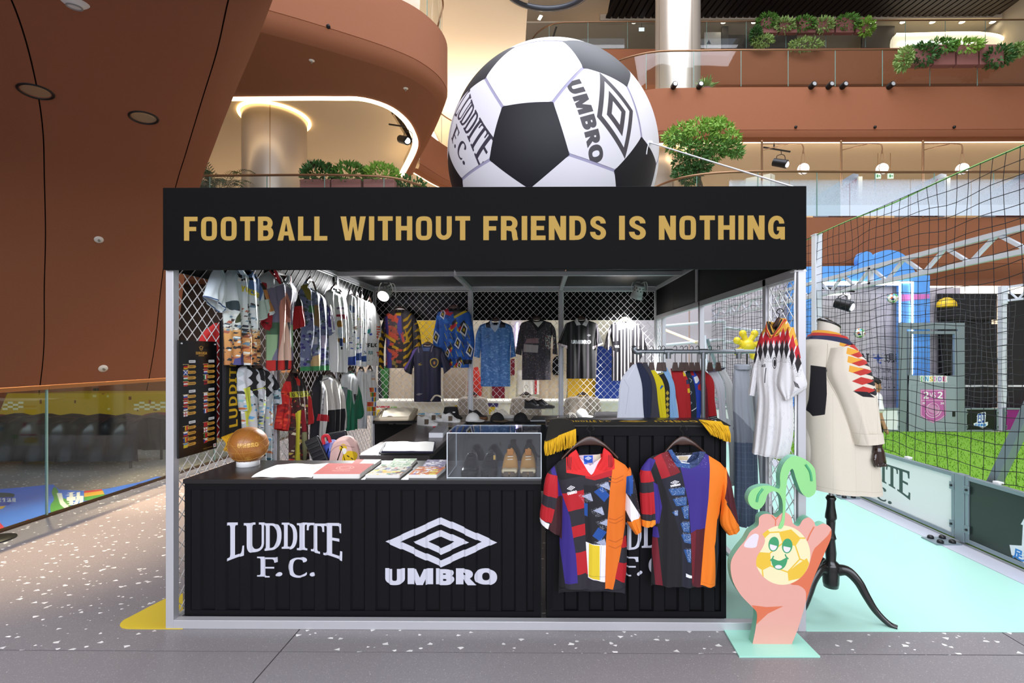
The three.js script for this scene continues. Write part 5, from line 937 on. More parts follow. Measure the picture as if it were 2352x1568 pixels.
struct('opening_rim',new THREE.TubeGeometry(new THREE.CatmullRomCurve3(ring,true),120,0.09,8,true),mat(0x2a2e38,0.4),structGroup('trim_8'));
const g0 = onY(1278,62,13.33),g1 = onY(1262,112,13.33);single('ceiling_gap','thin black line in the high cream ceiling above the ball','joint',bar(g0,g1,0.06,0.03),BLACK);
}
// ---------------------------------------------------------------- the large inflatable football on the roof
{
const z = -2.04,C = V(onZ(1269,400,z).x,3.79,z),R = 1.09,o = thing('inflatable_football','huge inflatable black and white football sitting on the stand roof','inflatable',C.toArray());
const onBall = (px,py) => {const d = ray(px,py).normalize(),e = V(...EYE).sub(C),b = e.dot(d),t = -b - Math.sqrt(Math.max(0,b * b - e.lengthSq() + R * R));return V(...EYE).addScaledVector(d,t).sub(C).normalize();};
const n0 = onBall(1209,325),low = onBall(1215,423),e1 = low.clone().addScaledVector(n0,-low.dot(n0)).normalize(),e2 = new THREE.Vector3().crossVectors(n0,e1);
const dirs = [n0.clone()];for (const [ht,off] of [[0.4472136,0],[-0.4472136,Math.PI / 5]]) for (let k = 0;k < 5;k++) {const a = off + k * Math.PI * 0.4,s = Math.sqrt(1 - ht * ht);dirs.push(n0.clone().multiplyScalar(ht).addScaledVector(e1,Math.cos(a) * s).addScaledVector(e2,Math.sin(a) * s));} dirs.push(n0.clone().negate());
const near = (i) => dirs.map((d,j) => [j,d.dot(dirs[i])]).filter(([j,k]) => j !== i && k > 0.3).map(([j]) => j);
const cut = (i,j) => dirs[i].clone().lerp(dirs[j],1 / 3);
const WHITE = mat(0xeceaf2,0.5),DARK = mat(0x14131d,0.6),TAPE = mat(0xaaa6c4,0.5);
obj('seam_tape',new THREE.SphereGeometry(R * 0.9985,64,40),TAPE,o,true);
function patch(corners,center,gaps,uvOf) {// spherical polygon; gaps[i] shrinks the edge i towards the middle
const n = corners.length,N = 12,pos = [],uv = [],ix = [];
const mid = center.clone().normalize(),edgeIn = corners.map((a,i) => {const b = corners[(i + 1) % n];return new THREE.Vector3().crossVectors(a,b).normalize().multiplyScalar(Math.sign(new THREE.Vector3().crossVectors(a,b).dot(mid)));});
const fit = (p) => {for (let i = 0;i < n;i++) {const d = p.dot(edgeIn[i]);if (d < gaps[i]) p.addScaledVector(edgeIn[i],gaps[i] - d);} return p.normalize();};
for (let s = 0;s < n;s++) {const a = corners[s],b = corners[(s + 1) % n],base = pos.length / 3;const idx = {};
for (let i = 0;i <= N;i++) for (let j = 0;j <= N - i;j++) {const p = mid.clone().multiplyScalar(N - i - j).addScaledVector(a,i).addScaledVector(b,j).normalize();fit(p);fit(p);const edge = Math.min(1,(N - (N - i - j)) / N);const q = p.clone().multiplyScalar(R * (1 + 0.004 * (1 - Math.pow(edge,6))));idx[i + ',' + j] = pos.length / 3;pos.push(q.x,q.y,q.z);const t = uvOf ? uvOf(p) :[0,0];uv.push(...t);}
for (let i = 0;i < N;i++) for (let j = 0;j < N - i;j++) {const t = (x,y) => idx[x + ',' + y];ix.push(t(i,j),t(i + 1,j),t(i,j + 1));if (j < N - i - 1) ix.push(t(i + 1,j),t(i + 1,j + 1),t(i,j + 1));}
}
let g = new THREE.BufferGeometry();g.setAttribute('position',new THREE.Float32BufferAttribute(pos,3));g.setAttribute('uv',new THREE.Float32BufferAttribute(uv,2));g.setIndex(ix);g = mergeVertices(g,1e-5);
const p = g.attributes.position,nr = new Float32Array(p.count * 3),v = V(0,0,0),q = g.index.array;for (let i = 0;i < p.count;i++) {v.fromBufferAttribute(p,i).normalize();nr.set([v.x,v.y,v.z],i * 3);} g.setAttribute('normal',new THREE.BufferAttribute(nr,3));
const a0 = V(0,0,0).fromBufferAttribute(p,q[0]),b0 = V(0,0,0).fromBufferAttribute(p,q[1]),c0 = V(0,0,0).fromBufferAttribute(p,q[2]);if (b0.sub(a0).cross(c0.sub(a0)).dot(mid) < 0) for (let i = 0;i < q.length;i += 3) [q[i],q[i + 1]] = [q[i + 1],q[i]];
return g;
}
for (let i = 0;i < 12;i++) {const c = dirs[i],nb = near(i).map((j) => cut(i,j));const f1 = nb[0].clone().addScaledVector(c,-nb[0].dot(c)).normalize(),f2 = new THREE.Vector3().crossVectors(c,f1);nb.sort((a,b) => Math.atan2(a.dot(f2),a.dot(f1)) - Math.atan2(b.dot(f2),b.dot(f1)));obj('pentagon_panel',patch(nb.map((p) => p.normalize()),c,[0,0,0,0,0]),DARK,o,true);}
const marks = [[onBall(1372,268),onBall(1318,198),onBall(1366,356),(c) => {c.fillStyle = '#4a464c';const d = (k) => {c.moveTo(256 - 190 * k,190);c.lineTo(256,190 - 105 * k);c.lineTo(256 + 190 * k,190);c.lineTo(256,190 + 105 * k);c.closePath();};c.beginPath();d(1);d(0.76);c.fill('evenodd');c.beginPath();d(0.52);d(0.27);c.fill('evenodd');fitText(c,'UMBRO',84,306,344,62,'#4a464c','bold 100px sans-serif',8);}],[onBall(1066,310),onBall(1048,238),onBall(1092,362),(c) => luddite(c,66,160,400,220,'#3c3848')]];
for (let i = 0;i < 12;i++) for (const j of near(i)) for (const k of near(i)) if (i < j && j < k && near(j).includes(k)) {
const mid = dirs[i].clone().add(dirs[j]).add(dirs[k]).normalize(),cs = [[i,j],[j,i],[j,k],[k,j],[k,i],[i,k]].map(([a,b]) => cut(a,b).normalize());
let material = WHITE,uvOf = null;
for (const [m,from,to,draw] of marks) if (m.dot(mid) > 0.95) {
const ax = to.clone().sub(from),ux = ax.addScaledVector(mid,-ax.dot(mid)).normalize(),uy = new THREE.Vector3().crossVectors(mid,ux);
uvOf = (p) => [0.5 + p.dot(ux) / 0.92,0.5 + p.dot(uy) / 0.92];
material = withMap(canvasTex(512,512,(c,w,h) => {c.fillStyle = '#eceaf2';c.fillRect(0,0,w,h);draw(c);}),0.5);
}
obj('hexagon_panel',patch(cs,mid,[0.011,0,0.011,0,0.011,0],uvOf),material,o,true);
}
const hook = onBall(1490,327).multiplyScalar(R * 1.005).add(C),far = onZ(1824,424,0.0);far.y = 2.795;
obj('rope',[rod(hook,far,0.006,6),tube([hook,hook.clone().add(V(-0.02,-0.06,0.01)),hook.clone().add(V(-0.03,-0.12,0.02))],0.005)],mat(0xe8e8ee,0.7),o);
obj('tie_tab',box(hook.x - 0.03,hook.y - 0.012,hook.z - 0.01,hook.x + 0.03,hook.y + 0.012,hook.z + 0.01,0.005),WHITE,o);
}
// ---------------------------------------------------------------- clothes: closed cloth bodies with front, back, folds, open necks and hems
const clothBump = noiseTex(128,31,(r,x,y) => 128 + 60 * Math.sin(x * 0.785) * Math.sin(y * 0.785) + (r() - 0.5) * 90);clothBump.repeat.set(14,14);
const UP = V(0,1,0);
function hangPlane(O,R) {
const o = V(...O),r = V(...R).normalize(),n = new THREE.Vector3().crossVectors(r,UP).normalize();
const loc = (px,py) => {const d = ray(px,py),e = V(...EYE),t = o.clone().sub(e).dot(n) / d.dot(n),p = e.addScaledVector(d,t).sub(o);return [p.dot(r),p.y];};
return {o,r,n,loc,turn:Math.atan2(-r.z,r.x),at:(px,py,out = 0) => {const [x,y] = loc(px,py);return o.clone().addScaledVector(r,x).add(V(0,y,0)).addScaledVector(n,out);}};
}
const zHang = (z) => hangPlane([0,1.5,z],[1,0,0]),xHang = (x) => hangPlane([x,1.5,-1.5],[0,0,-1]);
function clothPart(P,s,rect) {
const L = s.L.map(([x,y]) => P.loc(x,y)),Rr = s.R.map(([x,y]) => P.loc(x,y)),segs = L.length - 1,per = s.per ?? Math.max(3,Math.round(16 / segs)),nv = segs * per,nu = s.nu ?? 26,r = rand(s.seed ?? 1),ph = [r(),r(),r(),r()];
const curve = (pts) => {if (s.straight) return (v) => {const t = Math.min(segs - 1e-9,v * segs),i = Math.floor(t);return [lerp(pts[i][0],pts[i + 1][0],t - i),lerp(pts[i][1],pts[i + 1][1],t - i)];};const c = new THREE.CatmullRomCurve3(pts.map(([x,y]) => V(x,y,0)),false,'chordal');return (v) => {const p = c.getPoint(v);return [p.x,p.y];};};
const cl = curve(L),cr = curve(Rr),t0 = s.t ?? 0.05,b0 = s.back ?? t0 * 0.6,f = s.f ?? 0.012,fn = s.fn ?? 4,neck = s.neck ?? 0,nk = s.nk ?? 0.22,z0 = s.z ?? 0;
const p = [],uv = [],ix = [],row = nu * 2 + 2;
for (let j = 0;j <= nv;j++) {
const v = j / nv,[lx,ly] = cl(v),[rx,ry] = cr(v),open = 0.35 + 0.65 * smooth(0,0.3,v),T = t0 * (s.flatTop === false ? 1 :open),B = b0 * (s.flatTop === false ? 1 :open);
for (let side = 0;side < 2;side++) for (let i = 0;i <= nu;i++) {
const u = side ? 1 - i / nu :i / nu,w = Math.abs(2 * u - 1),prof = Math.pow(Math.max(0,1 - Math.pow(w,2.6)),0.5),ramp = f * (0.25 + 0.75 * smooth(0.1,0.9,v)) * prof;
const fold = ramp * (0.6 * Math.sin(6.283 * (fn * u + ph[0] + 0.12 * Math.sin(4 * v + ph[1] * 6))) + 0.35 * Math.sin(6.283 * (fn * 2.1 * u + ph[2] - 0.25 * v)) + 0.25 * Math.sin(6.283 * (1.5 * v + 2 * u + ph[3])));
let x = lerp(lx,rx,u),y = lerp(ly,ry,u),z = z0 + (side ? -B * prof + fold * 0.4 :T * prof + fold);
if (neck && !side && v < nk) y -= neck * (s.vneck ? 1 - w :1 - w * w) * (1 - v / nk);
if (neck && side && v < nk) y -= 0.012 * (1 - w * w) * (1 - v / nk);
if (s.hemBack && side && v > 0.8) y -= s.hemBack * (v - 0.8) * 5;
p.push(x,y,z);uv.push((x - rect[0]) / (rect[2] - rect[0]),(y - rect[1]) / (rect[3] - rect[1]));
}
}
for (let j = 0;j < nv;j++) for (let i = 0;i < row;i++) {const a = j * row + i,b = j * row + (i + 1) % row,c = a + row,d = b + row;ix.push(a,c,b,b,c,d);}
if (s.closed) for (const j of [0,nv]) for (let i = 0;i < nu;i++) {const a = j * row + i,b = a + 1,c = j * row + row - 1 - i,d = c - 1;j ? ix.push(a,c,b,b,c,d) :ix.push(a,b,c,b,d,c);}
const g = new THREE.BufferGeometry();g.setAttribute('position',new THREE.Float32BufferAttribute(p,3));g.setAttribute('uv',new THREE.Float32BufferAttribute(uv,2));g.setIndex(ix);g.computeVertexNormals();
return g;
}
function toolkit(c,P,rect,W,H) {
const q = (px,py) => {const [x,y] = P.loc(px,py);return [(x - rect[0]) / (rect[2] - rect[0]) * W,(1 - (y - rect[1]) / (rect[3] - rect[1])) * H];};
const k = {c,q};
k.all = (color) => {c.fillStyle = color;c.fillRect(0,0,W,H);};
k.path = (pts) => {c.beginPath();for (const p of pts) c.lineTo(...q(...p));};
k.fill = (color,pts) => {c.fillStyle = color;k.path(pts);c.closePath();c.fill();};
k.blob = (color,pts) => k.fill(color,roundOutline(pts,5));
k.ell = (color,x,y,rx,ry,a = 0) => k.fill(color,Array.from({length:24},(_,i) => {const t = i / 24 * 6.283,X = rx * Math.cos(t),Y = ry * Math.sin(t);return [x + X * Math.cos(a) - Y * Math.sin(a),y + X * Math.sin(a) + Y * Math.cos(a)];}));
k.line = (color,w,pts) => {const [a,b] = [q(pts[0][0],pts[0][1]),q(pts[0][0],pts[0][1] + 10)];c.strokeStyle = color;c.lineWidth = w * Math.hypot(a[0] - b[0],a[1] - b[1]) / 10;c.lineJoin = 'round';k.path(pts);c.stroke();};
k.box = (x0,y0,x1,y1,fn) => k.quad([x0,y0],[x1,y0],[x0,y1],fn);
k.quad = (a,b,d,fn) => {const [A,B,D] = [q(...a),q(...b),q(...d)];c.save();c.transform((B[0] - A[0]) / 100,(B[1] - A[1]) / 100,(D[0] - A[0]) / 100,(D[1] - A[1]) / 100,A[0],A[1]);fn(c);c.restore();};
k.text = (t,x0,y0,x1,y1,color,font = 'bold 100px sans-serif',bold = 4) => k.box(x0,y0,x1,y1,() => fitText(c,t,0,0,100,100,color,font,bold));
k.clip = (pts,fn) => {c.save();k.path(pts);c.closePath();c.clip();fn();c.restore();};
k.specks = (seed,n,colors,s,x0,y0,x1,y1,shape = 0) => {const r = rand(seed),o0 = q(x0,y0),qx = q(x0 + 10,y0),qy = q(x0,y0 + 10),ax = Math.min(1,Math.hypot(qy[0] - o0[0],qy[1] - o0[1]) / Math.hypot(qx[0] - o0[0],qx[1] - o0[1]));for (let i = 0;i < n;i++) {const x = lerp(x0,x1,r()),y = lerp(y0,y1,r()),b = s * (0.4 + r()),a = b * ax * (0.6 + r()),col = colors[Math.floor(r() * colors.length)];if (shape === 1) k.fill(col,[[x,y - b],[x + a,y],[x,y + b],[x - a,y]]);else if (shape === 2) k.fill(col,[[x,y],[x + a,y + b * 0.3],[x + a * 0.6,y + b],[x - a * 0.3,y + b * 0.7]]);else {const [X,Y] = q(x,y);c.fillStyle = col;c.fillRect(X,Y,Math.max(1,a),Math.max(1,a));}}};
return k;
}
function garment(spec) {
const P = spec.plane,xs = [],ys = [];
for (const s of spec.parts) for (const p of [...s.L,...s.R]) {const [x,y] = P.loc(...p);xs.push(x);ys.push(y);}
const rect = [Math.min(...xs) - 0.01,Math.min(...ys) - 0.03,Math.max(...xs) + 0.01,Math.max(...ys) + 0.02];
let m = spec.material;
if (!m) {const n = spec.px ?? 512,w = rect[2] - rect[0],h = rect[3] - rect[1],W = Math.round(w >= h ? n :n * w / h),H = Math.round(w >= h ? n * h / w :n);m = withMap(canvasTex(W,H,(c) => spec.draw(toolkit(c,P,rect,W,H))),spec.rough ?? 0.75,{two:true,bumpMap:clothBump,bumpScale:0.0006,sheen:spec.sheen ?? 0.15,sheenRoughness:0.6,sheenColor:new THREE.Color(0.6,0.6,0.6)});}
const o = thing(spec.name ?? 'football_shirt',spec.label,spec.category ?? 'shirt',P.o.toArray(),spec.group,P.turn);
for (const s of spec.parts) {const made = obj(s.n,clothPart(P,s,rect),s.m ?? m,o,true);if (s.label) made.userData.label = s.label;}
return o;
}
const WOOD = mat(0x3b2014,0.4,{clearcoat:0.3}),STEELWIRE = mat(0x2b2a2a,0.35,{metalness:0.7});
function hanger(what,P,top,left,right,hookTop,out = 0,wood = WOOD) {
const T = P.at(...top,out),A = P.at(...left,out),B = P.at(...right,out),H = P.at(...hookTop,out),o = thing('clothes_hanger',what,'hanger',T.toArray());
const n = 14,c = new THREE.CatmullRomCurve3([A,A.clone().lerp(T,0.55).add(V(0,T.y > A.y ? (T.y - A.y) * 0.2 :0,0)),T,B.clone().lerp(T,0.55).add(V(0,(T.y - B.y) * 0.2,0)),B],false,'centripetal'),prof = [];
for (let i = 0;i <= n;i++) {const t = i / n,p = c.getPoint(t),h = 0.012 + 0.017 * Math.exp(-Math.pow((t - 0.5) / 0.2,2)),d = 0.008 + 0.004 * Math.abs(t - 0.5);prof.push([p,h,d]);}
obj('shoulder_bar',sheet(12,n,(u,v) => {const [p,h,d] = prof[Math.round(v * n)],a = u * 6.2832;return p.clone().add(V(0,Math.sin(a) * h - h * 0.6,0)).addScaledVector(P.n,Math.cos(a) * d);}),wood,o);
const L = Math.max(0.05,H.y - T.y),k = Math.min(0.03,L * 0.35),cx = T.clone().lerp(H,0.5);
obj('hook',tube([T,T.clone().lerp(H,0.45),T.clone().lerp(H,0.7).addScaledVector(P.r,-k * 0.7),H,T.clone().lerp(H,0.75).addScaledVector(P.r,k),T.clone().lerp(H,0.62).addScaledVector(P.r,k * 0.7)],0.0028,30,6),STEELWIRE,o);
}
// ---------------------------------------------------------------- the two patchwork shirts on the tall counter
const FR = zHang(ZC + 0.075);
{
const charcoal = '#25212a',red = '#b3121f',dark = '#14131a',violet = '#33237e',orange = '#e07018',blue = '#1a4a96';
const spray = (k,seed,x0,y0,x1,y1,n = 900) => k.specks(seed,n,['#e6e8f0','#c9cede','#8f99b4','#f2f2f6'],1.4,x0,y0,x1,y1);
hanger('dark wooden hanger holding the patchwork shirt with the red collar',FR,[1356,1006],[1290,1052],[1420,1050],[1355,978],-0.012);
garment({label:'patchwork football shirt with red collar, violet and orange panels, on the black counter',group:'patchwork shirts',plane:FR,px:1024,parts:[
{n:'body',seed:3,t:0.05,f:0.014,fn:3,neck:0.075,nk:0.2,vneck:true,hemBack:0.05,L:[[1318,1040],[1272,1072],[1280,1120],[1286,1180],[1285,1250],[1283,1345]],R:[[1392,1040],[1449,1084],[1440,1140],[1437,1200],[1440,1270],[1436,1345]]},
{n:'sleeve',seed:4,t:0.045,f:0.008,fn:2,L:[[1276,1066],[1256,1088],[1247,1140],[1240,1190],[1241,1198]],R:[[1284,1080],[1287,1120],[1288,1165],[1288,1222],[1286,1228]]},
{n:'sleeve',seed:5,t:0.045,f:0.008,fn:2,L:[[1438,1084],[1438,1110],[1437,1150],[1440,1198],[1457,1224]],R:[[1447,1072],[1456,1096],[1464,1140],[1471,1182],[1473,1214]]},
{n:'collar',seed:6,t:0.012,f:0.002,z:0.026,label:'red polo collar with black stripes',L:[[1322,1030],[1304,1046],[1302,1064],[1304,1078]],R:[[1326,1036],[1332,1056],[1342,1070],[1353,1086]]},
{n:'collar',seed:7,t:0.012,f:0.002,z:0.026,label:'red polo collar with black stripes',L:[[1383,1034],[1380,1054],[1370,1070],[1356,1087]],R:[[1386,1026],[1404,1042],[1409,1056],[1406,1070]]},
],draw:(k) => {
k.all(charcoal);
k.fill('#0f0e12',[[1240,1020],[1340,1020],[1350,1086],[1288,1102],[1268,1075]]);
for (const [y0,y1,c] of [[1092,1124,charcoal],[1124,1170,red],[1166,1204,charcoal],[1202,1228,red],[1228,1262,charcoal],[1264,1314,red],[1314,1360,charcoal]]) k.fill(c,[[1284,y0 + 8],[1345,y0 - 6],[1352,y1 - 4],[1284,y1 + 6]]);
k.fill(violet,[[1262,1070],[1272,1064],[1290,1130],[1308,1180],[1322,1270],[1326,1330],[1296,1336],[1284,1250],[1282,1180],[1276,1110]]);k.fill('#0e0d11',[[1275,1240],[1284,1240],[1298,1340],[1300,1360],[1270,1360]]);
k.fill(red,[[1342,1084],[1408,1068],[1406,1094],[1345,1106]]);k.fill(charcoal,[[1340,1092],[1364,1098],[1408,1088],[1400,1116],[1340,1112]]);
k.fill(dark,[[1339,1108],[1400,1112],[1390,1250],[1344,1240]]);
for (const p of [[[1362,1124],[1380,1112],[1398,1132],[1386,1148]],[[1358,1222],[1372,1204],[1392,1216],[1376,1236]],[[1340,1150],[1348,1150],[1348,1180],[1341,1178]]]) k.fill(blue,p);
for (const [x,y] of [[1384,1112],[1370,1168],[1384,1196],[1376,1240],[1344,1136]]) k.clip([[x - 18,y - 4],[x + 10,y - 12],[x + 16,y + 8],[x - 4,y + 14]],() => {k.fill('#9aa3bd',[[x - 10,y - 2],[x + 16,y - 12],[x + 16,y + 10]]);spray(k,x,x - 18,y - 12,x + 16,y + 14,500);});
k.fill('#f0eef2',[[1344,1238],[1390,1246],[1388,1330],[1349,1318]]);k.fill('#e2c52a',[[1351,1240],[1375,1246],[1375,1324],[1350,1316]]);k.line('#8f93a6',0.8,[[1378,1246],[1376,1324]]);
k.fill(orange,[[1406,1040],[1450,1070],[1448,1092],[1437,1130],[1436,1200],[1418,1290],[1404,1350],[1388,1350],[1390,1236],[1398,1120],[1404,1080]]);
for (const y of [1092,1100,1184,1192,1234,1248]) k.line('#c25a14',2,[[1396,y],[1412,y + 4],[1430,y - 3]]);
k.fill(charcoal,[[1437,1196],[1460,1196],[1450,1360],[1404,1360],[1418,1290]]);k.fill(red,[[1432,1228],[1446,1230],[1444,1256],[1424,1252]]);k.fill(red,[[1418,1284],[1442,1292],[1434,1336],[1410,1320]]);
k.fill(red,[[1255,1084],[1280,1090],[1282,1140],[1246,1132]]);k.fill(charcoal,[[1246,1132],[1282,1140],[1278,1166],[1242,1156]]);k.fill(red,[[1243,1155],[1278,1166],[1266,1196],[1238,1188]]);k.fill('#3c1418',[[1280,1136],[1292,1136],[1290,1236],[1258,1212],[1268,1190]]);k.fill('#f2f0f2',[[1238,1186],[1262,1198],[1258,1212],[1236,1200]]);
k.fill(blue,[[1437,1092],[1452,1088],[1450,1136],[1436,1130]]);k.fill(dark,[[1446,1130],[1466,1124],[1474,1190],[1456,1176]]);k.clip([[1448,1090],[1460,1096],[1474,1190],[1464,1180],[1456,1120]],() => spray(k,9,1446,1088,1476,1190,700));k.fill('#eceaee',[[1437,1130],[1470,1182],[1448,1194],[1436,1170]]);k.fill('#e8801c',[[1438,1196],[1474,1180],[1478,1218],[1456,1228]]);
k.fill('#e3cbd8',[[1328,1046],[1380,1044],[1374,1072],[1356,1086],[1340,1070]]);k.fill('#2a59c4',[[1341,1047],[1362,1046],[1362,1064],[1341,1064]]);k.quad([1343,1049],[1360,1048],[1343,1058],(c) => diamond(c,50,50,48,50,'#fff'));k.fill('#e4d6bc',[[1364,1046],[1382,1042],[1384,1054],[1366,1058]]);
k.fill('#d81f22',[[1300,1026],[1330,1026],[1330,1048],[1356,1090],[1300,1082]]);k.fill('#d81f22',[[1378,1026],[1412,1026],[1410,1074],[1356,1090],[1380,1050]]);for (const x of [0,3.4,6.8]) {k.line('#1c1420',1.1,[[1304 + x,1046],[1303 + x,1076]]);k.line('#1c1420',1.1,[[1396 + x,1042],[1397 + x,1070]]);}
k.quad([1300,1112],[1320,1108],[1301,1124],(c) => diamond(c,50,50,48,46,'#f4f2f4'));k.quad([1302,1126],[1323,1121],[1303,1132],(c) => fitText(c,'UMBRO',0,0,100,100,'#f4f2f4','bold 100px sans-serif',10));
for (const [x0,x1,y] of [[1287,1325,1328],[1350,1390,1312]]) k.line('rgba(20,18,26,0.5)',0.6,[[x0,y],[x1,y + 6]]);
}});
hanger('dark wooden hanger holding the collarless patchwork shirt',FR,[1569,1006],[1526,1040],[1622,1040],[1570,978],-0.012);
garment({label:'patchwork football shirt with crew neck, violet centre and bright orange side',group:'patchwork shirts',plane:FR,px:1024,parts:[
{n:'body',seed:13,t:0.05,f:0.016,fn:3,neck:0.07,nk:0.2,hemBack:0.02,L:[[1534,1036],[1486,1056],[1494,1110],[1500,1190],[1497,1260],[1495,1338]],R:[[1612,1036],[1668,1078],[1656,1150],[1650,1210],[1650,1270],[1644,1342]]},
{n:'sleeve',seed:14,t:0.045,f:0.008,fn:2,L:[[1488,1054],[1472,1076],[1469,1130],[1472,1180],[1474,1206]],R:[[1498,1066],[1510,1110],[1516,1160],[1512,1196],[1501,1204]]},
{n:'sleeve',seed:15,t:0.045,f:0.008,fn:2,L:[[1655,1090],[1656,1120],[1657,1160],[1655,1204],[1670,1226]],R:[[1667,1072],[1676,1100],[1684,1140],[1692,1180],[1697,1213]]},
{n:'neckband',seed:16,t:0.01,f:0.001,z:0.024,label:'blue and white speckled neckband',L:[[1532,1032],[1540,1050],[1556,1064],[1580,1068]],R:[[1541,1030],[1549,1044],[1560,1056],[1580,1061]]},
{n:'neckband',seed:17,t:0.01,f:0.001,z:0.024,label:'blue and white speckled neckband',L:[[1604,1034],[1600,1046],[1592,1056],[1578,1061]],R:[[1618,1036],[1610,1052],[1598,1063],[1578,1068]]},
],draw:(k) => {
k.all('#111014');const wine = '#4d0d1a';
k.fill('#a01420',[[1500,1050],[1532,1034],[1558,1080],[1516,1096]]);k.fill('#77101e',[[1518,1042],[1534,1034],[1558,1080],[1536,1090]]);
k.fill('#1a1c2a',[[1516,1096],[1562,1080],[1576,1160],[1582,1340],[1562,1340],[1562,1240],[1548,1190]]);
for (const [x,y,w,h] of [[1534,1118,34,14],[1544,1140,28,16],[1542,1170,10,8],[1564,1160,12,26],[1562,1196,16,20],[1564,1222,16,18],[1570,1256,10,26]]) {k.fill('#23508c',[[x - 4,y],[x + w,y - 4],[x + w,y + h],[x + 4,y + h]]);k.clip([[x,y - 4],[x + w,y - 6],[x + w,y + h * 0.8],[x + 4,y + h]],() => spray(k,x + y,x - 4,y - 6,x + w,y + h,420));} k.fill('#eceef4',[[1570,1308],[1583,1312],[1583,1318],[1570,1316]]);
k.fill('#35257f',[[1558,1070],[1598,1056],[1614,1030],[1628,1040],[1622,1150],[1616,1210],[1580,1216],[1576,1150],[1562,1084]]);
k.fill(wine,[[1580,1216],[1594,1208],[1616,1208],[1606,1345],[1584,1336]]);k.fill('#6b1222',[[1580,1216],[1592,1210],[1588,1330],[1583,1330]]);
k.fill('#ea7a14',[[1628,1038],[1660,1056],[1676,1090],[1662,1160],[1644,1190],[1638,1260],[1643,1345],[1604,1336],[1614,1220],[1622,1140]]);k.fill('#111014',[[1658,1160],[1668,1180],[1652,1350],[1642,1350],[1637,1250]]);k.fill('#2b2470',[[1650,1210],[1658,1260],[1652,1340],[1648,1280]]);
k.fill('#35257f',[[1468,1080],[1490,1050],[1504,1054],[1490,1086]]);k.fill(red,[[1468,1078],[1492,1078],[1500,1102],[1470,1106]]);k.fill(charcoal,[[1468,1106],[1500,1101],[1502,1125],[1468,1132]]);k.fill(red,[[1468,1130],[1500,1124],[1504,1176],[1472,1180]]);k.fill(charcoal,[[1470,1178],[1504,1174],[1503,1192],[1472,1192]]);k.fill('#ee8c22',[[1472,1191],[1503,1189],[1503,1204],[1470,1208]]);k.fill('#35257f',[[1497,1102],[1508,1110],[1518,1160],[1512,1198],[1503,1200]]);
k.fill('#35257f',[[1478,1206],[1508,1206],[1512,1230],[1480,1234]]);k.fill('#6b1222',[[1494,1234],[1508,1230],[1520,1345],[1504,1345]]);
k.fill(wine,[[1668,1080],[1690,1130],[1702,1210],[1690,1200],[1660,1140]]);k.fill('#ea7a14',[[1654,1136],[1688,1196],[1704,1214],[1668,1232],[1650,1210]]);
k.fill('#e8e6ea',[[1546,1048],[1604,1044],[1590,1062],[1566,1064]]);k.fill('#d8c49e',[[1561,1048],[1582,1048],[1582,1058],[1561,1058]]);k.fill('#2c4f88',[[1530,1028],[1542,1028],[1562,1060],[1580,1062],[1580,1072],[1550,1068]]);k.fill('#2c3d66',[[1600,1030],[1620,1034],[1604,1064],[1580,1072],[1580,1060]]);spray(k,44,1530,1028,1620,1070,500);
k.quad([1534,1099],[1556,1096],[1534,1109],(c) => diamond(c,50,50,48,46,'#f4f2f4'));k.quad([1535,1109],[1557,1105],[1536,1113],(c) => fitText(c,'UMBRO',0,0,100,100,'#f4f2f4','bold 100px sans-serif',10));
k.line('#c46210',0.7,[[1608,1330],[1643,1338]]);k.line('#c46210',0.7,[[1664,1216],[1694,1204]]);
}});
for (const x of [1355,1570]) void x;
}
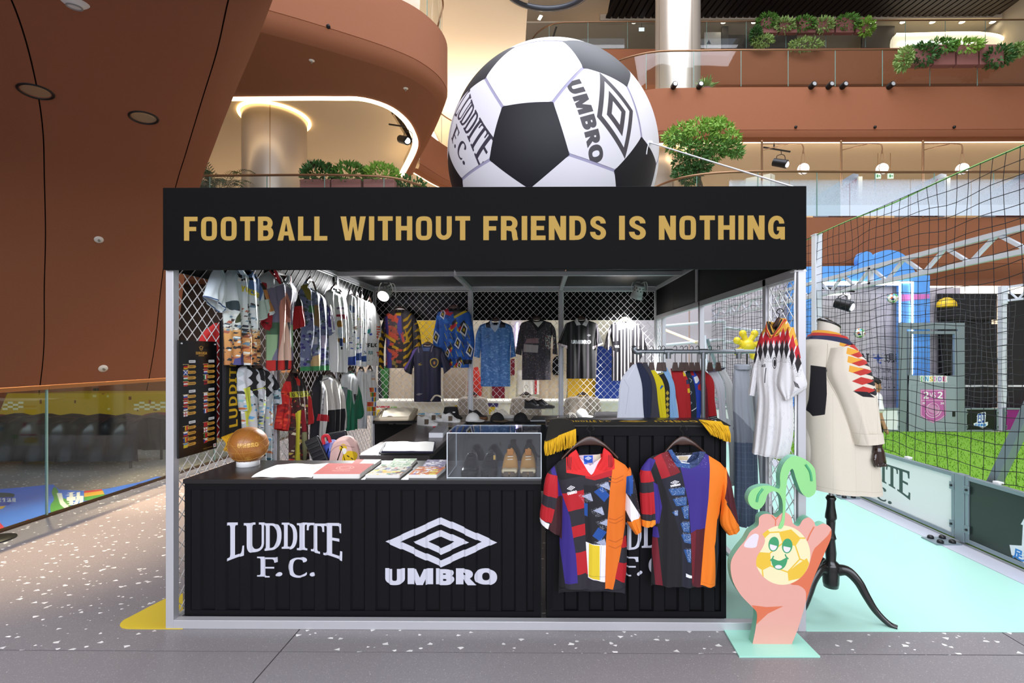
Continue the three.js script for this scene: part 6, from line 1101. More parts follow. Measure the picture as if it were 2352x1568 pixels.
// ---------------------------------------------------------------- scarf laid along the counter top, ends hanging over the front with yellow fringe
{
const yt = onZ(1400,976,ZC).y,o = thing('football_scarf','long black scarf with yellow lettering and fringe lying along the tall counter','scarf',[onZ(1460,970,-0.15).x,yt,-0.15]);
const x0 = onZ(1258,970,-0.12).x,x1 = onZ(1648,970,-0.12).x;
const tex = canvasTex(1024,128,(c,w,h) => {c.fillStyle = '#15130f';c.fillRect(0,0,w,h);c.fillStyle = '#d8ae1c';diamond(c,40,64,44,40,'#d8ae1c');fitText(c,'LUDDITE F.C.',110,36,280,56,'#d8ae1c');diamond(c,520,64,90,40,'#d8ae1c');fitText(c,'UMBRO',650,36,260,56,'#d8ae1c');});
obj('scarf_body',sheet(60,8,(u,v) => V(lerp(x0,x1,u),yt + 0.014 + 0.006 * Math.sin(u * 40) * (v - 0.5) + (v > 0.99 || v < 0.01 ? -0.012 :0),lerp(ZC - 0.17,ZC + 0.006,v))),withMap(tex,0.95,{two:true,sheen:0.3}),o);
obj('scarf_underside',box(x0,yt,ZC - 0.17,x1,yt + 0.009,ZC + 0.002),mat(0x15130f,0.95),o);
const yel = mat(0xd9a912,0.85,{two:true});
const end = (name,outline,print) => obj(name,outline,print ?? mat(0x1a1712,0.95,{two:true}),o);
const zf = ZC + 0.03,Q = (px,py,dz = 0) => onZ(px,py,zf + dz);
end('hanging_end',sheet(16,10,(u,v) => {const a = Q(lerp(1262,1252,v),lerp(966,1012,v)),b = Q(lerp(1316,1322,v),lerp(968,985,v)),p = a.lerp(b,u);p.y += 0.012 * Math.sin(u * 3.14) * (1 - v);p.z = zf + 0.02 * Math.sin(u * 4.5 + v) * v + 0.012 - (1 - v) * 0.05;return p;}));
const tassels = (a,b,c,d,n,seed) => {const r = rand(seed),g = [];for (let i = 0;i < n;i++) {const u = i / (n - 1),s = Q(lerp(a[0],b[0],u),lerp(a[1],b[1],u),0.012),e = Q(lerp(c[0],d[0],u) + (r() - 0.5) * 3,lerp(c[1],d[1],u) + (r() - 0.5) * 5,0.018 + r() * 0.02),m = s.clone().lerp(e,0.5).add(V((r() - 0.5) * 0.012,0,0.012 + r() * 0.012));g.push(tube([s,m,e],0.0033,6,5).toNonIndexed());} return mergeGeometries(g);};
stuff(obj('fringe',tassels([1252,1012],[1322,985],[1252,1046],[1322,1022],64,3),yel,o));
end('hanging_end',sheet(12,10,(u,v) => {const a = Q(lerp(1648,1668,v),lerp(966,980,v)),b = Q(lerp(1655,1680,v),lerp(962,978,v)),p = a.lerp(b,u);p.z = zf - 0.05 + 0.05 * v;return p;}));
stuff(obj('fringe',tassels([1606,964],[1672,978],[1632,996],[1678,1016],60,5),yel,o));
stuff(obj('fringe',tassels([1606,964],[1655,968],[1622,972],[1674,1002],40,6),yel,o));
}
// ---------------------------------------------------------------- white football shirt hanging at the right front corner, turned to the stand
{
const P = hangPlane([1.45,1.5,-0.08],[0.8,0,0.6]);
hanger('dark wooden hanger holding the white football shirt with flame-coloured shoulders',P,[1788,732],[1760,790],[1818,780],[1790,708],-0.01);
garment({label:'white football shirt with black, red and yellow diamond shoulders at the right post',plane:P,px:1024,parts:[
{n:'body',seed:23,t:0.07,back:0.07,f:0.018,fn:3,neck:0.1,nk:0.18,vneck:true,L:[[1767,738],[1744,772],[1736,850],[1740,910],[1734,970],[1727,1038]],R:[[1806,731],[1832,800],[1820,880],[1822,940],[1822,1000],[1812,1052]]},
{n:'sleeve',seed:24,t:0.05,f:0.01,fn:2,L:[[1750,760],[1736,810],[1726,860],[1720,904]],R:[[1758,790],[1748,830],[1742,870],[1735,909]]},
{n:'sleeve',seed:25,t:0.055,f:0.01,fn:2,z:0.045,L:[[1812,752],[1800,800],[1792,840],[1784,882],[1806,919]],R:[[1826,752],[1838,800],[1846,845],[1855,890],[1830,908]]},
{n:'collar',seed:26,t:0.012,f:0.001,z:0.05,label:'yellow, red and black V collar',L:[[1764,740],[1762,756],[1766,768],[1772,775]],R:[[1770,738],[1771,752],[1774,764],[1779,770]]},
{n:'collar',seed:27,t:0.012,f:0.001,z:0.05,label:'yellow, red and black V collar',L:[[1796,732],[1790,748],[1782,764],[1774,774]],R:[[1808,732],[1800,752],[1788,768],[1776,776]]},
],draw:(k) => {
k.all('#dcdbdc');const r = rand(3);
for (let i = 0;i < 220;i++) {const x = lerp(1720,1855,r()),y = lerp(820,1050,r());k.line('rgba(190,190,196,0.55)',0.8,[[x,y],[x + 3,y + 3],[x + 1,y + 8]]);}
for (let i = 0;i < 9;i++) {const x = 1738 + i * 12.5,dy = i > 6 ? (i - 6) * 16 :i < 2 ? (2 - i) * 6 :0,w = 7;const d = (c,yc,h,ww) => k.fill(c,[[x,yc - h],[x + ww,yc],[x,yc + h],[x - ww,yc]]);d('#e0a83c',752 + dy,22,w + 2);d('#b51624',778 + dy,26,w);d('#1b171c',802 + dy,22,w - 1);k.specks(i,160,['#2a262a','#59555a'],0.9,x - 6,815 + dy,x + 7,832 + dy);k.specks(i + 40,60,['#b51624','#d8525a'],0.9,x - 7,785 + dy,x + 7,800 + dy);}
k.fill('#e0a83c',[[1758,736],[1770,730],[1782,768],[1772,778]]);k.fill('#e0a83c',[[1794,728],[1812,730],[1790,770],[1772,778]]);k.line('#b51624',2.4,[[1763,740],[1766,758],[1775,775]]);k.line('#1b171c',3.4,[[1767,739],[1770,754],[1777,769]]);k.line('#b51624',2.4,[[1806,734],[1796,752],[1778,775]]);k.line('#1b171c',3.6,[[1800,734],[1792,750],[1779,768]]);k.fill('#17161a',[[1772,744],[1792,742],[1781,764]]);
k.text('adi',1754,835,1764,842,'#1b171c','100px sans-serif',6);k.ell('#1d1b1f',1784,833,5,13);k.ell('#dcdbdc',1784,833,4,11);k.ell('#1d1b1f',1784.5,833,3,8);k.line('#1b171c',1.6,[[1765,844],[1763,860],[1762,878]]);for (let i = 0;i < 5;i++) k.line('#1b171c',1,[[1830 + i * 2,873 + i * 1.5],[1834 + i * 2,886 + i]]);
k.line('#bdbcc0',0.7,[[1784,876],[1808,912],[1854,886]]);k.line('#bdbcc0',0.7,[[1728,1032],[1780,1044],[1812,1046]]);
}});
}
// ---------------------------------------------------------------- mannequin with the long off-white coat
{
const z = -0.24,P = hangPlane([1.96,1.5,z],[1,0,0]),A = (px,py,out = 0) => P.at(px,py,out),b = A(1905,1130),lin = mat(0xd9d2c4,0.8);
const stand = thing('mannequin_stand','dressmaker mannequin with black turned tripod stand, linen neck and dark wooden hand','mannequin',[b.x,0,z]);
obj('pole',rod(V(b.x + 0.01,0.3,z),V(b.x + 0.01,0.9,z),0.014,14),mat(0xb8b8b8,0.25,{metalness:0.9}),stand);
obj('turned_column',lathe([[0.001,0.79],[0.022,0.788],[0.033,0.77],[0.024,0.75],[0.026,0.71],[0.034,0.66],[0.036,0.635],[0.028,0.625],[0.028,0.61],[0.024,0.54],[0.03,0.51],[0.034,0.5],[0.026,0.49],[0.03,0.44],[0.034,0.4],[0.03,0.35],[0.05,0.33],[0.055,0.31],[0.05,0.295],[0.052,0.26],[0.05,0.2],[0.045,0.17],[0.001,0.165]],[b.x + 0.01,0,z],28),mat(0x0e0d0d,0.3,{clearcoat:0.4}),stand);
for (const [a,reach] of [[0.62,0.36],[2.75,0.36],[4.6,0.33]]) {
const d = V(Math.cos(a),0,Math.sin(a)),pts = [[0.03,0.29],[0.09,0.3],[0.15,0.25],[0.2,0.16],[0.25,0.08],[reach - 0.04,0.02],[reach,0.012]].map(([s,h]) => V(b.x + 0.01 + d.x * s,h,z + d.z * s)),c = new THREE.CatmullRomCurve3(pts),side = V(-d.z,0,d.x);
obj('leg',sheet(12,30,(u,v) => {const p = c.getPoint(v),t = c.getTangent(v),up = new THREE.Vector3().crossVectors(side,t).normalize(),q = u * 6.2832,h = lerp(0.042,0.014,Math.pow(v,0.7)),w = lerp(0.022,0.014,v);return p.addScaledVector(up,Math.sin(q) * h).addScaledVector(side,Math.cos(q) * w).setY(Math.max(0.002,p.y));}),mat(0x0e0d0d,0.3,{clearcoat:0.4}),stand);
}
const nk = A(1902,770,0.0);
obj('neck',sheet(24,8,(u,v) => {const q = u * 6.2832,r = lerp(0.1,0.068,smooth(0,0.6,v)),c = V(nk.x - 0.008 + v * 0.012,lerp(nk.y - 0.12,nk.y + 0.075,v),z);return c.add(V(Math.cos(q) * r,Math.cos(q) * -0.03 * v,Math.sin(q) * r * 0.9));}),lin,stand);
obj('neck_cap',[sheet(24,4,(u,v) => {const q = u * 6.2832,r = [0.066,0.074,0.074,0.06,0.001][Math.round(v * 4)],h = [0.07,0.072,0.082,0.092,0.09][Math.round(v * 4)];return V(nk.x + 0.004 + Math.cos(q) * r,nk.y + h - Math.cos(q) * 0.028,z + Math.sin(q) * r * 0.9);})],mat(0x121214,0.15,{clearcoat:0.6}),stand);
// wooden fist: palm and five bent fingers as one surface
const hc = A(1976,1042,0.13),bones = [];
const bone = (a,c,r0,r1) => bones.push([V(...a),V(...c),r0,r1]);
bone([-0.002,0.105,0],[0.0,0.055,0],0.024,0.026);bone([0,0.05,0],[0.004,-0.005,0.004],0.032,0.034);bone([0.012,0.045,0],[0.018,-0.01,0.004],0.026,0.026);
for (let f = 0;f < 4;f++) {const x = -0.016 + f * 0.0155,l = [0.03,0.034,0.032,0.026][f];bone([x,-0.012,0.01],[x + 0.001,-0.02 - l * 0.5,0.018],0.0098,0.0092);bone([x + 0.001,-0.02 - l * 0.5,0.018],[x,-0.03 - l * 0.35,0.0],0.0092,0.0085);bone([x,-0.03 - l * 0.35,0.0],[x,-0.018,-0.008],0.0085,0.008);}
bone([-0.024,0.03,0.008],[-0.034,0.0,0.016],0.0125,0.011);bone([-0.034,0.0,0.016],[-0.028,-0.028,0.02],0.011,0.009);
obj('hand',capsuleSurface(bones,0.085,V(0.0,0.03,0.003),72,0.006).translate(hc.x,hc.y,hc.z + 0.04),mat(0x2b1710,0.22,{clearcoat:0.5}),stand).userData.label = 'dark polished wooden hand';
obj('wrist',rod(V(hc.x - 0.03,hc.y + 0.22,hc.z + 0.03),V(hc.x,hc.y + 0.09,hc.z + 0.04),0.024,16,0.026),mat(0x2b1710,0.25),stand);
obj('torso',sheet(24,10,(u,v) => {const q = u * 6.2832,h = lerp(1.02,nk.y - 0.08,v),r = [0.15,0.16,0.16,0.15,0.14,0.15,0.165,0.17,0.17,0.13,0.09][Math.round(v * 10)];return V(b.x - 0.02 + Math.cos(q) * r,h,z + Math.sin(q) * r * 0.62);}),lin,stand);
// the coat
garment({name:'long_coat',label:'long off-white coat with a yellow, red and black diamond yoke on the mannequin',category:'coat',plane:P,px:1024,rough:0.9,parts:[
{n:'body',seed:33,nu:40,t:0.17,back:0.16,f:0.008,fn:2,flatTop:false,L:[[1870,766],[1845,800],[1840,880],[1846,960],[1850,1060],[1854,1118]],R:[[1926,778],[1966,820],[1992,900],[2002,980],[2010,1060],[2016,1128]]},
{n:'sleeve',seed:34,nu:30,t:0.08,back:0.07,f:0.01,fn:2,z:0.15,flatTop:false,L:[[1876,800],[1868,850],[1888,905],[1908,960],[1924,1010]],R:[[1920,790],[1958,840],[1972,890],[1980,950],[1986,1004]]},
{n:'cuff',seed:35,t:0.086,back:0.075,f:0.002,z:0.15,flatTop:false,straight:true,L:[[1917,985],[1924,1010]],R:[[1985,982],[1988,1004]]},
{n:'collar',seed:36,t:0.1,back:0.09,f:0.002,flatTop:false,straight:true,label:'upright collar striped yellow, red and black',L:[[1872,758],[1862,774]],R:[[1922,770],[1934,792]]},
],draw:(k) => {
k.all('#d9d0bf');k.specks(2,5000,['#cfc5b2','#e2dacb','#d4cab8'],1.2,1840,750,2020,1130);
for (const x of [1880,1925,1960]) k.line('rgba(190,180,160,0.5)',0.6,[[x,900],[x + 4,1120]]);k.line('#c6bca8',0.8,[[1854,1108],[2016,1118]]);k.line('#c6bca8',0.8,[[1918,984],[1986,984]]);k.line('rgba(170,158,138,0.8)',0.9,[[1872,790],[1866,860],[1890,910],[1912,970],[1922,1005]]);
const rows = [[1896,790],[1898,808],[1900,826],[1903,846],[1906,866],[1910,886]],cols = ['#e0a23c','#b8352e','#1e1b22'];
rows.forEach(([x,y],i) => {const s = [0,8,14,14,8,4][i];k.fill(cols[2],[[x + 44 + s,y],[x + 70 + s,y + 10],[x + 44 + s,y + 16],[x + 24,y + 8]]);k.fill(cols[1],[[x + 20,y - 4],[x + 50 + s * 0.6,y + 4],[x + 22,y + 13],[x,y + 5]]);if (i < 4) k.fill(cols[0],[[x - 2,y - 9],[x + 30,y - 1],[x + 4,y + 7],[x - 4,y + 4]]);});
k.fill(cols[0],[[1897,776],[1926,786],[1900,792]]);k.fill(cols[2],[[1894,772],[1914,780],[1896,784]]);k.fill(cols[1],[[1916,786],[1950,800],[1920,806],[1902,796]]);k.fill(cols[2],[[1944,800],[1966,818],[1950,822],[1932,812]]);k.fill(cols[2],[[1908,892],[1940,894],[1956,906],[1930,904]]);
k.fill(cols[0],[[1864,752],[1940,764],[1940,780],[1864,763]]);k.fill(cols[1],[[1860,762],[1940,778],[1940,788],[1860,770]]);k.fill('#2c3050',[[1858,769],[1940,786],[1940,800],[1858,778]]);
k.fill('#17161a',[[1846,838],[1868,842],[1870,900],[1868,946],[1852,952],[1846,940]]);
}});
}
// tapered capsules joined smoothly into one surface (marching cubes), half-size and centre of the grid given
function capsuleSurface(bones,half,centre,n = 60,k = 0.012) {
const mc = new MarchingCubes(n,WOOD,false,false,120000),pa = V(0,0,0),ba = V(0,0,0),p = V(0,0,0);
for (let z = 0;z < n;z++) for (let y = 0;y < n;y++) for (let x = 0;x < n;x++) {
p.set((x - n / 2) / (n / 2) * half + centre.x,(y - n / 2) / (n / 2) * half + centre.y,(z - n / 2) / (n / 2) * half + centre.z);
let d = 9;
for (const [a,b,r0,r1] of bones) {ba.subVectors(b,a);pa.subVectors(p,a);const t = clamp(pa.dot(ba) / ba.lengthSq()),e = pa.addScaledVector(ba,-t).length() - lerp(r0,r1,t),h = Math.max(k - Math.abs(d - e),0) / k;d = Math.min(d,e) - h * h * k * 0.25;}
mc.field[x + y * n + z * n * n] = -d;
}
mc.isolation = 0;mc.update();
const g = new THREE.BufferGeometry(),c = mc.count,pos = mc.positionArray.slice(0,c * 3),nor = mc.normalArray.slice(0,c * 3);
for (let i = 0;i < c * 3;i += 3) {pos[i] = pos[i] * half + centre.x;pos[i + 1] = pos[i + 1] * half + centre.y;pos[i + 2] = pos[i + 2] * half + centre.z;}
g.setAttribute('position',new THREE.BufferAttribute(pos,3));let m = mergeVertices(g,1e-6);m.computeVertexNormals();
return m;
}
// ---------------------------------------------------------------- shirts on the back fence
const BK = zHang(ZB + 0.1);
// a short- or long-sleeved shirt from a few widths: centre x, shoulder y, hem y, half widths
function simpleShirt(o) {
const {cx,ys,yh,w,nw = 12,sl,sr,plane = BK,seed = 1} = o,st = ys + (o.drop ?? 9),bw = o.bw ?? w - 2;
const parts = [{n:'body',seed,t:o.t ?? 0.05,f:o.f ?? 0.016,fn:o.fn ?? 3,neck:o.neck ?? 0.07,nk:0.2,vneck:o.v,L:[[cx - nw,ys],[cx - w,st],[cx - bw,lerp(st,yh,0.35)],[cx - bw + (o.lean ?? 0),yh]],R:[[cx + nw,ys],[cx + w,st],[cx + bw,lerp(st,yh,0.35)],[cx + bw + (o.lean ?? 0),yh]]}];
if (sl) parts.push({n:'sleeve',seed:seed + 1,t:0.04,f:0.009,fn:2,L:[[cx - w + 2,st - 3],...sl[0]],R:[[cx - w + 5,st + 4],...sl[1]]});
if (sr) parts.push({n:'sleeve',seed:seed + 2,t:0.04,f:0.009,fn:2,L:[[cx + w - 5,st + 4],...sr[0]],R:[[cx + w - 2,st - 3],...sr[1]]});
if (o.collar) parts.push({n:'collar',seed:seed + 3,t:0.012,f:0.001,z:0.03,L:[[cx - nw - 1,ys - 2],[cx - nw - 3,ys + 7],[cx - nw + 2,ys + 15]],R:[[cx - nw + 3,ys - 3],[cx - 6,ys + 8],[cx - 2,ys + 14]]},{n:'collar',seed:seed + 4,t:0.012,f:0.001,z:0.03,L:[[cx + nw - 3,ys - 3],[cx + 6,ys + 8],[cx + 2,ys + 14]],R:[[cx + nw + 1,ys - 2],[cx + nw + 3,ys + 7],[cx + nw - 2,ys + 15]]});
if (o.hook) hanger('dark hanger holding the ' + o.short,plane,[cx,ys - 7],[cx - nw - 6,ys + 3],[cx + nw + 6,ys + 3],[cx,o.hook],-0.01,o.wood);
return garment({label:o.label,name:o.name,category:o.category,group:o.group,plane,px:o.px ?? 420,rough:o.rough,material:o.material,parts,draw:o.draw});
}
const deep = '#221a22',lily = '#463a8c',coral = '#d2543c',gold = '#d3a414';
simpleShirt({cx:918,ys:712,yh:845,w:34,drop:12,seed:41,hook:690,short:'purple and coral patterned goalkeeper shirt',label:'purple, coral and gold shard-patterned goalkeeper shirt at the left of the back fence',group:'shirts on the back fence',
sl:[[[876,750],[869,800],[868,838]],[[888,760],[882,800],[882,848]]],sr:[[[948,760],[950,800],[950,840]],[[962,750],[968,790],[972,820]]],draw:(k) => {
k.all(deep);k.specks(5,60,[coral,'#8f7a3a','#a8503e'],9,884,720,918,845,2);
for (let i = 0;i < 8;i++) {const y = 722 + i * 17;k.fill(gold,[[928,y + 12],[938,y + 6],[948,y - 8],[946,y],[938,y + 14],[928,y + 18]]);k.fill(gold,[[952,y + 24],[964,y + 12],[970,y + 26],[962,y + 22]]);k.fill(gold,[[866,y + 40],[876,y + 30],[884,y + 44],[876,y + 42]]);}
for (const p of [[[885,728],[892,726],[898,790],[890,800]],[[914,726],[924,724],[926,768],[934,785],[926,786],[916,762]],[[888,800],[902,812],[902,845],[892,845]]]) k.fill(lily,p);for (const p of [[[890,716],[918,732],[916,744],[888,724]],[[896,760],[918,772],[916,780],[894,770]],[[888,796],[904,806],[918,820],[896,808]],[[922,764],[928,770],[932,786],[926,786]],[[900,822],[918,812],[918,816],[902,828]]]) k.fill(coral,p);for (const p of [[[886,765],[912,782],[910,788],[884,772]],[[904,792],[918,798],[918,804],[902,798]],[[930,752],[938,768],[943,786],[936,786],[934,770]]]) k.fill(gold,p);k.fill(gold,[[911,717],[924,717],[923,726],[912,724]]);k.fill('#16131a',[[902,706],[936,706],[930,718],[908,716]]);
}});
simpleShirt({cx:1042,ys:708,yh:844,w:37,drop:10,seed:51,hook:684,collar:true,short:'blue goalkeeper shirt with diamonds',label:'bright blue goalkeeper shirt with red, white and yellow diamond pattern on the back fence',group:'shirts on the back fence',
sl:[[[1000,745],[994,780],[1004,830]],[[1010,750],[1012,790],[1018,836]]],sr:[[[1070,750],[1072,800],[1068,832]],[[1084,740],[1090,790],[1083,836]]],draw:(k) => {
k.all('#1b55ac');k.specks(7,70,['#2f6cc4','#123f8c'],8,995,710,1090,845,2);
const dm = (x,y,s) => {k.fill('#e8e6ea',[[x,y - 15 * s],[x + 8 * s,y - 4 * s],[x + 3 * s,y + 14 * s],[x - 8 * s,y + 4 * s]]);k.fill('#16141c',[[x,y - 10 * s],[x + 5 * s,y - 3 * s],[x + 2 * s,y + 9 * s],[x - 5 * s,y + 2 * s]]);k.fill('#c7aa22',[[x,y - 5 * s],[x + 2.5 * s,y - 2 * s],[x + 1 * s,y + 4 * s],[x - 2.5 * s,y + 1 * s]]);};
for (let i = 0;i < 26;i++) {const x = 1022 + (i % 5) * 13,y = 745 + Math.floor(i / 5) * 20;k.line('#b79c20',1.3,[[x,y],[x + 6,y + 14]]);}
k.fill('#b5152a',[[1008,712],[1028,704],[1034,718],[1046,716],[1036,726],[1022,722]]);for (const [x,y,c] of [[1043,742,'#b5152a'],[1032,800,'#b5152a'],[1062,745,'#b5152a'],[1032,832,'#b5152a'],[1054,828,'#b5152a']]) {k.fill('#c7aa22',[[x - 12,y + 14],[x + 4,y - 6],[x + 10,y],[x - 4,y + 20]]);k.fill(c,[[x - 8,y + 8],[x + 4,y - 2],[x + 8,y + 6],[x - 6,y + 16]]);k.fill('#1a1418',[[x - 4,y],[x + 5,y - 10],[x + 8,y - 4],[x - 2,y + 6]]);}
k.fill('#1a1418',[[1040,712],[1072,704],[1070,712],[1044,726]]);k.fill('#c7aa22',[[1043,727],[1074,710],[1074,716],[1045,732]]);for (const [x,y,s] of [[1018,722,0.9],[1066,758,1.15],[1002,775,1.1],[1079,805,1.1],[1052,788,1],[1029,810,0.8],[1056,838,0.7]]) dm(x,y,s);k.fill('#16141c',[[1064,826],[1086,826],[1084,836],[1066,836]]);k.fill('#141218',[[1024,700],[1060,700],[1052,716],[1034,716]]);
}});
simpleShirt({cx:982,ys:793,yh:922,w:33,drop:8,seed:61,hook:775,collar:true,v:true,neck:0.09,short:'dark navy short-sleeved shirt',label:'dark navy polo football shirt with shield crest, hanging in front of the patterned shirts',group:'shirts on the back fence',plane:zHang(ZB + 0.2),
sl:[[[938,830],[928,848],[930,852]],[[952,825],[948,846],[946,860]]],sr:[[[1012,825],[1018,846],[1020,858]],[[1026,820],[1034,840],[1035,846]]],draw:(k) => {
k.all('#1d1c33');for (let i = 0;i < 6;i++) k.fill(i % 2 ? '#24233f' :'#191830',[[946 + i * 13,780],[959 + i * 13,780],[959 + i * 13,930],[946 + i * 13,930]]);k.fill('#6c52a0',[[944,808],[962,796],[952,812],[934,850],[926,850]]);k.fill('#121022',[[928,846],[948,856],[948,864],[928,854]]);
k.fill('#c9a93c',roundOutline([[990,826],[999,822],[1008,826],[1007,838],[999,844],[991,838]],4));k.fill('#1d1c33',roundOutline([[992,828],[999,824],[1006,828],[1005,837],[999,842],[993,837]],4));k.ell('#c9843c',999,833,2.4,4);k.fill('#c9a93c',[[961,836],[971,832],[966,836],[973,837],[962,840],[967,837]]);k.quad([957,903],[972,901],[957,908],(c) => diamond(c,50,50,50,50,'#c9c4b4'));k.fill('#4a5a8a',[[970,790],[992,790],[988,806],[974,806]]);k.line('#d8b8b0',0.9,[[961,794],[964,810]]);k.line('#d8b8b0',0.9,[[996,793],[992,808]]);
}});
simpleShirt({cx:1138,ys:738,yh:887,w:36,drop:10,seed:71,hook:714,collar:true,v:true,neck:0.1,short:'sky blue polo shirt',label:'sky blue crinkled polo football shirt with dark collar on the back fence',group:'shirts on the back fence',rough:0.5,
sl:[[[1096,760],[1090,800],[1088,818]],[[1106,765],[1104,800],[1102,822]]],sr:[[[1172,770],[1173,800],[1172,822]],[[1178,760],[1182,790],[1185,818]]],draw:(k) => {
k.all('#4a7fc4');k.specks(8,900,['#6c9cd8','#3a6cb4','#86b0e2'],3,1088,740,1186,890,2);k.fill('#1a1c2e',[[1115,734],[1128,730],[1127,753],[1117,752]]);k.fill('#1a1c2e',[[1150,730],[1161,736],[1161,752],[1148,753]]);k.fill('#c8d6ee',[[1126,737],[1151,737],[1145,754],[1138,764],[1128,752]]);k.fill('#1c2238',[[1134,740],[1143,740],[1143,747],[1134,747]]);k.line('#e0e8f4',1,[[1115,738],[1117,753]]);k.line('#1a2a5a',1.2,[[1115,772],[1120,770],[1125,772]]);k.line('#1a2a5a',1.2,[[1116,775],[1124,774]]);
}});
simpleShirt({cx:1232,ys:734,yh:872,w:35,drop:9,seed:81,hook:705,collar:true,v:true,neck:0.09,short:'grey crowd-print shirt',label:'dark grey football shirt printed with a crowd scene and white banner on the back fence',group:'shirts on the back fence',
sl:[[[1192,760],[1187,790],[1184,812]],[[1202,765],[1200,790],[1198,816]]],sr:[[[1268,765],[1270,790],[1269,812]],[[1275,755],[1278,780],[1281,815]]],draw:(k) => {
k.all('#38333a');k.specks(9,2600,['#1d1b20','#5a535a','#7a6a70','#8d7f84','#3a2a30','#46506a','#6a5a4a'],3,1180,735,1285,875,0);k.fill('#aaa09e',[[1203,790],[1237,793],[1235,810],[1202,808]]);k.fill('#8a6a70',[[1210,778],[1236,776],[1238,788],[1206,788]]);k.specks(10,300,['#9fa6a4','#7a3a3a','#c8c8c4'],4,1252,770,1272,800,0);k.fill('#141216',[[1215,732],[1226,726],[1240,756],[1234,762]]);k.fill('#141216',[[1238,727],[1256,732],[1250,748],[1234,762]]);k.fill('#dcd6d2',[[1223,738],[1248,738],[1236,752]]);
}});
const stripes = (k,base,line,xs,w) => {k.all(base);for (const x of xs) k.fill(line,[[x,725],[x + w,725],[x + w,885],[x,885]]);};
simpleShirt({cx:1335,ys:734,yh:869,w:36,drop:10,seed:91,hook:706,collar:true,v:true,neck:0.08,short:'black striped polo shirt',label:'black polo football shirt with grey stripes and white chest lettering on the back fence',group:'shirts on the back fence',
sl:[[[1288,770],[1282,786],[1280,790]],[[1304,770],[1304,790],[1302,799]]],sr:[[[1366,770],[1362,792],[1362,800]],[[1376,760],[1382,780],[1385,789]]],draw:(k) => {
stripes(k,'#0b0a0d','#4d474e',[1309,1327,1347,1368],5);k.fill('#141317',[[1276,745],[1304,742],[1302,800],[1276,796]]);for (const x of [1290,1294]) k.line('#c9c6cc',0.6,[[x + 8,742],[x - 8,782]]);k.fill('#d8c6cc',[[1278,786],[1304,794],[1303,801],[1278,792]]);k.fill('#d8c6cc',[[1360,796],[1386,786],[1386,792],[1361,802]]);k.fill('#d8d2d4',[[1316,732],[1325,728],[1334,746],[1324,748]]);k.fill('#d8d2d4',[[1346,728],[1354,732],[1346,750],[1336,746]]);k.fill('#2a2a30',[[1326,734],[1345,734],[1335,748]]);k.text('UMBRO',1312,781,1356,789,'#dfe2e6','bold 100px sans-serif',10);k.quad([1347,767],[1357,767],[1347,773],(c) => diamond(c,50,50,48,46,'#dfe2e6'));
}});
simpleShirt({cx:1436,ys:736,yh:874,w:33,drop:10,seed:101,hook:712,collar:true,v:true,neck:0.08,short:'black and white striped shirt',wood:mat(0x9a7a50,0.5),label:'glossy black and white striped polo football shirt at the right end of the back fence',group:'shirts on the back fence',rough:0.4,
sl:[[[1394,765],[1388,790],[1386,798]],[[1402,770],[1400,790],[1398,804]]],sr:[[[1464,770],[1466,800],[1466,830]],[[1476,765],[1484,790],[1487,800]]],draw:(k) => {
stripes(k,'#141216','#b9b0b4',[1396,1407,1416,1424,1432,1440,1446,1456,1464,1474],3);k.fill('#f0eeec',[[1413,736],[1424,731],[1436,754],[1420,758]]);k.fill('#f0eeec',[[1446,731],[1458,736],[1452,758],[1436,752]]);k.fill('#17151a',[[1407,784],[1424,782],[1423,806],[1414,810],[1408,804]]);k.text('VAR',1411,793,1421,798,'#eeecea','bold 100px sans-serif',4);
}});
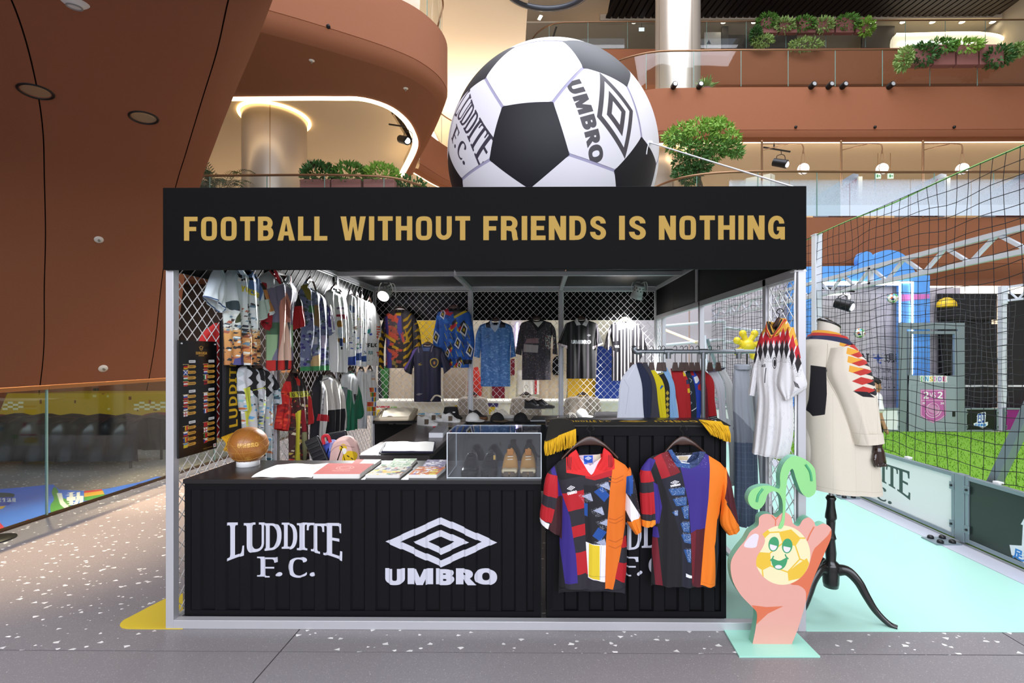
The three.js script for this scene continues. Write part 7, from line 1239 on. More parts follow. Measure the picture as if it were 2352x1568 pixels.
// ---------------------------------------------------------------- the neighbouring stall seen through the back fence
{
const z = -5.2,o = thing('neighbour_stall','neighbouring stall with cream panels and yellow counter print behind the back fence','stall',[0,0,z]),S = (px,py,zz = z) => onZ(px,py,zz);
const panel = (name,x0,y0,x1,y1,m,dz = 0,t = 0.02) => {const a = S(x0,y1,z + dz),b = S(x1,y0,z + dz);return obj(name,box(a.x,Math.max(0.01,a.y),z + dz,b.x,b.y,z + dz - t),m,o);};
panel('back_wall',850,735,1440,1000,mat(0xe3d8c0,0.7),-0.4,0.05);
const tex = canvasTex(1024,256,(c,w,h) => {c.fillStyle = '#efe6cc';c.fillRect(0,0,w,h);const r = rand(4);for (let i = 0;i < 60;i++) {c.fillStyle = ['#e9c52a','#e9c52a','#d86a9a','#5aa3c8','#8ac25a','#f2ead2','#c9474a','#4a3a7a'][i % 8];c.fillRect(r() * w,r() * h,10 + r() * 90,10 + r() * 50);}});
const a = S(850,990,z + 0.7),b = S(1430,925,z + 0.7);obj('counter_front',planarUv(box(a.x,0.3,z + 0.7,b.x,b.y,z + 0.66),a.x,a.y,b.x,b.y),withMap(tex,0.6),o);obj('counter_top',box(a.x,b.y,z + 0.72,b.x,b.y + 0.03,z + 0.3),mat(0xf0e8d6,0.5),o);
for (const [x0,y0,x1,y1,c] of [[958,736,1006,792,0xe0b40a],[1304,860,1374,928,0xd9a413],[868,840,893,1000,0x141416],[1290,735,1345,760,0xb9b2a6]]) panel('wall_panel',x0,y0,x1,y1,mat(c,0.6),-0.3);
const lw = thing('violet_light_strip','pale violet light strip on the stall wall between blue and grey shirts','light',S(1188,790,z - 0.34).toArray());obj('tube',rod(S(1188,740,z - 0.33),S(1186,795,z - 0.33),0.02,8),glow(0xa99cff,3),lw);
let n = 0;const flat = (what,color,cat,L,R,zz,nm) => garment({name:nm,label:what,category:cat,plane:zHang(zz),material:mat(color,0.85,{two:true}),parts:[{n:'cloth',seed:200 + n++,t:0.04,f:0.012,fn:3,L,R}]});
flat('beige hanging tee behind the fence below the purple shirt',0xcbb79c,'shirt',[[896,838],[893,870],[892,917]],[[944,836],[946,870],[944,916]],z - 0.15,'plain_tee');flat('beige hanging tee behind the fence right of the navy polo',0xb7a48e,'shirt',[[1018,840],[1018,880],[1018,917]],[[1068,838],[1070,880],[1066,917]],z - 0.15,'plain_tee');
flat('green hanging trousers behind the fence beside the left corner',0x2f6a2e,'trousers',[[872,842],[876,880],[880,917]],[[893,842],[892,880],[890,915]],z - 0.1,'green_trousers');flat('red shiny tote bag behind the fence left of the blue polo',0xd2382a,'bag',[[1078,846],[1074,880],[1074,915]],[[1098,842],[1106,880],[1106,910]],z - 0.1,'red_tote');
const t3 = flat('cream tee with maroon blocks behind the fence below the blue polo',0xd6c6a4,'shirt',[[1100,820],[1104,870],[1106,916]],[[1186,820],[1186,870],[1184,914]],z - 0.15,'plain_tee');const mr = mat(0x7a0f26,0.8),bl = (x0,y0,x1,y1,m) => {const p = S(x0,y1,z - 0.08),q = S(x1,y0,z - 0.08);obj('colour_block',box(p.x,p.y,z - 0.08,q.x,q.y,z - 0.095),m,t3);};bl(1130,868,1159,914,mr);bl(1173,824,1182,862,mr);
const t4 = flat('white tee with red strip behind the fence below the grey crowd shirt',0xe8e0d4,'shirt',[[1188,850],[1188,880],[1188,905]],[[1238,848],[1238,880],[1238,905]],z - 0.15,'plain_tee');const p4 = S(1228,905,z - 0.08),q4 = S(1233,866,z - 0.08);obj('red_strip',box(p4.x,p4.y,z - 0.08,q4.x,q4.y,z - 0.095),mat(0xb52a2e,0.8),t4);
const t5 = flat('beige tee with large black number block behind the fence post',0xbfa88c,'shirt',[[1238,800],[1238,860],[1238,920]],[[1304,800],[1304,860],[1300,920]],z - 0.15,'plain_tee');obj('number_block',plateZ([[1270,826],[1276,818],[1286,816],[1291,826],[1290,852],[1284,861],[1272,861],[1268,852]],z - 0.07,0.015),BLACK,t5);
flat('deep blue hanging cloth behind the fence between the two striped shirts',0x12307e,'cloth',[[1372,795],[1368,880],[1364,962]],[[1440,795],[1436,880],[1428,968]],z - 0.1,'blue_cloth');
for (const [cx,w,what] of [[1086,34,'left of three beige knit shirts standing at the neighbouring counter'],[1208,34,'middle of three beige knit shirts behind the black boots'],[1338,40,'right of three beige knit shirts, its white placket towards the stand']]) simpleShirt({cx,ys:908,yh:962,w,nw:10,drop:10,seed:120 + cx,hook:884,short:what,label:what,group:'beige knit shirts',plane:zHang(ZB - 0.35),material:mat(0xb8a896,0.85,{two:true}),sl:[[[cx - w - 3,940],[cx - w - 3,962]],[[cx - w + 6,940],[cx - w + 7,962]]],sr:[[[cx + w - 7,940],[cx + w - 7,962]],[[cx + w + 3,940],[cx + w + 3,962]]]});
}
// ---------------------------------------------------------------- shirts on the left fence (seen obliquely)
const LX = XL + 0.15,LF = xHang(LX),LB = xHang(XL + 0.12);
const side = (o) => {if (o.top) hanger('dark hanger holding the ' + o.short,o.plane ?? LF,o.top,o.topL,o.topR,[o.top[0],o.top[1] - 14],0.0);return garment({plane:LF,px:560,group:'shirts on the left fence',...o});};
side({label:'football shirt with sky, yellow lettering and orange crowd print, foremost on the left fence',seed:1,short:'sky-print shirt',parts:[
{n:'body',seed:301,t:0.06,f:0.03,fn:4,neck:0.12,nk:0.16,vneck:true,L:[[536,612],[508,640],[512,700],[515,770],[517,838]],R:[[576,612],[588,640],[588,700],[590,770],[588,838]]},
{n:'sleeve',seed:302,t:0.05,f:0.015,fn:2,L:[[500,606],[486,630],[476,655],[468,681]],R:[[516,640],[512,670],[510,695],[509,718]]},
{n:'sleeve',seed:303,t:0.05,f:0.015,fn:2,L:[[584,640],[588,680],[590,710],[592,736]],R:[[592,640],[604,665],[614,688],[626,711]]},
{n:'collar',seed:304,t:0.012,f:0.001,z:0.04,L:[[530,612],[540,630],[552,648]],R:[[540,610],[550,626],[562,638]]},{n:'collar',seed:305,t:0.012,f:0.001,z:0.04,L:[[566,612],[562,628],[553,647]],R:[[576,612],[572,626],[563,638]]}],
draw:(k) => {
const g = k.c.createLinearGradient(0,0,0,k.c.canvas.height);g.addColorStop(0,'#9ab8d8');g.addColorStop(0.35,'#dfe9ec');g.addColorStop(0.62,'#cfd6cc');g.addColorStop(0.66,'#d8a05e');g.addColorStop(1,'#b87a48');k.c.fillStyle = g;k.c.fillRect(0,0,2000,2000);
k.fill('#5878b0',[[560,612],[592,630],[590,690],[552,668]]);k.fill('#dfe8e8',[[552,680],[590,690],[590,760],[552,750]]);k.specks(3,240,['#2c333a','#e8ece6','#a8604a','#6f8a9a','#d8dcd4','#453a3c'],6,514,690,590,838,2);k.specks(4,160,['#d88a4a','#2c2420','#e6c08a','#8a4a30'],6,530,760,592,838,2);
k.quad([537,655],[587,675],[537,668],(c) => fitText(c,'YORKSHIRE',0,0,100,100,'#d8c51e','bold 100px sans-serif',4));k.blob('#3a4a50',[[512,696],[526,690],[532,706],[520,712]]);k.blob('#3c4426',[[530,716],[536,728],[526,742]]);k.fill('#4a4a80',[[528,824],[544,808],[544,838],[526,838]]);k.fill('#3a2a20',[[590,650],[600,650],[606,690],[596,690]]);k.fill('#c8884a',[[592,665],[606,665],[624,710],[606,716]]);k.fill('#b8ccc0',[[588,690],[604,686],[606,726],[590,734]]);k.line('#2f4a74',3,[[468,680],[488,694],[508,716]]);
k.specks(5,30,['#141216','#f0f0f2'],8,530,612,575,646,2);
}});
side({label:'football shirt with grey yoke, peach figure print and red sleeves on the left fence',short:'peach and red print shirt',top:[640,622],topL:[622,632],topR:[664,644],parts:[
{n:'body',seed:311,t:0.055,f:0.026,fn:4,neck:0.1,nk:0.16,vneck:true,L:[[620,620],[594,640],[612,700],[613,780],[612,852]],R:[[658,632],[680,672],[667,720],[668,790],[669,845]]},
{n:'sleeve',seed:312,t:0.045,f:0.012,fn:2,L:[[595,648],[600,680],[604,710],[604,738]],R:[[606,660],[612,690],[614,720],[614,757]]},
{n:'sleeve',seed:313,t:0.045,f:0.012,fn:2,L:[[672,668],[671,700],[668,730],[666,758]],R:[[682,672],[690,700],[696,722],[702,743]]},
{n:'collar',seed:314,t:0.012,f:0.001,z:0.035,L:[[618,618],[624,634],[632,650]],R:[[625,618],[632,632],[640,644]]},{n:'collar',seed:315,t:0.012,f:0.001,z:0.035,L:[[650,632],[648,644],[640,648]],R:[[660,634],[660,646],[657,656]]}],
draw:(k) => {
k.all('#77728a');k.fill('#a9adb4',[[590,612],[690,640],[682,680],[640,652],[610,660],[596,670]]);k.line('#c8ccd0',1.4,[[612,660],[640,650],[654,662]]);k.fill('#4a6a50',[[612,740],[628,740],[624,800],[612,800]]);k.fill('#96b88e',[[612,768],[624,768],[616,830],[612,830]]);k.fill('#d08a78',[[630,690],[644,670],[656,700],[654,830],[628,836],[630,760]]);k.fill('#e8c2ac',[[634,740],[648,740],[652,790],[654,830],[630,832]]);k.fill('#9a5a50',[[638,670],[646,690],[656,730],[648,730],[638,700]]);k.fill('#8fb88a',[[654,746],[666,746],[668,800],[660,806]]);k.fill('#4d4a4a',[[646,740],[653,740],[660,840],[654,840]]);for (let i = 0;i < 7;i++) k.fill(i % 2 ? '#2a1620' :'#c22a24',[[610 + i * 9,828],[619 + i * 9,827],[619 + i * 9,856],[610 + i * 9,858]]);k.fill('#1a1216',[[672,664],[684,676],[682,706],[668,708]]);k.fill('#b0101c',[[668,704],[694,700],[704,744],[664,760]]);k.fill('#9a1420',[[592,646],[603,650],[616,760],[600,740]]);k.fill('#b0182a',[[616,616],[624,616],[634,652],[628,652]]);k.fill('#17141a',[[622,616],[630,618],[642,646],[634,650]]);k.line('#b0182a',3,[[657,632],[656,656]]);
}});
side({label:'football shirt with violet, green and grey collage print on the left fence',short:'violet collage shirt',top:[713,636],topL:[702,650],topR:[726,664],parts:[
{n:'body',seed:321,t:0.05,f:0.024,fn:4,neck:0.1,nk:0.16,vneck:true,L:[[702,643],[688,668],[692,755],[690,800],[690,852]],R:[[726,668],[746,690],[750,740],[752,800],[753,850]]},{n:'sleeve',seed:322,t:0.045,f:0.01,fn:2,L:[[692,656],[690,690],[692,720],[688,750]],R:[[698,668],[702,700],[704,730],[703,748]]},{n:'sleeve',seed:323,t:0.045,f:0.01,fn:2,L:[[744,694],[745,720],[747,745],[750,772]],R:[[748,690],[754,710],[760,735],[762,758]]}],
draw:(k) => {k.all('#6c7494');k.specks(3,320,['#3a2f7a','#a9b4c4','#3c5448','#232a3a','#c6cdd6','#4f5a6a','#3c3480'],7,688,640,764,855,2);k.fill('#8a7a30',[[690,655],[704,652],[702,690],[694,684]]);k.fill('#3f7a4a',[[698,700],[714,704],[712,720],[698,716]]);k.fill('#8a6a42',[[710,700],[720,700],[722,752],[712,746]]);k.fill('#b8b8c4',[[706,772],[718,774],[718,790],[706,792]]);k.fill('#c8a878',roundOutline([[702,838],[712,818],[720,814],[721,842]],4));k.fill('#b4a8c4',[[728,770],[744,770],[740,800],[728,800]]);k.fill('#3f8a54',[[690,842],[754,838],[754,856],[690,856]]);k.fill('#efeef2',[[726,664],[738,684],[732,690],[724,676]]);k.fill('#47367f',[[746,694],[760,730],[760,760],[748,750]]);}});
const WH = '#e9e9ea';
side({label:'white long tee with red letters and brown and blue figure print on the left fence',short:'white printed long tee',top:[770,654],topL:[760,664],topR:[784,668],parts:[
{n:'body',seed:331,t:0.05,f:0.02,fn:4,neck:0.09,nk:0.14,L:[[763,662],[748,672],[754,740],[756,790],[757,854]],R:[[782,668],[792,690],[796,740],[796,800],[794,856]]},{n:'sleeve',seed:332,t:0.045,f:0.01,fn:2,L:[[747,674],[746,710],[748,745],[750,764]],R:[[754,680],[760,715],[766,745],[768,760]]},{n:'sleeve',seed:333,t:0.04,f:0.008,fn:2,L:[[790,692],[794,720],[796,745],[797,764]],R:[[793,690],[800,720],[804,745],[806,764]]}],
draw:(k) => {k.all(WH);k.text('UMBRO',764,705,781,710,'#4a2a5a','bold 100px sans-serif',10);for (const [x,y,w,h] of [[770,711,4,20],[764,722,20,5],[778,726,4,6],[784,727,5,7]]) k.fill('#a01a34',[[x,y],[x + w,y],[x + w,y + h],[x,y + h]]);for (let i = 0;i < 4;i++) k.line('#9aa6ac',0.5,[[774 + i * 4,714],[774 + i * 4,734]]);k.blob('#9a6a1e',[[767,736],[774,738],[776,748],[770,753],[766,748]]);k.blob('#c8d4de',[[768,752],[778,752],[779,768],[770,774]]);k.fill('#a0701e',[[767,776],[771,778],[771,788],[767,784]]);k.fill('#a0701e',[[778,772],[782,776],[782,788],[777,784]]);k.fill('#22366a',[[770,776],[775,778],[776,796],[771,794]]);k.fill('#1c1a22',[[772,796],[779,798],[777,804],[772,802]]);}});
const slim = (label,short,x,y0,y1,w,fn,shade = WH) => side({label,short,top:[x + w / 2,y0 - 6],topL:[x + 3,y0 + 2],topR:[x + w - 3,y0 + 4],px:360,parts:[{n:'body',seed:340 + x,t:0.045,f:0.016,fn:3,neck:0.05,nk:0.14,L:[[x + 4,y0],[x,y0 + 10],[x + 1,y0 + 80],[x + 1,y1]],R:[[x + w - 4,y0 + 4],[x + w,y0 + 16],[x + w,y0 + 80],[x + w - 1,y1]]},{n:'sleeve',seed:341 + x,t:0.04,f:0.008,fn:2,L:[[x + w - 3,y0 + 18],[x + w - 1,y0 + 50],[x + w,y0 + 75]],R:[[x + w,y0 + 16],[x + w + 5,y0 + 45],[x + w + 7,y0 + 72]]}],draw:(k) => {k.all(shade);fn(k,x,w);}});
slim('white football shirt with grey photo print and blue hem, fifth on the upper left fence','white photo-print shirt',797,672,838,15,(k,x,w) => {k.specks(4,40,['#8a94a6','#4a5468','#b89a8a','#2f4a8c'],4,x,690,x + w,800,2);k.fill('#5a6a8a',[[x,700],[x + 8,704],[x + 8,718],[x,718]]);k.blob('#6a5a50',[[x + 8,750],[x + 14,748],[x + 14,758],[x + 8,756]]);k.fill('#1d3a86',[[x,820],[x + w,816],[x + w,840],[x,840]]);});
slim('white football shirt with small green print and navy hem, sixth on the upper left fence','white green-print shirt',812,676,840,13,(k,x,w) => {k.specks(5,50,['#4a7a5a','#b8b23a','#2c3a30','#3a62a0','#a03a3a'],3,x,700,x + w,812,2);k.fill('#20407a',[[x,812],[x + w,808],[x + w,826],[x,828]]);});
slim('white football shirt with scattered lettering, seventh on the upper left fence','white lettered shirt',825,682,842,12,(k,x,w) => {k.specks(6,46,['#2a3040','#3a62a0','#b0483a','#7a8494'],2.4,x,700,x + w,820,2);k.fill('#24468a',[[x,818],[x + 8,816],[x + 8,830],[x,830]]);});
side({label:'white sponsor-print tee with orange and teal words, last on the upper left fence',short:'white sponsor tee',top:[848,682],topL:[842,692],topR:[854,698],parts:[{n:'body',seed:351,t:0.05,f:0.014,fn:3,neck:0.05,nk:0.12,L:[[841,690],[835,700],[837,770],[838,838]],R:[[853,692],[860,712],[865,770],[866,840]]},{n:'sleeve',seed:352,t:0.04,f:0.008,fn:2,L:[[857,710],[862,740],[866,775]],R:[[861,708],[869,740],[874,772]]}],draw:(k) => {k.all('#ededec');const T = (t,x,y,w,h,c) => k.text(t,x,y,x + w,y + h,c,'bold 100px sans-serif',6);T('FLUC',840,788,16,9,'#1c1c20');k.quad([858,778],[858,748],[866,778],(c) => fitText(c,'ANTI',0,0,100,100,'#d0491e','bold 100px sans-serif',4));k.blob('#1a8a8a',[[837,755],[842,754],[842,766],[838,764]]);k.fill('#2a52c0',[[842,766],[847,764],[847,769],[842,770]]);T('T',858,808,6,10,'#d8431e');T('AIR',840,724,5,12,'#2a2c34');T('FUN',841,806,6,8,'#2a7a7a');k.specks(3,30,['#3a3c44','#c8672a','#2a8a86'],1.6,836,715,866,832,2);}});
// lower row
side({label:'colourful collage football shirt with black and white checkered shoulders behind the leather ball',short:'checkered collage shirt',top:[588,836],topL:[572,848],topR:[610,850],parts:[{n:'body',seed:361,t:0.055,f:0.028,fn:4,neck:0.1,nk:0.16,vneck:true,L:[[572,836],[547,846],[552,920],[557,990],[560,1062]],R:[[604,838],[624,864],[624,920],[622,990],[620,1062]]},{n:'sleeve',seed:362,t:0.045,f:0.012,fn:2,L:[[620,866],[624,890],[626,910],[628,930]],R:[[626,860],[632,885],[636,910],[637,926]]},{n:'sleeve',seed:363,t:0.04,f:0.01,fn:2,L:[[547,852],[548,890],[550,925],[554,944]],R:[[554,862],[560,895],[564,920],[562,942]]}],draw:(k) => {k.all('#b4bcc0');k.specks(3,300,['#c9d66a','#3a5a6a','#d8dde0','#2c3036','#5a9ac8','#b8683a','#8ab4b8','#e8e8e8'],6,548,890,630,1062,2);for (let i = 0;i < 34;i++) {const x = 552 + (i % 6) * 14 + (Math.floor(i / 6) % 2) * 7,y = 846 + Math.floor(i / 6) * 11;k.fill(i % 2 ? '#14151a' :'#cfd2d8',[[x,y - 11],[x + 8,y],[x,y + 11],[x - 8,y]]);} k.fill('#c8cf4a',[[550,892],[562,888],[566,940],[560,980],[556,940]]);k.fill('#3a70b4',[[608,932],[616,934],[616,970],[610,970]]);k.line('#c8cf4a',2,[[566,896],[590,890],[596,902]]);k.fill('#17181c',[[580,846],[590,848],[590,876],[582,872]]);}});
side({label:'red and black goalkeeper shirt with yellow band of lettering on the lower left fence',short:'red goalkeeper shirt',top:[674,846],topL:[664,862],topR:[690,870],parts:[{n:'body',seed:371,t:0.05,f:0.024,fn:4,neck:0.06,nk:0.14,L:[[668,852],[652,888],[662,950],[664,1000],[664,1062]],R:[[682,854],[700,886],[702,950],[702,1000],[704,1060]]},{n:'sleeve',seed:372,t:0.05,f:0.014,fn:2,L:[[652,880],[642,920],[636,955],[632,984]],R:[[660,905],[662,940],[660,970],[656,990]]},{n:'sleeve',seed:373,t:0.045,f:0.012,fn:2,L:[[698,896],[700,930],[700,960],[698,976]],R:[[702,884],[708,920],[712,950],[713,970]]}],draw:(k) => {k.all('#45201e');k.specks(3,200,['#8a1c1c','#1e1414','#b8a24a','#c83a2a','#7a6a50','#d8cfae','#5a4a3a'],6,655,880,706,1062,2);k.fill('#c01c18',[[630,870],[660,876],[662,992],[630,990]]);k.specks(4,30,['#8a1216','#e04428'],9,634,890,660,985,2);k.fill('#b01818',[[700,880],[714,890],[714,980],[700,978]]);k.fill('#1a1010',[[666,850],[686,852],[698,900],[660,898]]);k.fill('#c22018',[[672,862],[680,864],[678,886],[670,884]]);k.quad([656,900],[704,897],[658,913],(c) => {c.fillStyle = '#b8b62a';c.fillRect(0,0,100,100);fitText(c,'AS YOU STAND',4,12,92,74,'#15130e','bold 100px serif',4);});k.fill('#d8cf3a',[[668,950],[676,940],[676,1062],[668,1062]]);k.fill('#8a1420',[[676,946],[686,940],[688,990],[678,992]]);k.fill('#8a8a60',[[680,994],[690,990],[690,1062],[680,1062]]);k.fill('#a81018',[[654,990],[662,990],[664,1062],[656,1062]]);}});
const track = '#15151b';
side({name:'track_jacket',category:'jacket',label:'white track jacket with black trim and red arm band on the lower left fence',short:'white and black track jacket',top:[754,850],topL:[742,862],topR:[772,870],parts:[{n:'body',seed:381,t:0.05,f:0.016,fn:3,neck:0.05,nk:0.12,L:[[745,858],[736,868],[746,930],[745,998]],R:[[770,864],[778,884],[783,930],[780,990]]},{n:'sleeve',seed:382,t:0.055,f:0.014,fn:2,L:[[736,858],[722,880],[716,950],[713,1012]],R:[[742,882],[746,920],[748,960],[740,1006]]},{n:'sleeve',seed:383,t:0.045,f:0.012,fn:2,L:[[776,880],[778,930],[780,990]],R:[[780,882],[788,930],[790,980]]}],draw:(k) => {k.all('#d6d2cc');k.fill(track,[[746,942],[783,938],[782,1002],[742,1002]]);k.fill(track,[[735,856],[742,858],[728,884],[722,1014],[708,1014],[720,878]]);k.fill('#c8c8cc',[[730,884],[735,886],[732,950],[725,950]]);for (let i = 0;i < 5;i++) k.quad([727,890 + i * 12],[733,890 + i * 12],[727,896 + i * 12],(c) => diamond(c,50,50,50,50,'#4a4a54'));k.fill('#b81a2a',[[720,950],[750,954],[750,968],[718,966]]);k.line('#2a2c44',1.4,[[732,876],[746,868]]);k.line('#2a2c44',1.4,[[768,868],[774,878]]);k.fill('#c9cad0',[[742,854],[752,860],[754,878],[748,880]]);}});
side({name:'track_jacket',category:'jacket',label:'green and pale track jacket with zip on the lower left fence',short:'green track jacket',top:[804,842],topL:[797,850],topR:[813,854],parts:[{n:'body',seed:391,t:0.05,f:0.02,fn:3,neck:0.04,nk:0.12,L:[[795,848],[786,862],[787,930],[788,990]],R:[[812,852],[820,880],[818,930],[815,984]]},{n:'sleeve',seed:392,t:0.045,f:0.014,fn:2,L:[[816,880],[817,920],[819,950],[820,962]],R:[[822,880],[826,915],[829,940],[827,955]]}],draw:(k) => {k.all('#c9ccce');k.fill('#1d7050',[[790,894],[800,898],[802,930],[804,924],[812,905],[816,884],[832,880],[832,1000],[786,1000]]);k.fill('#1b1d2c',[[802,905],[811,905],[804,924]]);k.fill('#2a8a5c',[[794,842],[803,862],[811,852],[808,842]]);k.line('#3a4a48',0.7,[[803,862],[801,990]]);k.fill('#7a8088',[[784,888],[790,890],[789,990],[784,990]]);}});
slim('white plastic-covered shirt below the upper row on the rear left fence','plastic-covered shirt',822,846,984,16,(k,x,w) => {k.fill('#d9dde0',[[x + 4,870],[x + 8,870],[x + 8,980],[x + 4,980]]);});
slim('white tee with rows of small coloured flags, rearmost of the lower left row','flag-print tee',842,846,954,16,(k,x,w) => {k.ell('#c8ccd4',x + 8,864,3,3);k.text('EURO',x + 5,868,x + 12,872,'#c8742a');for (let i = 0;i < 24;i++) k.fill(['#c8482a','#3a8a4a','#e0b030','#3a62b8','#d8d8dc','#e07a2a'][(i * 5) % 6],[[x + (i % 4) * 4,890 + Math.floor(i / 4) * 11],[x + 4 + (i % 4) * 4,890 + Math.floor(i / 4) * 11],[x + 4 + (i % 4) * 4,900 + Math.floor(i / 4) * 11],[x + (i % 4) * 4,900 + Math.floor(i / 4) * 11]]);});
// red jersey outside the fence, blue cloth behind it
{const RO = xHang(XL - 0.09);hanger('reddish brown wooden hanger holding the red shirt outside the fence',RO,[510,742],[474,772],[540,790],[512,722],0.0,mat(0x6a2a14,0.4));garment({label:'red shirt hanging outside the left fence behind the fixture board',plane:RO,px:128,parts:[{n:'body',seed:401,t:0.06,f:0.02,fn:3,L:[[492,742],[462,770],[458,860],[466,1000]],R:[[520,740],[530,790],[520,880],[505,1005]]}],draw:(k) => k.all('#c41f1d')});
garment({name:'blue_cloth',category:'cloth',label:'dark blue cloth outside the left fence, right of the leather ball',plane:RO,material:mat(0x17386f,0.8,{two:true}),parts:[{n:'cloth',seed:402,t:0.03,f:0.01,fn:2,L:[[618,930],[617,1000],[614,1056]],R:[[634,930],[633,1000],[631,1056]]}]});}
// fixture board with flags
{
const X = XL + 0.064,P = xHang(X),c = [[409,781],[496,788],[409,1053],[496,1035]].map((p) => P.at(...p)),o = thing('fixture_board','black tournament board with rows of flags and country names at the left front post','board',c[2].toArray());
const z0 = c[0].z,z1 = c[1].z,y0 = c[2].y,y1 = c[0].y;
const tex = canvasTex(512,Math.round(512 * (y1 - y0) / (z0 - z1)),(g,w,h) => {
g.fillStyle = '#141417';g.fillRect(0,0,w,h);const u = w / 100,v = h / 100,O = '#d9a445';
g.strokeStyle = O;g.lineWidth = 5;g.beginPath();g.arc(56 * u,6.4 * v,20,0,7);g.moveTo(56 * u - 30,5 * v);g.quadraticCurveTo(56 * u,9 * v,56 * u + 30,5 * v);g.stroke();fitText(g,'EURO2024',42 * u,9.6 * v,30 * u,2.4 * v,O,'bold 100px sans-serif',4);fitText(g,'GERMANY',49 * u,12.6 * v,16 * u,1.1 * v,O);
const names = [['GERMANY','SCOTLAND','HUNGARY','SWITZERLAND'],['SPAIN','CROATIA','ITALY','ALBANIA'],['SLOVENIA','DENMARK','SERBIA','ENGLAND'],['POLAND','NETHERLANDS','AUSTRIA','FRANCE'],['BELGIUM','SLOVAKIA','ROMANIA','UKRAINE'],['TURKIYE','GEORGIA','PORTUGAL','CZECHIA']];
const fl = {GERMANY:['#222','#c8202a','#e0b020'],SPAIN:['#b81c22','#e8b820','#b81c22'],HUNGARY:['#c02a2a','#eee','#3a7a4a'],SLOVENIA:['#eee','#2a4aa0','#c02a2a'],DENMARK:['#b82a30','#eee','#b82a30'],SERBIA:['#b82a30','#2a4a8a','#eee'],POLAND:['#eee','#eee','#c22a30'],NETHERLANDS:['#b02a30','#eee','#2a4a9a'],AUSTRIA:['#c22a30','#eee','#c22a30'],CROATIA:['#c22a30','#eee','#2a3a9a'],SLOVAKIA:['#eee','#2a4a9a','#c22a30'],UKRAINE:['#5a9ad0','#e0c83a','#e0c83a'],TURKIYE:['#b82a30','#b82a30','#b82a30'],ALBANIA:['#a02228','#5a1a20','#a02228'],SWITZERLAND:['#c02a2a','#eee','#c02a2a']},vert = {ITALY:['#2e8a4a','#eee','#c22a30'],FRANCE:['#2a4a9a','#eee','#c22a30'],BELGIUM:['#222','#e0b820','#c22a30'],ROMANIA:['#2a4a9a','#e0b820','#c22a30'],PORTUGAL:['#2e7a3a','#b82a30','#b82a30']};
names.forEach((list,gi) => {const left = gi % 2 === 0,x = (left ? 11 :63) * u,top = [17,43,70][Math.floor(gi / 2)] * v;g.fillStyle = '#eef0f2';g.beginPath();g.roundRect(x + 13 * u,top,17 * u,2.4 * v,6);g.fill();fitText(g,'GROUP ' + 'ABCDEF'[gi],x + 15 * u,top + 0.7 * v,13 * u,1 * v,'#444');
list.forEach((nm,i) => {const y = top + (3.8 + i * 4.9) * v;g.fillStyle = '#e6c48a';g.fillRect(x - 2 * u,y - 0.4 * v,15 * u,0.5 * v);g.fillStyle = O;g.beginPath();for (const p of [[9,0.6],[29,0.6],[32,1.9],[29,3.2],[9,3.2]]) g.lineTo(x + p[0] * u,y + p[1] * v);g.fill();fitText(g,nm,x + 13 * u,y + 1.4 * v,(nm.length > 7 ? 16 :12) * u,1.1 * v,'#4a3412');
const F = [x,y,10 * u,3.9 * v];if (vert[nm]) vert[nm].forEach((c2,q) => {g.fillStyle = c2;g.fillRect(F[0] + q * F[2] / 3,F[1],F[2] / 3 + 0.5,F[3]);});else (fl[nm] ?? ['#eee','#eee','#eee']).forEach((c2,q) => {g.fillStyle = c2;g.fillRect(F[0],F[1] + q * F[3] / 3,F[2],F[3] / 3 + 0.5);});
if (nm === 'SCOTLAND') {g.fillStyle = '#2a4aa8';g.fillRect(...F);g.strokeStyle = '#eee';g.lineWidth = 7;g.beginPath();g.moveTo(F[0],F[1]);g.lineTo(F[0] + F[2],F[1] + F[3]);g.moveTo(F[0] + F[2],F[1]);g.lineTo(F[0],F[1] + F[3]);g.stroke();} if (nm === 'ENGLAND' || nm === 'GEORGIA') {g.fillStyle = '#c2242a';g.fillRect(F[0] + F[2] * 0.42,F[1],F[2] * 0.16,F[3]);g.fillRect(F[0],F[1] + F[3] * 0.42,F[2],F[3] * 0.16);} if (nm === 'CZECHIA') {g.fillStyle = '#c2242a';g.fillRect(F[0],F[1] + F[3] / 2,F[2],F[3] / 2);g.fillStyle = '#2a3a9a';g.beginPath();g.moveTo(F[0],F[1]);g.lineTo(F[0] + F[2] / 2,F[1] + F[3] / 2);g.lineTo(F[0],F[1] + F[3]);g.fill();}});});
g.fillStyle = '#f0ece8';g.fillRect(90 * u,95.3 * v,8 * u,3.4 * v);g.fillStyle = '#b02a2a';g.fillRect(93 * u,96.2 * v,2.4 * u,1.4 * v);fitText(g,'football tournament',62 * u,97 * v,25 * u,0.9 * v,'#b9893a');
});
const geo = box(X - 0.006,y0,z0,X + 0.006,y1,z1),p = geo.attributes.position,uv = new Float32Array(p.count * 2);for (let i = 0;i < p.count;i++) {uv[2 * i] = (z0 - p.getZ(i)) / (z0 - z1);uv[2 * i + 1] = (p.getY(i) - y0) / (y1 - y0);} geo.setAttribute('uv',new THREE.BufferAttribute(uv,2));
obj('board_panel',geo,withMap(tex,0.25),o);for (const [y,z] of [[y1 - 0.02,z0 - 0.02],[y1 - 0.02,z1 + 0.02]]) obj('pin',new THREE.CylinderGeometry(0.005,0.005,0.006,8).rotateZ(1.57).translate(X + 0.009,y,z),mat(0xe0e0e0,0.3),o);
}
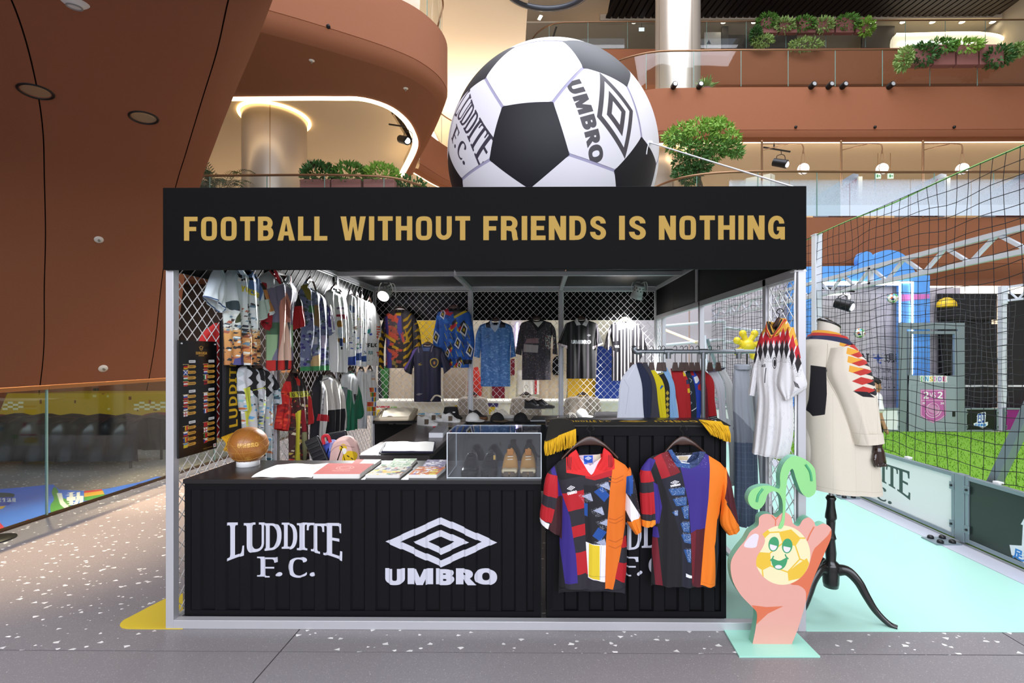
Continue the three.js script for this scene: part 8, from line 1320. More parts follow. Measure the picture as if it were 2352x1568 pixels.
// upright felt scarf with yellow letters and fringe
{
const P = xHang(XL + 0.1),A = (x,y,d = 0) => P.at(x,y,d),o = thing('hanging_scarf','dark felt scarf with upright yellow lettering hanging beside the fixture board','scarf',A(525,990).toArray());
const tex = canvasTex(256,1024,(c,w,h) => {c.fillStyle = '#1c1b1c';c.fillRect(0,0,w,h);const r = rand(3);for (let i = 0;i < 9000;i++) {const q = 20 + r() * 30;c.fillStyle = `rgb(${q},${q},${q})`;c.fillRect(r() * w,r() * h,3,3);} c.fillStyle = '#34343a';c.fillRect(0,0,46,h);c.save();c.translate(92,950);c.rotate(-Math.PI / 2);fitText(c,'LUDDITE F.C.',0,0,940,76,'#d8b01c');c.restore();});
obj('felt',sheet(16,30,(u,v) => {const a = A(504,lerp(735,1008,v)),b = A(558,lerp(752,990,v)),p = a.lerp(b,u);p.addScaledVector(P.n,0.012 + 0.008 * Math.sin(u * 7 + v * 3));return p;},(u,v) => [u,1 - v]),withMap(tex,0.95,{two:true,sheen:0.3}),o);
obj('felt_back',sheet(16,10,(u,v) => A(504,lerp(735,1008,v)).lerp(A(558,lerp(752,990,v)),u),(u,v) => [u,v]),mat(0x1c1b1c,0.95,{two:true}),o);
const r = rand(4),g = [];for (let i = 0;i < 90;i++) {const u = r(),s = A(lerp(505,556,u),lerp(1004,984,u),0.01),e = A(lerp(502,545,u) + r() * 3,lerp(1034,1012,u) + r() * 4,0.03 + r() * 0.05);g.push(tube([s,s.clone().lerp(e,0.5).addScaledVector(P.n,0.02 + r() * 0.02),e],0.0035,6,5).toNonIndexed());} stuff(obj('fringe',mergeGeometries(g),mat(0xdba514,0.85),o));
}
// ---------------------------------------------------------------- pipe rail with jackets, shirts and trousers
{
const zr = -0.95,A = (px,py,z = zr) => onZ(px,py,z),PIPE = mat(0x8a8f94,0.4,{metalness:0.75}),o = thing('clothes_rail','galvanised pipe clothes rail behind the tall counter','clothes rail',A(1610,960).setY(0).toArray());
const y = A(1600,807).y,L = A(1462,807),R = A(1758,807);
obj('top_pipe',rod(L,R.clone().setY(y),0.017,14),PIPE,o);obj('elbow',tube([L.clone().add(V(-0.004,0.03,0)),L.clone().add(V(-0.022,0.022,0)),L.clone().add(V(0,-0.002,0)),L.clone().add(V(0.04,0,0))],0.024),PIPE,o);
for (const px of [1535,1615,1697]) {const p = A(px,807);obj('tee_joint',[rod(p.clone().add(V(-0.035,0,0)),p.clone().add(V(0.035,0,0)),0.023,14),rod(p,p.clone().add(V(0,-0.06,0)),0.022,14)],PIPE,o);}
for (const px of [1615,1750]) {const p = A(px,807);obj('upright',rod(p.clone().setY(0.03),p,0.017,14),PIPE,o);obj('foot',rod(p.clone().setY(0.025).add(V(0,0,-0.22)),p.clone().setY(0.025).add(V(0,0,0.22)),0.02,12),PIPE,o);}
const FL = (k,c) => k.all(c),list = [
['white nylon jacket at the left end of the clothes rail','jacket',[[1452,838],[1428,868],[1420,930],[1414,990]],[[1461,834],[1474,880],[1477,930],[1482,990]],(k) => {FL(k,'#c9ccd6');k.line('#a8acb8',0.8,[[1432,870],[1444,890],[1436,950]]);k.line('#dfe2e8',1,[[1461,836],[1440,870]]);}],
['navy jacket second on the clothes rail','jacket',[[1460,834],[1466,880],[1474,930],[1476,990]],[[1472,833],[1494,868],[1496,930],[1490,990]],(k) => FL(k,'#141c3a')],
['charcoal grey jacket third on the clothes rail','jacket',[[1474,834],[1484,880],[1490,930],[1490,990]],[[1486,834],[1504,872],[1512,930],[1520,990]],(k) => FL(k,'#35333d')],
['bright yellow football shirt with small blue star on the rail','shirt',[[1495,850],[1500,890],[1512,940],[1516,990]],[[1503,849],[1522,874],[1529,930],[1534,990]],(k) => {FL(k,'#d8c400');k.fill('#2a5aa8',[[1515,890],[1519,884],[1524,886],[1520,890],[1516,894]]);k.line('#8a8f96',1.2,[[1495,850],[1503,849]]);}],
['black football shirt with yellow diamond border on the rail','shirt',[[1510,858],[1514,890],[1524,930],[1530,990]],[[1524,855],[1536,880],[1538,930],[1539,990]],(k) => {FL(k,'#141312');for (let i = 0;i < 7;i++) {const q = 902 + i * 13;k.fill('#b8a030',[[1532,q - 6],[1537,q],[1532,q + 6],[1528,q]]);} k.line('#d8cf60',1.4,[[1511,861],[1524,856]]);}],
['pale sky blue football shirt on the rail','shirt',[[1522,850],[1532,885],[1536,930],[1538,990]],[[1532,844],[1548,878],[1554,930],[1565,990]],(k) => FL(k,'#84aed8')],
['red football shirt with navy collar and yellow blocks on the rail','shirt',[[1540,846],[1546,880],[1556,930],[1562,990]],[[1564,844],[1580,870],[1586,920],[1588,990]],(k) => {FL(k,'#a80f16');k.fill('#1a2350',[[1538,838],[1568,836],[1566,846],[1544,852]]);k.line('#d8b020',1.4,[[1544,852],[1566,847]]);for (const [x,q,c] of [[1568,858,'#e0b818'],[1573,868,'#b81c1c'],[1575,876,'#2a3358'],[1577,886,'#b81c1c'],[1578,896,'#e0b818']]) k.fill(c,[[x,q - 4],[x + 6,q - 5],[x + 9,q + 6],[x + 1,q + 6]]);}],
['dark teal football shirt with white bird marks on the rail','shirt',[[1574,854],[1582,890],[1586,930],[1587,990]],[[1584,850],[1594,880],[1599,920],[1600,985]],(k) => {FL(k,'#132433');for (const q of [872,900,924]) k.line('#d8dde2',1,[[1582,q - 4],[1588,q],[1585,q + 6]]);k.line('#dfe3e8',2,[[1598,866],[1600,935],[1588,943]]);}],
['blue football shirt with white and red shoulder on the rail','shirt',[[1574,842],[1592,880],[1598,930],[1590,990]],[[1588,842],[1606,872],[1611,930],[1606,985]],(k) => {FL(k,'#1c3fae');k.fill('#b81c22',[[1580,852],[1590,846],[1594,862],[1584,862]]);k.fill('#e8e8ec',[[1592,866],[1602,862],[1606,872],[1600,880],[1596,880]]);k.fill('#c01c24',[[1602,884],[1612,876],[1612,898],[1602,894]]);}],
['maroon marbled football shirt on the rail','shirt',[[1586,846],[1604,880],[1612,930],[1608,990]],[[1600,844],[1620,878],[1626,930],[1627,985]],(k) => {FL(k,'#6a1026');k.specks(3,400,['#8a2440','#500a1c'],2,1586,846,1628,990,2);k.line('#c8b8c0',1.2,[[1588,848],[1600,844]]);}],
['red football shirt with black and white striped cuff on the rail','shirt',[[1604,850],[1618,880],[1624,930],[1628,968]],[[1616,848],[1636,868],[1642,920],[1648,962]],(k) => {FL(k,'#b50f1c');k.fill('#141216',[[1622,957],[1652,953],[1652,975],[1622,975]]);k.line('#e8e0e2',1,[[1626,960],[1648,955]]);k.line('#e8e0e2',1,[[1627,964],[1649,959]]);k.line('#c8a8b0',1.4,[[1604,850],[1616,848]]);}],
['white football shirt with grey-violet collar on the rail','shirt',[[1622,848],[1640,880],[1650,930],[1652,990]],[[1644,846],[1662,878],[1666,930],[1670,985]],(k) => {FL(k,'#cfcfd8');k.fill('#6a6a86',[[1618,840],[1648,838],[1648,854],[1622,856]]);k.line('#a08a94',1,[[1622,856],[1648,853]]);}],
['white ribbed shirt with navy collar and dark arm block on the rail','shirt',[[1646,846],[1664,880],[1668,930],[1676,975]],[[1664,844],[1682,880],[1695,925],[1712,988]],(k) => {FL(k,'#d2d2d2');for (let i = 0;i < 30;i++) k.line('rgba(170,172,178,0.6)',0.5,[[1650 + i * 2,850],[1655 + i * 2,990]]);k.fill('#1d2038',[[1640,838],[1664,836],[1666,846],[1648,854]]);k.fill('#181b36',[[1690,944],[1708,938],[1716,990],[1694,992]]);k.line('#a8202c',1,[[1689,945],[1693,990]]);}],
];
list.forEach(([label,category,Lp,Rp,draw],i) => garment({label,category,name:category === 'jacket' ? 'nylon_jacket' :'football_shirt',group:'clothes on the pipe rail',plane:zHang(-0.86 - i * 0.02),px:256,parts:[{n:'body',seed:500 + i,t:0.012,back:0.012,f:0.004,fn:2,L:Lp,R:Rp}],draw}));
[1452,1470,1482,1497,1515,1524,1551,1566,1576,1589,1602,1631,1650].forEach((px,i) => {const z = -0.93 - i * 0.003,p = A(px,836 + (i % 4) * 2,z),q = A(px,800,z),h = thing('clothes_hanger','dark hanger of the ' + list[i][0].replace(/ (on|at|second|third).*/,''),'hanger',p.toArray());obj('hook',tube([p,p.clone().lerp(q,0.7),q.clone().add(V(0.012,0.008,0)),q.clone().add(V(0,0.022,0)),q.clone().add(V(-0.014,0.008,0))],0.0028,20,6),STEELWIRE,h);obj('shoulder_bar',plateZ([[px - 5,832],[px + 5,832],[px + 8,852],[px - 8,852]],z + 0.006,0.012,0.003),WOOD,h);});
garment({name:'football_shirt',label:'long white sleeve with navy stripe hanging low at the corner of the tall counter',category:'shirt',plane:zHang(-0.75),px:256,parts:[{n:'sleeve',seed:530,t:0.03,f:0.008,fn:2,L:[[1668,960],[1674,1030],[1676,1114]],R:[[1694,970],[1697,1040],[1700,1112]]}],draw:(k) => {k.all('#c8cdd0');k.fill('#151a30',[[1682,980],[1700,1000],[1697,1060],[1690,1030]]);k.line('#a8202c',1,[[1690,980],[1696,1010]]);k.line('#a8acb0',0.8,[[1674,1106],[1700,1104]]);}});
garment({name:'trousers',label:'pale grey trousers with blue checked lower legs hanging at the right of the rail',category:'trousers',plane:zHang(-0.62),px:420,parts:[{n:'leg',seed:540,t:0.05,f:0.016,fn:3,L:[[1686,838],[1682,900],[1686,1000],[1686,1206]],R:[[1720,838],[1728,920],[1738,1040],[1740,1204]]},{n:'waistband',seed:541,t:0.052,f:0.002,straight:true,L:[[1685,836],[1686,848]],R:[[1721,836],[1721,848]]}],draw:(k) => {k.all('#b9bfca');k.fill('#8d93a0',[[1680,940],[1745,1010],[1745,1016],[1680,1016]]);k.fill('#57647c',[[1680,1014],[1745,1014],[1745,1215],[1680,1215]]);for (let i = 0;i < 7;i++) k.line('#7f8ca2',0.6,[[1686 + i * 9,1014],[1688 + i * 9,1210]]);for (let i = 0;i < 14;i++) k.line('#7f8ca2',0.6,[[1682,1022 + i * 14],[1742,1022 + i * 14]]);}});
garment({name:'trousers',label:'white and black printed trousers hanging between the grey trousers and the post',category:'trousers',plane:zHang(-0.7),px:256,parts:[{n:'leg',seed:545,t:0.04,f:0.012,fn:2,L:[[1722,838],[1730,920],[1742,1060],[1752,1200]],R:[[1742,838],[1752,920],[1764,1060],[1778,1200]]}],draw:(k) => {k.all('#d3d5da');k.fill('#141418',[[1736,880],[1750,900],[1780,1210],[1758,1210]]);for (let i = 0;i < 16;i++) k.quad([1742 + i * 2,900 + i * 19],[1750 + i * 2,900 + i * 19],[1742 + i * 2,914 + i * 19],(c) => diamond(c,50,50,50,50,'#e8e8ea'));}});
}
// ---------------------------------------------------------------- cut-out of a hand holding a smiling ball, on its mint foot plate
{
const z = 0.145,rim = mat(0x8fd0b4,0.5),o = thing('hand_cutout','thick cut-out display of a pink hand holding a smiling yellow ball with green sprout','display',onZ(1790,1480,z).toArray());
const hand = [...roundOutline([[1728,1481],[1736,1440],[1738,1406],[1726,1392],[1700,1364],[1682,1330],[1679,1290],[1694,1262],[1712,1240],[1724,1220],[1742,1206],[1744,1188],[1756,1180],[1774,1182],[1783,1188],[1800,1176],[1816,1184],[1822,1202],[1834,1208],[1844,1194],[1858,1188],[1870,1198],[1874,1208],[1892,1202],[1908,1212],[1909,1232],[1894,1270],[1868,1330],[1846,1400],[1834,1440],[1818,1481]],4,false)];
const leaf2 = roundOutline([[1788,1212],[1796,1190],[1797,1150],[1788,1132],[1776,1128],[1764,1134],[1756,1156],[1742,1170],[1726,1164],[1718,1146],[1726,1126],[1748,1116],[1772,1116],[1790,1122],[1792,1088],[1802,1062],[1822,1047],[1848,1054],[1870,1074],[1874,1100],[1872,1132],[1856,1142],[1842,1132],[1830,1104],[1820,1076],[1812,1086],[1806,1120],[1804,1170],[1800,1206],[1794,1214]],4);
const X = (p) => onZ(p[0],p[1],z),x0 = X([1670,1490]),x1 = X([1920,1040]);
const art = printTex(1670,1040,1920,1490,1024,(c) => {
const f = (col,pts,r = 1) => {c.fillStyle = col;c.beginPath();for (const p of r ? roundOutline(pts,6) :pts) c.lineTo(...p);c.fill();},l = (col,w,pts) => {c.strokeStyle = col;c.lineWidth = w;c.lineCap = c.lineJoin = 'round';c.beginPath();for (const p of roundOutline(pts,6,false)) c.lineTo(...p);c.stroke();};
c.fillStyle = '#e0a597';c.fillRect(1600,1000,400,600);f('#d8714f',[[1911,1216],[1906,1250],[1880,1320],[1852,1384],[1850,1356],[1836,1344],[1816,1340],[1852,1310],[1870,1260],[1896,1232]]);f('#e0a597',[[1862,1262],[1868,1226],[1884,1206],[1902,1208],[1906,1220],[1890,1240]]);
f('#d8714f',[[1726,1389],[1760,1393],[1799,1391],[1764,1408],[1736,1434],[1738,1408]],0);l('#d8714f',2.4,[[1773,1184],[1781,1194],[1781,1206]]);l('#d8714f',2.4,[[1781,1194],[1789,1184]]);l('#d8714f',3,[[1869,1210],[1860,1226],[1854,1240]]);
const B = (x,y) => [1797 + x,1273 + y];c.save();c.beginPath();c.ellipse(1797,1274,64,68,0,0,7);c.clip();c.fillStyle = '#ece2b4';c.fillRect(1700,1180,200,200);for (const p of [[[-8,-52],[20,-58],[42,-38],[30,-20],[0,-26]],[[-62,-6],[-28,-4],[-26,26],[-46,36],[-64,24]],[[32,24],[56,8],[66,30],[40,54],[14,60],[12,40]],[[-60,-40],[-34,-58],[-28,-50],[-52,-26]]]) f('#e5bd3c',p.map((q) => B(...q)),0);for (const [a,b] of [[[42,-38],[64,-38]],[[30,-20],[40,10]],[[40,10],[56,16]],[[-46,36],[-44,56]],[[-26,26],[12,40]],[[-8,-52],[-40,-50]],[[0,-26],[-28,-4]],[[12,40],[40,10]]]) {c.strokeStyle = '#e5bd3c';c.lineWidth = 3;c.beginPath();c.moveTo(...B(...a));c.lineTo(...B(...b));c.stroke();} c.restore();
f('#e0a597',[[1730,1330],[1712,1280],[1718,1244],[1734,1226],[1752,1228],[1757,1240],[1752,1256],[1738,1280],[1736,1312]]);f('#e2d9e2',[[1709,1254],[1720,1234],[1734,1225],[1742,1228],[1740,1244],[1736,1256]]);
for (const [x,y,a] of [[1777,1249,0.16],[1808,1253,0.1]]) {c.save();c.translate(x,y);c.rotate(a);c.fillStyle = '#3f9a68';c.beginPath();c.ellipse(0,0,12,17,0,0,7);c.fill();c.fillStyle = '#e4dfea';c.beginPath();c.ellipse(0,3,8.4,11.5,0,0,3.3);c.fill();c.restore();}
f('#3f9a68',[[1772,1282],[1790,1287],[1808,1280],[1803,1300],[1790,1308],[1777,1302]]);c.fillStyle = '#e4dfea';c.beginPath();c.ellipse(1788,1301,8,4.4,0,0,7);c.fill();for (const [px,py,q] of [[1770,1286,4],[1810,1282,-4]]) l('#3f9a68',3,[[px,py],[px + q,py - 4],[px + q * 1.6,py - 9]]);
// sprout colours lie on their own cut-out part
});
obj('hand_board',plateZ(hand,z - 0.0005,0.05),rim,o);
const face = plateZ(hand,z + 0.001,0.0015);planarUv(face,x0.x,x0.y,x1.x,x1.y);obj('hand_face',face,withMap(art,0.5),o);
obj('sprout_board',plateZ(leaf2,z + 0.002,0.05),rim,o);obj('sprout_face',plateZ(leaf2,z + 0.004,0.002),mat(0x8fd488,0.5),o);
for (const v of [[[1850,1066],[1860,1082],[1864,1104]],[[1752,1122],[1742,1136],[1738,1152]]]) obj('leaf_vein',tube(v.map((p) => onZ(...p,z + 0.004)),0.0075),mat(0x4fa878,0.5),o);
const Q = (px,py) => {const q = onY(px,py,0.006);return [q.x,q.z];};obj('foot_plate',slab([Q(1663,1447),Q(1824,1447),Q(1884,1508),Q(1698,1508)],0.01,0.009),mat(0xabe8d4,0.3),o);
}
// ---------------------------------------------------------------- goods on the counters
const YC = onZ(800,1100,ZC).y,onC = (px,py) => onY(px,py,YC);
{
const p = onC(570,1068),R = 0.132,c = V(p.x,YC + 0.014 + R,p.z),o = thing('leather_football','vintage brown leather football with stitched panels and gold lettering on the low counter','ball',[p.x,YC,p.z]);
const tex = canvasTex(1024,512,(g,w,h) => {g.fillStyle = '#a5682c';g.fillRect(0,0,w,h);const r = rand(2);for (let i = 0;i < 9000;i++) {g.fillStyle = ['rgba(120,66,24,0.3)','rgba(190,126,60,0.3)','rgba(80,44,16,0.22)'][i % 3];g.fillRect(r() * w,r() * h,2 + r() * 4,2 + r() * 3);} fitText(g,'UMBRO',262,214,165,34,'#e0b055','bold 100px sans-serif',8);g.strokeStyle = '#d8a850';g.lineWidth = 3;g.beginPath();g.arc(345,368,28,0,7);g.stroke();for (let i = 0;i < 6;i++) {g.beginPath();g.moveTo(330,353 + i * 6);g.lineTo(360,353 + i * 6);g.stroke();} fitText(g,'F.C.',420,160,50,22,'#c08a3c');});
obj('ball',new THREE.SphereGeometry(R,48,32).translate(c.x,c.y,c.z),withMap(tex,0.38,{clearcoat:0.2}),o);
const circle = (n,d) => {const q = new THREE.Quaternion().setFromUnitVectors(V(0,0,1),n.normalize()),r = Math.sqrt(R * R - d * d);return new THREE.TorusGeometry(r + 0.0006,0.0016,6,60).applyQuaternion(q).translate(c.x + n.x * d,c.y + n.y * d,c.z + n.z * d);};
for (const [n,d] of [[V(0.05,1,0.3),0.05],[V(0.05,1,0.3),0.0],[V(0.05,1,0.3),-0.06],[V(1,0,0.2),0.06],[V(1,0,0.2),-0.06],[V(0.6,-0.5,0.6),0.09],[V(-0.6,-0.5,0.6),0.09]]) obj('seam',circle(n,d),mat(0xb8863c,0.6),o);
const st = thing('ring_stand','white ring stand under the leather football','stand',[p.x,YC,p.z]);obj('ring',lathe([[0.055,0],[0.075,0],[0.075,0.04],[0.055,0.045],[0.055,0]],[p.x,YC,p.z],32),mat(0xe9e9e9,0.4,{two:true}),st);
}
// a slab of cloth or pages from four counter pixels (front left, front right, back right, back left)
function quadBlock(name,label,category,pts,y,h,top,sideM,parts = {}) {
const P = pts.map(([a,b]) => onY(a,b,y)),o = thing(name,label,category,P[0].toArray(),parts.group),n = 14,bump = parts.soft ?? 0,ph = P[0].x * 9;
const at = (u,v,k) => P[0].clone().lerp(P[1],u).lerp(P[3].clone().lerp(P[2],u),v).setY(y + k);
obj(parts.top ?? 'cover',sheet(n,n,(u,v) => at(u,v,h + bump * (Math.sin(u * 11 + ph) * Math.sin(v * 9 + u * 4) - 0.8 * (Math.pow(2 * u - 1,8) + Math.pow(2 * v - 1,8)))),(u,v) => [u,v]),top,o);
const ring = [...Array.from({length:n},(_,i) => [i / n,0]),...Array.from({length:n},(_,i) => [1,i / n]),...Array.from({length:n},(_,i) => [1 - i / n,1]),...Array.from({length:n},(_,i) => [0,1 - i / n]),[0,0]],m = ring.length - 1;
obj(parts.sides ?? 'page_block',sheet(m,3,(u,v) => {const [a,b] = ring[Math.round(u * m)],s = parts.soft ? 0.012 * Math.sin(v * 3.14) :0;return at(lerp(a,0.5,-s * 4),lerp(b,0.5,-s * 4),0.001 + v * (h - 0.001 - bump * 0.6));}),sideM,o);
if (parts.spine) obj('back_cover',sheet(2,2,(u,v) => at(u,v,0.001)),top,o);
return o;
}
{
const PAGES = mat(0xe9e6e0,0.7,{two:true}),cover = (n,draw) => withMap(canvasTex(256,256,draw),0.75,{two:true,specularIntensity:0.25});
const collage = (seed,cols) => (c,w,h) => {c.fillStyle = cols[0];c.fillRect(0,0,w,h);const r = rand(seed);for (let i = 0;i < 60;i++) {c.fillStyle = cols[i % cols.length];c.fillRect(r() * w,r() * h,12 + r() * 50,10 + r() * 40);} c.fillStyle = 'rgba(255,255,255,0.85)';c.fillRect(w * 0.3,h * 0.3,w * 0.4,10);c.fillRect(w * 0.36,h * 0.42,w * 0.3,8);};
const red = cover(1,(c,w,h) => {c.fillStyle = '#b5453c';c.fillRect(0,0,w,h);c.strokeStyle = '#d88a80';c.lineWidth = 6;c.beginPath();c.arc(128,110,46,0,7);c.stroke();c.beginPath();c.arc(128,110,30,0,7);c.stroke();fitText(c,'football',80,170,96,22,'#d88a80');});
const blank = thing('shirt_print_sheet','white folded tee with orange edge lying on the low counter','shirt',onC(590,1096).toArray());
obj('cloth',sheet(24,20,(u,v) => {const a = onC(lerp(577,716,u),lerp(1096,1097,u)),b = onC(lerp(640,758,u),lerp(1066,1064,u));return a.lerp(b,v).setY(YC + 0.008 + 0.004 * Math.sin(u * 9 + v * 5) - 0.008 * Math.pow(Math.abs(2 * v - 1),9));}),withMap(canvasTex(512,256,(c,w,h) => {c.fillStyle = '#e8e7e6';c.fillRect(0,0,w,h);c.fillStyle = '#c26a2a';c.fillRect(330,20,90,10);c.fillStyle = '#2a2422';c.fillRect(300,30,40,12);c.fillStyle = '#a8744a';for (let i = 0;i < 9;i++) c.fillRect(390 + (i % 4) * 24,80 + (i % 3) * 16,16,8);c.fillRect(150,110,30,6);}),0.8,{two:true}),blank);
quadBlock('art_book','red book lying in front of a second one on the low counter','book',[[719,1099],[826,1099],[859,1074],[754,1073]],YC,0.03,red,PAGES,{spine:1});
quadBlock('art_book','pale red book behind the front red one on the low counter','book',[[802,1079],[853,1079],[876,1062],[818,1062]],YC,0.024,cover(2,(c,w,h) => {c.fillStyle = '#dcd4d0';c.fillRect(0,0,w,h);c.fillStyle = '#c0645a';c.fillRect(0,0,80,h);}),PAGES,{spine:1});
quadBlock('magazine','colourful magazine stack left of the slimmer one on the low counter','book',[[839,1098],[918,1098],[947,1075],[878,1073]],YC,0.022,cover(3,collage(8,['#c9c4b4','#3f7a4a','#d8a83a','#b8483a','#4a5a8a','#8a8a8a','#d8ce5a','#5a3a2a'])),PAGES,{spine:1});
quadBlock('magazine','greenish magazine behind the colourful stack on the low counter','book',[[888,1080],[938,1080],[958,1060],[906,1060]],YC,0.024,cover(4,collage(9,['#b8c8b0','#8aa88a','#d8d8c8','#7a9a7a','#c9cfc0'])),PAGES,{spine:1});
quadBlock('magazine','orange and yellow magazine beside the clear display box','book',[[938,1098],[1003,1098],[1024,1080],[962,1079]],YC,0.024,cover(5,collage(11,['#c8743a','#d8c83a','#e0dcd4','#8a5a8a','#b8502a','#dcd8e0'])),PAGES,{spine:1});
quadBlock('magazine','violet printed magazine behind the orange one','book',[[966,1082],[1020,1082],[1026,1062],[982,1062]],YC,0.022,cover(6,collage(12,['#8a84a0','#c8c4d0','#5a5470','#d8d4dc'])),PAGES,{spine:1});
}
// clear box with two pairs of shoes
function shoe(o,P,len,w,h,upper,sole,extra = {}) {// toe towards +z of its own frame; P = [x, y, z, turn]
const [x,y,z,a] = P,put = (g) => g.rotateY(a).translate(x,y,z),prof = (t) => w * (0.62 + 0.38 * Math.sin(Math.min(1,t * 1.5) * 1.57)) * Math.pow(Math.max(0,1 - Math.pow(Math.max(0,(t - 0.72) / 0.28),2.4)),0.5) * Math.pow(Math.min(1,t / 0.06 + 0.35),0.5);
const top = (t) => h * (t < 0.32 ? 1 - 0.14 * Math.sin(t / 0.32 * 3.14) :lerp(1,0.34,smooth(0.3,0.82,t))) * Math.pow(Math.max(0.03,1 - Math.pow(Math.max(0,(t - 0.8) / 0.2),3)),0.5);
obj('upper',put(sheet(20,26,(u,v) => {const q = lerp(-0.15,3.29,u),W = prof(v) / 2,H = top(v) - h * 0.2,open = v > 0.04 && v < 0.34 ? 0.8 :1;return V(Math.cos(q) * W,h * 0.2 + Math.max(0,Math.pow(Math.max(0,Math.sin(q)),0.6)) * H * (Math.abs(Math.cos(q)) < 0.45 ? open :1),(v - 0.5) * len);})),upper,o);
obj('sole',put(sheet(24,26,(u,v) => {const q = u * 6.2832,W = (prof(v) + 0.006) / 2;return V(clamp(Math.cos(q) * 1.5,-1,1) * W,clamp(Math.sin(q) * 1.5 + 0.5,0,1) * h * 0.24,(v - 0.5) * (len + 0.006));})),sole,o);
if (extra.tongue) obj('tongue',put(box(-w * 0.2,h * 0.8,-len * 0.13,w * 0.2,h * 1.12,-len * 0.08,0.006).rotateX(0.25)),extra.tongue,o);
for (let i = 0;i < 4;i++) obj('lace',put(rod(V(-w * 0.17,top(0.4 + i * 0.06) + 0.001,(-0.1 + i * 0.06) * len),V(w * 0.17,top(0.4 + i * 0.06) + 0.004,(-0.08 + i * 0.06) * len),0.003,5)),extra.lace ?? upper,o);
}
{
const z0 = -0.085,a = onZ(1027,1099,z0),b = onZ(1243,993,z0),y1 = YC + 0.295,z1 = z0 - 0.34,o = thing('clear_display_box','clear acrylic display box with two pairs of shoes on the low counter','display box',[a.x,YC,z0]);
const AC = mat(0xf6f8fa,0.02,{transmission:1,thickness:0,ior:1.49,two:true}),t = 0.004;
for (const g of [box(a.x,YC,z0,b.x,y1,z0 - t),box(a.x,YC,z1,b.x,y1,z1 - t),box(a.x,YC,z0 - t,a.x + t,y1,z1),box(b.x - t,YC,z0 - t,b.x,y1,z1),box(a.x,y1,z0,b.x,y1 + t,z1 - t)]) obj('pane',g,AC,o);
const E = mat(0xdfe6ec,0.2),e = 0.0035;for (const [p,q] of [[V(a.x,y1,z0),V(b.x,y1,z0)],[V(a.x,YC + e,z0),V(b.x,YC + e,z0)],[V(a.x,YC,z0),V(a.x,y1,z0)],[V(b.x,YC,z0),V(b.x,y1,z0)],[V(a.x,y1,z1),V(b.x,y1,z1)],[V(a.x,y1,z0),V(a.x,y1,z1)],[V(a.x,YC + e,z0),V(a.x,YC + e,z1)],[V(a.x,YC,z1),V(a.x,y1,z1)]]) obj('edge',rod(p,q,e,6),E,o);
const X = (px) => onZ(px,1090,z0 - 0.1).x,blk = mat(0x17171a,0.3),tan = mat(0xb58646,0.75),dk = mat(0x5a4a38,0.7);
for (const [px,w] of [[1078,'left'],[1123,'right']]) {const s = thing('black_shoe','shiny black leather shoe in the clear box, ' + w + ' one of the pair','shoe',[X(px),YC,z0 - 0.16],'black shoes in the clear box');shoe(s,[X(px),YC + 0.003,z0 - 0.16,0],0.27,0.105,0.13,blk,mat(0x0f0f10,0.5),{lace:mat(0x0c0c0e,0.6)});if (w === 'right') obj('gold_tag',box(X(px) + 0.03,YC + 0.1,z0 - 0.1,X(px) + 0.044,YC + 0.13,z0 - 0.098),mat(0xb8923a,0.4),s);}
for (const [px,w] of [[1171,'left'],[1213,'right']]) {const s = thing('tan_boot','tan suede boot with white laces in the clear box, ' + w + ' one of the pair','shoe',[X(px),YC,z0 - 0.16],'tan boots in the clear box');shoe(s,[X(px),YC + 0.003,z0 - 0.16,0],0.27,0.108,0.14,tan,dk,{tongue:mat(0xb8772e,0.8),lace:mat(0xe8e2d4,0.8)});obj('midsole',box(X(px) - 0.052,YC + 0.02,z0 - 0.035,X(px) + 0.052,YC + 0.05,z0 - 0.1,0.014),mat(0xcbb994,0.6),s);}
}
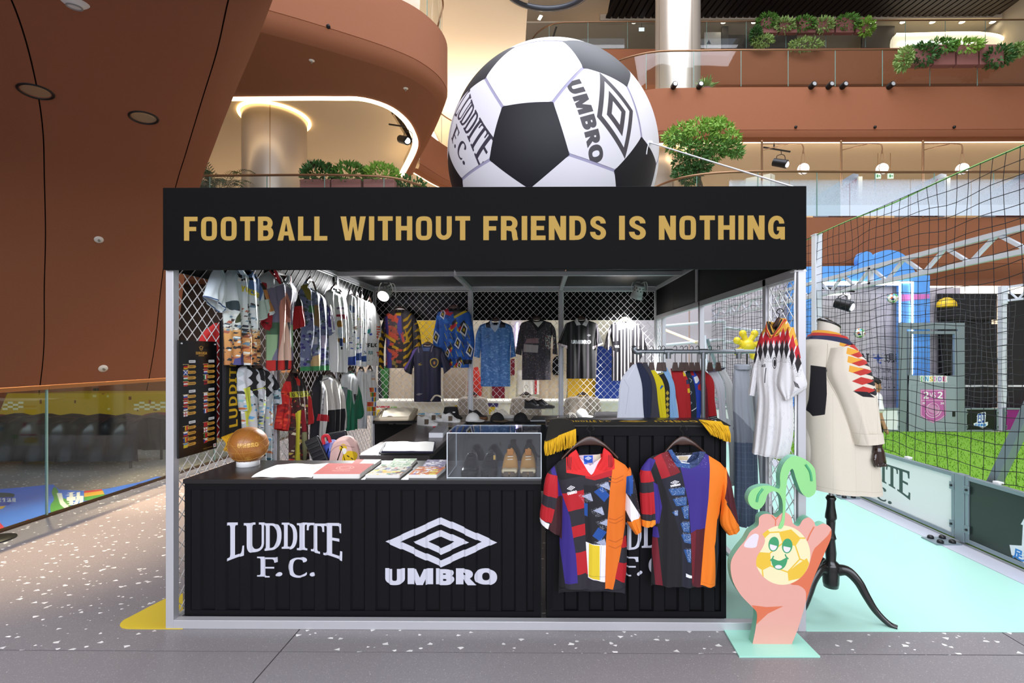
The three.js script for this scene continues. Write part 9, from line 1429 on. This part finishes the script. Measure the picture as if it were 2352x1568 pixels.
{// on the narrow table and the back table
const T = 0.9,B = 0.905,WH = mat(0xe8e6e2,0.8,{two:true}),NV = mat(0x1c1c34,0.8,{two:true});
for (let i = 0;i < 4;i++) {const d = i * 5;quadBlock('folded_shirt',['lowest','second lowest','second highest','topmost'][i] + ' of four folded white shirts with navy trim on the narrow table','shirt',[[872 + i * 2,1042 - i * 0.5],[994,1041],[998,1018],[886 + i,1018]],T + i * 0.021,0.02,WH,i % 2 ? NV :WH,{soft:0.004,top:'folded_front',sides:'folded_edge',group:'folded white shirts'});}
quadBlock('card_stack','stack of grey cards at the right edge of the narrow table','cards',[[985,1005],[1018,1005],[1030,988],[1004,987]],T,0.05,mat(0x8d8c90,0.6,{two:true}),mat(0xd2d2d6,0.7,{two:true}),{});
for (let i = 0;i < 4;i++) quadBlock('tote_bag',['lowest','second lowest','second highest','topmost'][i] + ' of the folded cream cotton bags at the rear left','bag',[[862 + i * 4,967],[948 - i * 3,966],[962 - i * 3,945],[876 + i * 4,945]],B + i * 0.055,0.052,mat(0xd9ccb4,0.9,{two:true}),mat(0xcbbca2,0.9,{two:true}),{soft:0.012,top:'folded_front',sides:'folded_edge',group:'folded cotton bags'});
{const p = onY(948,955,B + 0.2),h = thing('bag_handle','cream cotton handle looping over the folded bags','handle',p.toArray());obj('loop',tube([V(p.x - 0.12,B + 0.23,-3.32),V(p.x - 0.05,B + 0.3,-3.28),V(p.x + 0.05,B + 0.27,-3.22),V(p.x + 0.07,B + 0.16,-3.2)],0.012),mat(0xd9ccb4,0.9),h);}
const sole = mat(0xe2e0dc,0.6),tag = mat(0x5a4a3a,0.7),pair = (label,px,py,y,a,up,so,lens = 0.28) => {const p = onY(px,py,y),s = thing('sneaker',label,'shoe',p.toArray(),'shoes on the tables');shoe(s,[p.x,y,p.z,a],lens,0.105,0.11,up,so);if (/tag/.test(label)) obj('paper_tag',box(p.x - 0.02,y + 0.02,p.z + 0.07,p.x + 0.03,y + 0.08,p.z + 0.072),tag,s);};
pair('white leather sneaker with brown paper tag, in front on the narrow table',982,976,T,1.15,WH,sole);pair('white leather sneaker partly behind the tagged one on the narrow table',998,966,T,1.15,WH,sole);pair('smaller white sneaker with dark stripes and paper tag at the rear of the narrow table',1036,968,T,1.2,WH,sole,0.26);
pair('black suede sneaker with gum sole behind the white cap',1098,960,B,1.1,mat(0x1c1b1c,0.7),mat(0x7a5230,0.6));pair('cream sneaker between the two black caps',1158,958,B,1.2,mat(0xd9d2c4,0.8),sole);
{const p = onY(1236,960,B),st = thing('shoe_riser','clear riser that carries the black football boots','stand',p.toArray());obj('plate',box(p.x - 0.2,B + 0.12,p.z + 0.06,p.x + 0.2,B + 0.13,p.z - 0.1),mat(0xf2f5f8,0.03,{transmission:1,thickness:0,two:true}),st);for (const s of [-0.19,0.19]) obj('support',box(p.x + s - 0.003,B,p.z + 0.06,p.x + s + 0.003,B + 0.12,p.z - 0.1),mat(0xf2f5f8,0.03,{transmission:1,thickness:0,two:true}),st);
for (const [dx,dz,w] of [[-0.04,0.01,'front'],[0.08,-0.05,'rear']]) {const s = thing('football_boot','black football boot with white marks on the clear riser, ' + w + ' one of the pair','shoe',[p.x + dx,B + 0.13,p.z + dz],'boots on the riser');shoe(s,[p.x + dx,B + 0.132,p.z + dz,1.35],0.28,0.1,0.12,mat(0x151517,0.35),mat(0x1d1d20,0.5));obj('white_mark',box(p.x + dx + 0.02,B + 0.17,p.z + dz + 0.05,p.x + dx + 0.05,B + 0.185,p.z + dz + 0.053),WH,s);}}
const cap = (label,px,py,m,dir,brimM) => {const p = onY(px,py,B),o = thing('cap',label,'cap',p.toArray(),'caps on the back table');obj('crown',new THREE.SphereGeometry(0.092,26,14,0,6.2832,0,1.57).scale(1,1.15,1.1).translate(p.x,B,p.z),m,o);obj('brim',sheet(14,5,(u,v) => {const a = lerp(-1.1,1.1,u) + dir,r = 0.09 + 0.075 * v * Math.cos(lerp(-1.1,1.1,u));return V(p.x + Math.sin(a) * r,B + 0.016 - 0.012 * v + 0.004 * Math.cos(u * 6),p.z + Math.cos(a) * r);}),brimM ?? m,o);obj('button',ball(0.007,[p.x,B + 0.106,p.z],8),m,o);};
const BK2 = mat(0x141416,0.85,{two:true});cap('white cap with small mark on the back table',1086,966,WH,0.9);cap('black cap left of the cream sneaker',1142,966,BK2,0.7,mat(0x6a5a44,0.8,{two:true}));cap('black cap with white mark right of the cream sneaker',1196,966,BK2,0.5);
cap('cream cap with large diamond print beside the scarf',1312,966,withMap(canvasTex(256,128,(c,w,h) => {c.fillStyle = '#e6e0d6';c.fillRect(0,0,w,h);for (let i = 0;i < 5;i++) diamond(c,26 + i * 51,76,22,40,'#1c1b1d');}),0.85,{two:true}),0.9);cap('plain white cap behind the diamond-print cap',1336,956,WH,1.1);
{const p = onY(1034,962,B),o = thing('bucket_hat','black bucket hat with small diamond mark at the rear of the narrow table','hat',p.toArray());obj('crown',lathe([[0.001,0.15],[0.085,0.148],[0.1,0.08],[0.104,0.05]],[p.x,B,p.z - 0.06],28),BK2,o);obj('brim',lathe([[0.104,0.05],[0.15,0.006]],[p.x,B,p.z - 0.06],28),BK2,o);obj('mark',box(p.x + 0.04,B + 0.085,p.z + 0.03,p.x + 0.07,B + 0.1,p.z + 0.033),WH,o);}
for (let i = 0;i < 2;i++) quadBlock('folded_shirt',['lower','upper'][i] + ' one of the folded black striped shirts at the right of the back table','shirt',[[1362 + i * 3,968],[1420,967],[1424,950],[1366 + i * 3,950]],B + i * 0.035,0.033,mat(0x1f1e22,0.8,{two:true}),mat(i ? 0xb8b4b6 :0x1f1e22,0.8,{two:true}),{soft:0.006,top:'folded_front',sides:'folded_edge'});
quadBlock('folded_pouch','flat black pouch right of the black cap on the back table','pouch',[[1218,968],[1276,967],[1282,958],[1226,958]],B,0.018,BK2,mat(0x9a9a9e,0.6,{two:true}),{});
const kr = onY(1012,984,T);for (const [dx,c,w] of [[0,0xc8202a,'red'],[0.06,0x2a52c0,'blue'],[0.12,0xd8b020,'yellow']]) {const x = kr.x - 0.08 + dx,z = kr.z - 0.1 + dx,o = thing('key_strap','small black key strap with ' + w + ' end beside the grey cards','key strap',[x,T,z]);obj('strap',box(x,T,z,x + 0.13,T + 0.008,z - 0.025,0.003),BK2,o);obj('coloured_end',box(x - 0.03,T,z,x,T + 0.009,z - 0.025,0.003),mat(c,0.6),o);obj('ring',new THREE.TorusGeometry(0.014,0.0022,6,18).rotateX(1.57).translate(x + 0.15,T + 0.004,z - 0.012),mat(0xc8a24a,0.3,{metalness:0.8}),o);}
}
{// bags on a folding chair behind the counter
const zc = -1.05,P = (px,py,z = zc) => onZ(px,py,z),chair = thing('folding_chair','black slatted folding chair behind the low counter, carrying the backpacks','chair',P(760,1080).setY(0).toArray()),PL = mat(0x1c1c1e,0.45);
const rest = (x0,y0,w,h,tilt,z) => {const c = P(x0,y0,z),W = w * (EYE[2] - z) / FOCAL,H = h * (EYE[2] - z) / FOCAL,put = (g) => g.rotateZ(tilt).translate(c.x,c.y,c.z);obj('backrest',put(box(-W,-H,0,W,H,-0.03,0.012)),PL,chair);for (let i = -2;i < 3;i++) obj('slat',put(box(-W * 0.8,i * H * 0.34 - H * 0.08,0.008,W * 0.8,i * H * 0.34 + H * 0.08,0,0.003)),mat(0x2c2c2f,0.4),chair);};
rest(726,1036,17,32,0.42,-0.95);rest(772,1002,24,10,0.18,-1.3);const s = P(750,1085);obj('seat',box(s.x - 0.22,0.44,zc + 0.16,s.x + 0.24,0.48,zc - 0.26,0.01),PL,chair);for (const [dx,dz] of [[-0.2,0.14],[0.22,0.14],[-0.2,-0.24],[0.22,-0.24]]) obj('leg',rod(V(s.x + dx,0,zc + dz),V(s.x + dx * 0.9,0.46,zc + dz * 0.9),0.013),BLACKMETAL,chair);
const bag = (label,outline,z,thick,draw) => {const xs = outline.map((p) => p[0]),ys = outline.map((p) => p[1]),[x0,x1,y0,y1] = [Math.min(...xs),Math.max(...xs),Math.min(...ys),Math.max(...ys)],a = P(x0,y1,z),b = P(x1,y0,z),o = thing('backpack',label,'backpack',a.toArray());obj('body',planarUv(plateZ(roundOutline(outline,5),z,thick,thick * 0.42),a.x,a.y,b.x,b.y),withMap(canvasTex(256,256,(c) => {c.scale(256 / (x1 - x0),256 / (y1 - y0));c.translate(-x0,-y0);draw(c);}),0.85),o);return o;};
const bb = bag('small blue backpack with red piping behind the pink one',[[727,1098],[724,1060],[728,1030],[742,1016],[762,1014],[772,1030],[776,1098]],-1.0,0.14,(c) => {c.fillStyle = '#3a4fa8';c.fillRect(700,1000,100,100);c.strokeStyle = '#c0203a';c.lineWidth = 3;c.beginPath();c.moveTo(727,1028);c.quadraticCurveTo(732,1050,744,1098);c.stroke();c.fillStyle = '#8a96d0';c.fillRect(756,1012,14,24);});
obj('handle',tube([P(744,1020,-0.98),P(742,1003,-0.98),P(752,1000,-0.98),P(759,1016,-0.98)],0.014),mat(0xc0202f,0.7),bb);
bag('small pink backpack with a yellow striped cat patch behind the low counter',[[748,1098],[748,1050],[754,1024],[772,1008],[792,1006],[806,1018],[814,1040],[818,1098]],-0.9,0.2,(c) => {c.fillStyle = '#dcb3aa';c.fillRect(740,1000,100,100);c.fillStyle = '#e0b51a';for (const p of [[787,1028,8,8],[800,1052,14,16]]) {c.beginPath();c.ellipse(...p,0.3,0,7);c.fill();} c.fillStyle = '#efe9e0';c.beginPath();c.ellipse(790,1036,5,7,0,0,7);c.fill();c.strokeStyle = '#1c1712';c.lineWidth = 2;for (const [x,y] of [[782,1024],[796,1046],[804,1052],[796,1060],[808,1062]]) {c.beginPath();c.moveTo(x,y);c.lineTo(x + 5,y + 4);c.stroke();} c.strokeStyle = '#b98e86';c.beginPath();c.moveTo(756,1040);c.quadraticCurveTo(776,1012,808,1030);c.stroke();});
}
// ---------------------------------------------------------------- the boy beside the gate post
{
const z = -4.35,s = 1.34,p = onZ(2007,960,z),X = p.x,B = (a) => a.map(([a0,a1,r0,r1]) => [V(...a0),V(...a1),r0,r1]),o = thing('person','boy with short dark curly hair, white shirt and dark shorts by the gate post','person',[X,0.03,z]);
const h = (v) => v * s,at = (g) => g.rotateY(1.35).translate(X,0.03,z),skin = mat(0xb98a68,0.6);
const body = B([[[0,h(0.84),0],[0,h(0.8),0],0.04,0.045],[[0,h(0.77),0],[0,h(0.56),0],0.095,0.085],[[0,h(0.56),0],[0,h(0.5),0],0.085,0.09],...[-1,1].flatMap((q) => [[[q * 0.07,h(0.5),0],[q * 0.075,h(0.28),0.01],0.07,0.048],[[q * 0.075,h(0.28),0.01],[q * 0.075,h(0.05),0],0.047,0.03],[[q * 0.075,h(0.03),0],[q * 0.08,h(0.02),0.11],0.032,0.025],[[q * 0.11,h(0.79),0],[q * 0.15,h(0.62),0.01],0.045,0.034],[[q * 0.15,h(0.62),0.01],[q * 0.16,h(0.47),0.08],0.034,0.024],[[q * 0.16,h(0.46),0.085],[q * 0.16,h(0.42),0.1],0.028,0.022],[[q * 0.155,h(0.43),0.1],[q * 0.15,h(0.395),0.115],0.011,0.009],[[q * 0.17,h(0.43),0.11],[q * 0.165,h(0.4),0.125],0.011,0.009]]),[[0,h(0.93),0.0],[0,h(0.955),-0.005],0.088,0.088],[[0,h(0.89),0.03],[0,h(0.875),0.045],0.055,0.04],[[0,h(0.915),0.085],[0,h(0.9),0.098],0.012,0.013],[[-0.082,h(0.915),-0.01],[-0.086,h(0.905),-0.01],0.018,0.014],[[0.082,h(0.915),-0.01],[0.086,h(0.905),-0.01],0.018,0.014]]);
obj('body',at(capsuleSurface(body,0.72,V(0,0.68,0.02),150,0.02)),skin,o);
obj('shirt',at(capsuleSurface(B([[[0,h(0.78),0],[0,h(0.5),0],0.112,0.118],[[-0.1,h(0.79),0],[-0.15,h(0.67),0.01],0.062,0.064],[[0.1,h(0.79),0],[0.15,h(0.67),0.01],0.062,0.064]]),0.36,V(0,h(0.65),0),70,0.03)),mat(0xe4e2e0,0.85),o);
obj('shorts',at(capsuleSurface(B([[[0,h(0.52),0],[0,h(0.48),0],0.112,0.11],...[-1,1].map((q) => [[q * 0.07,h(0.47),0],[q * 0.08,h(0.3),0.01],0.088,0.082])]),0.32,V(0,h(0.42),0),60,0.03)),mat(0x17171b,0.8),o);
const r = rand(7),curls = [];for (let i = 0;i < 60;i++) {const a = r() * 6.28,e = 0.15 + r() * 1.35,d = V(Math.cos(a) * Math.cos(e) * 0.09,h(0.955) + Math.sin(e) * 0.075,Math.sin(a) * Math.cos(e) * 0.09 - 0.018);curls.push([d,d.clone().add(V(0.008,0.01,-0.004)),0.026,0.02]);}
obj('hair',at(capsuleSurface(curls,0.16,V(0,h(0.97),-0.01),56,0.01)),mat(0x1a1412,0.8),o);
for (const q of [-1,1]) {obj('eye',at(ball(0.0085,[q * 0.032,h(0.932),0.079],10)),mat(0x1a1512,0.3),o);obj('eyebrow',at(rod(V(q * 0.018,h(0.945),0.086),V(q * 0.046,h(0.944),0.078),0.004,6)),mat(0x1a1412,0.8),o);obj('shoe',at(box(q * 0.078 - 0.04,0.0,-0.06,q * 0.078 + 0.04,0.06,0.15,0.025)),mat(0x2a2a2e,0.6),o);}
obj('mouth',at(rod(V(-0.016,h(0.887),0.084),V(0.016,h(0.887),0.084),0.0045,6)),mat(0x8a4a40,0.6),o);
}
renderer.render(scene,camera);
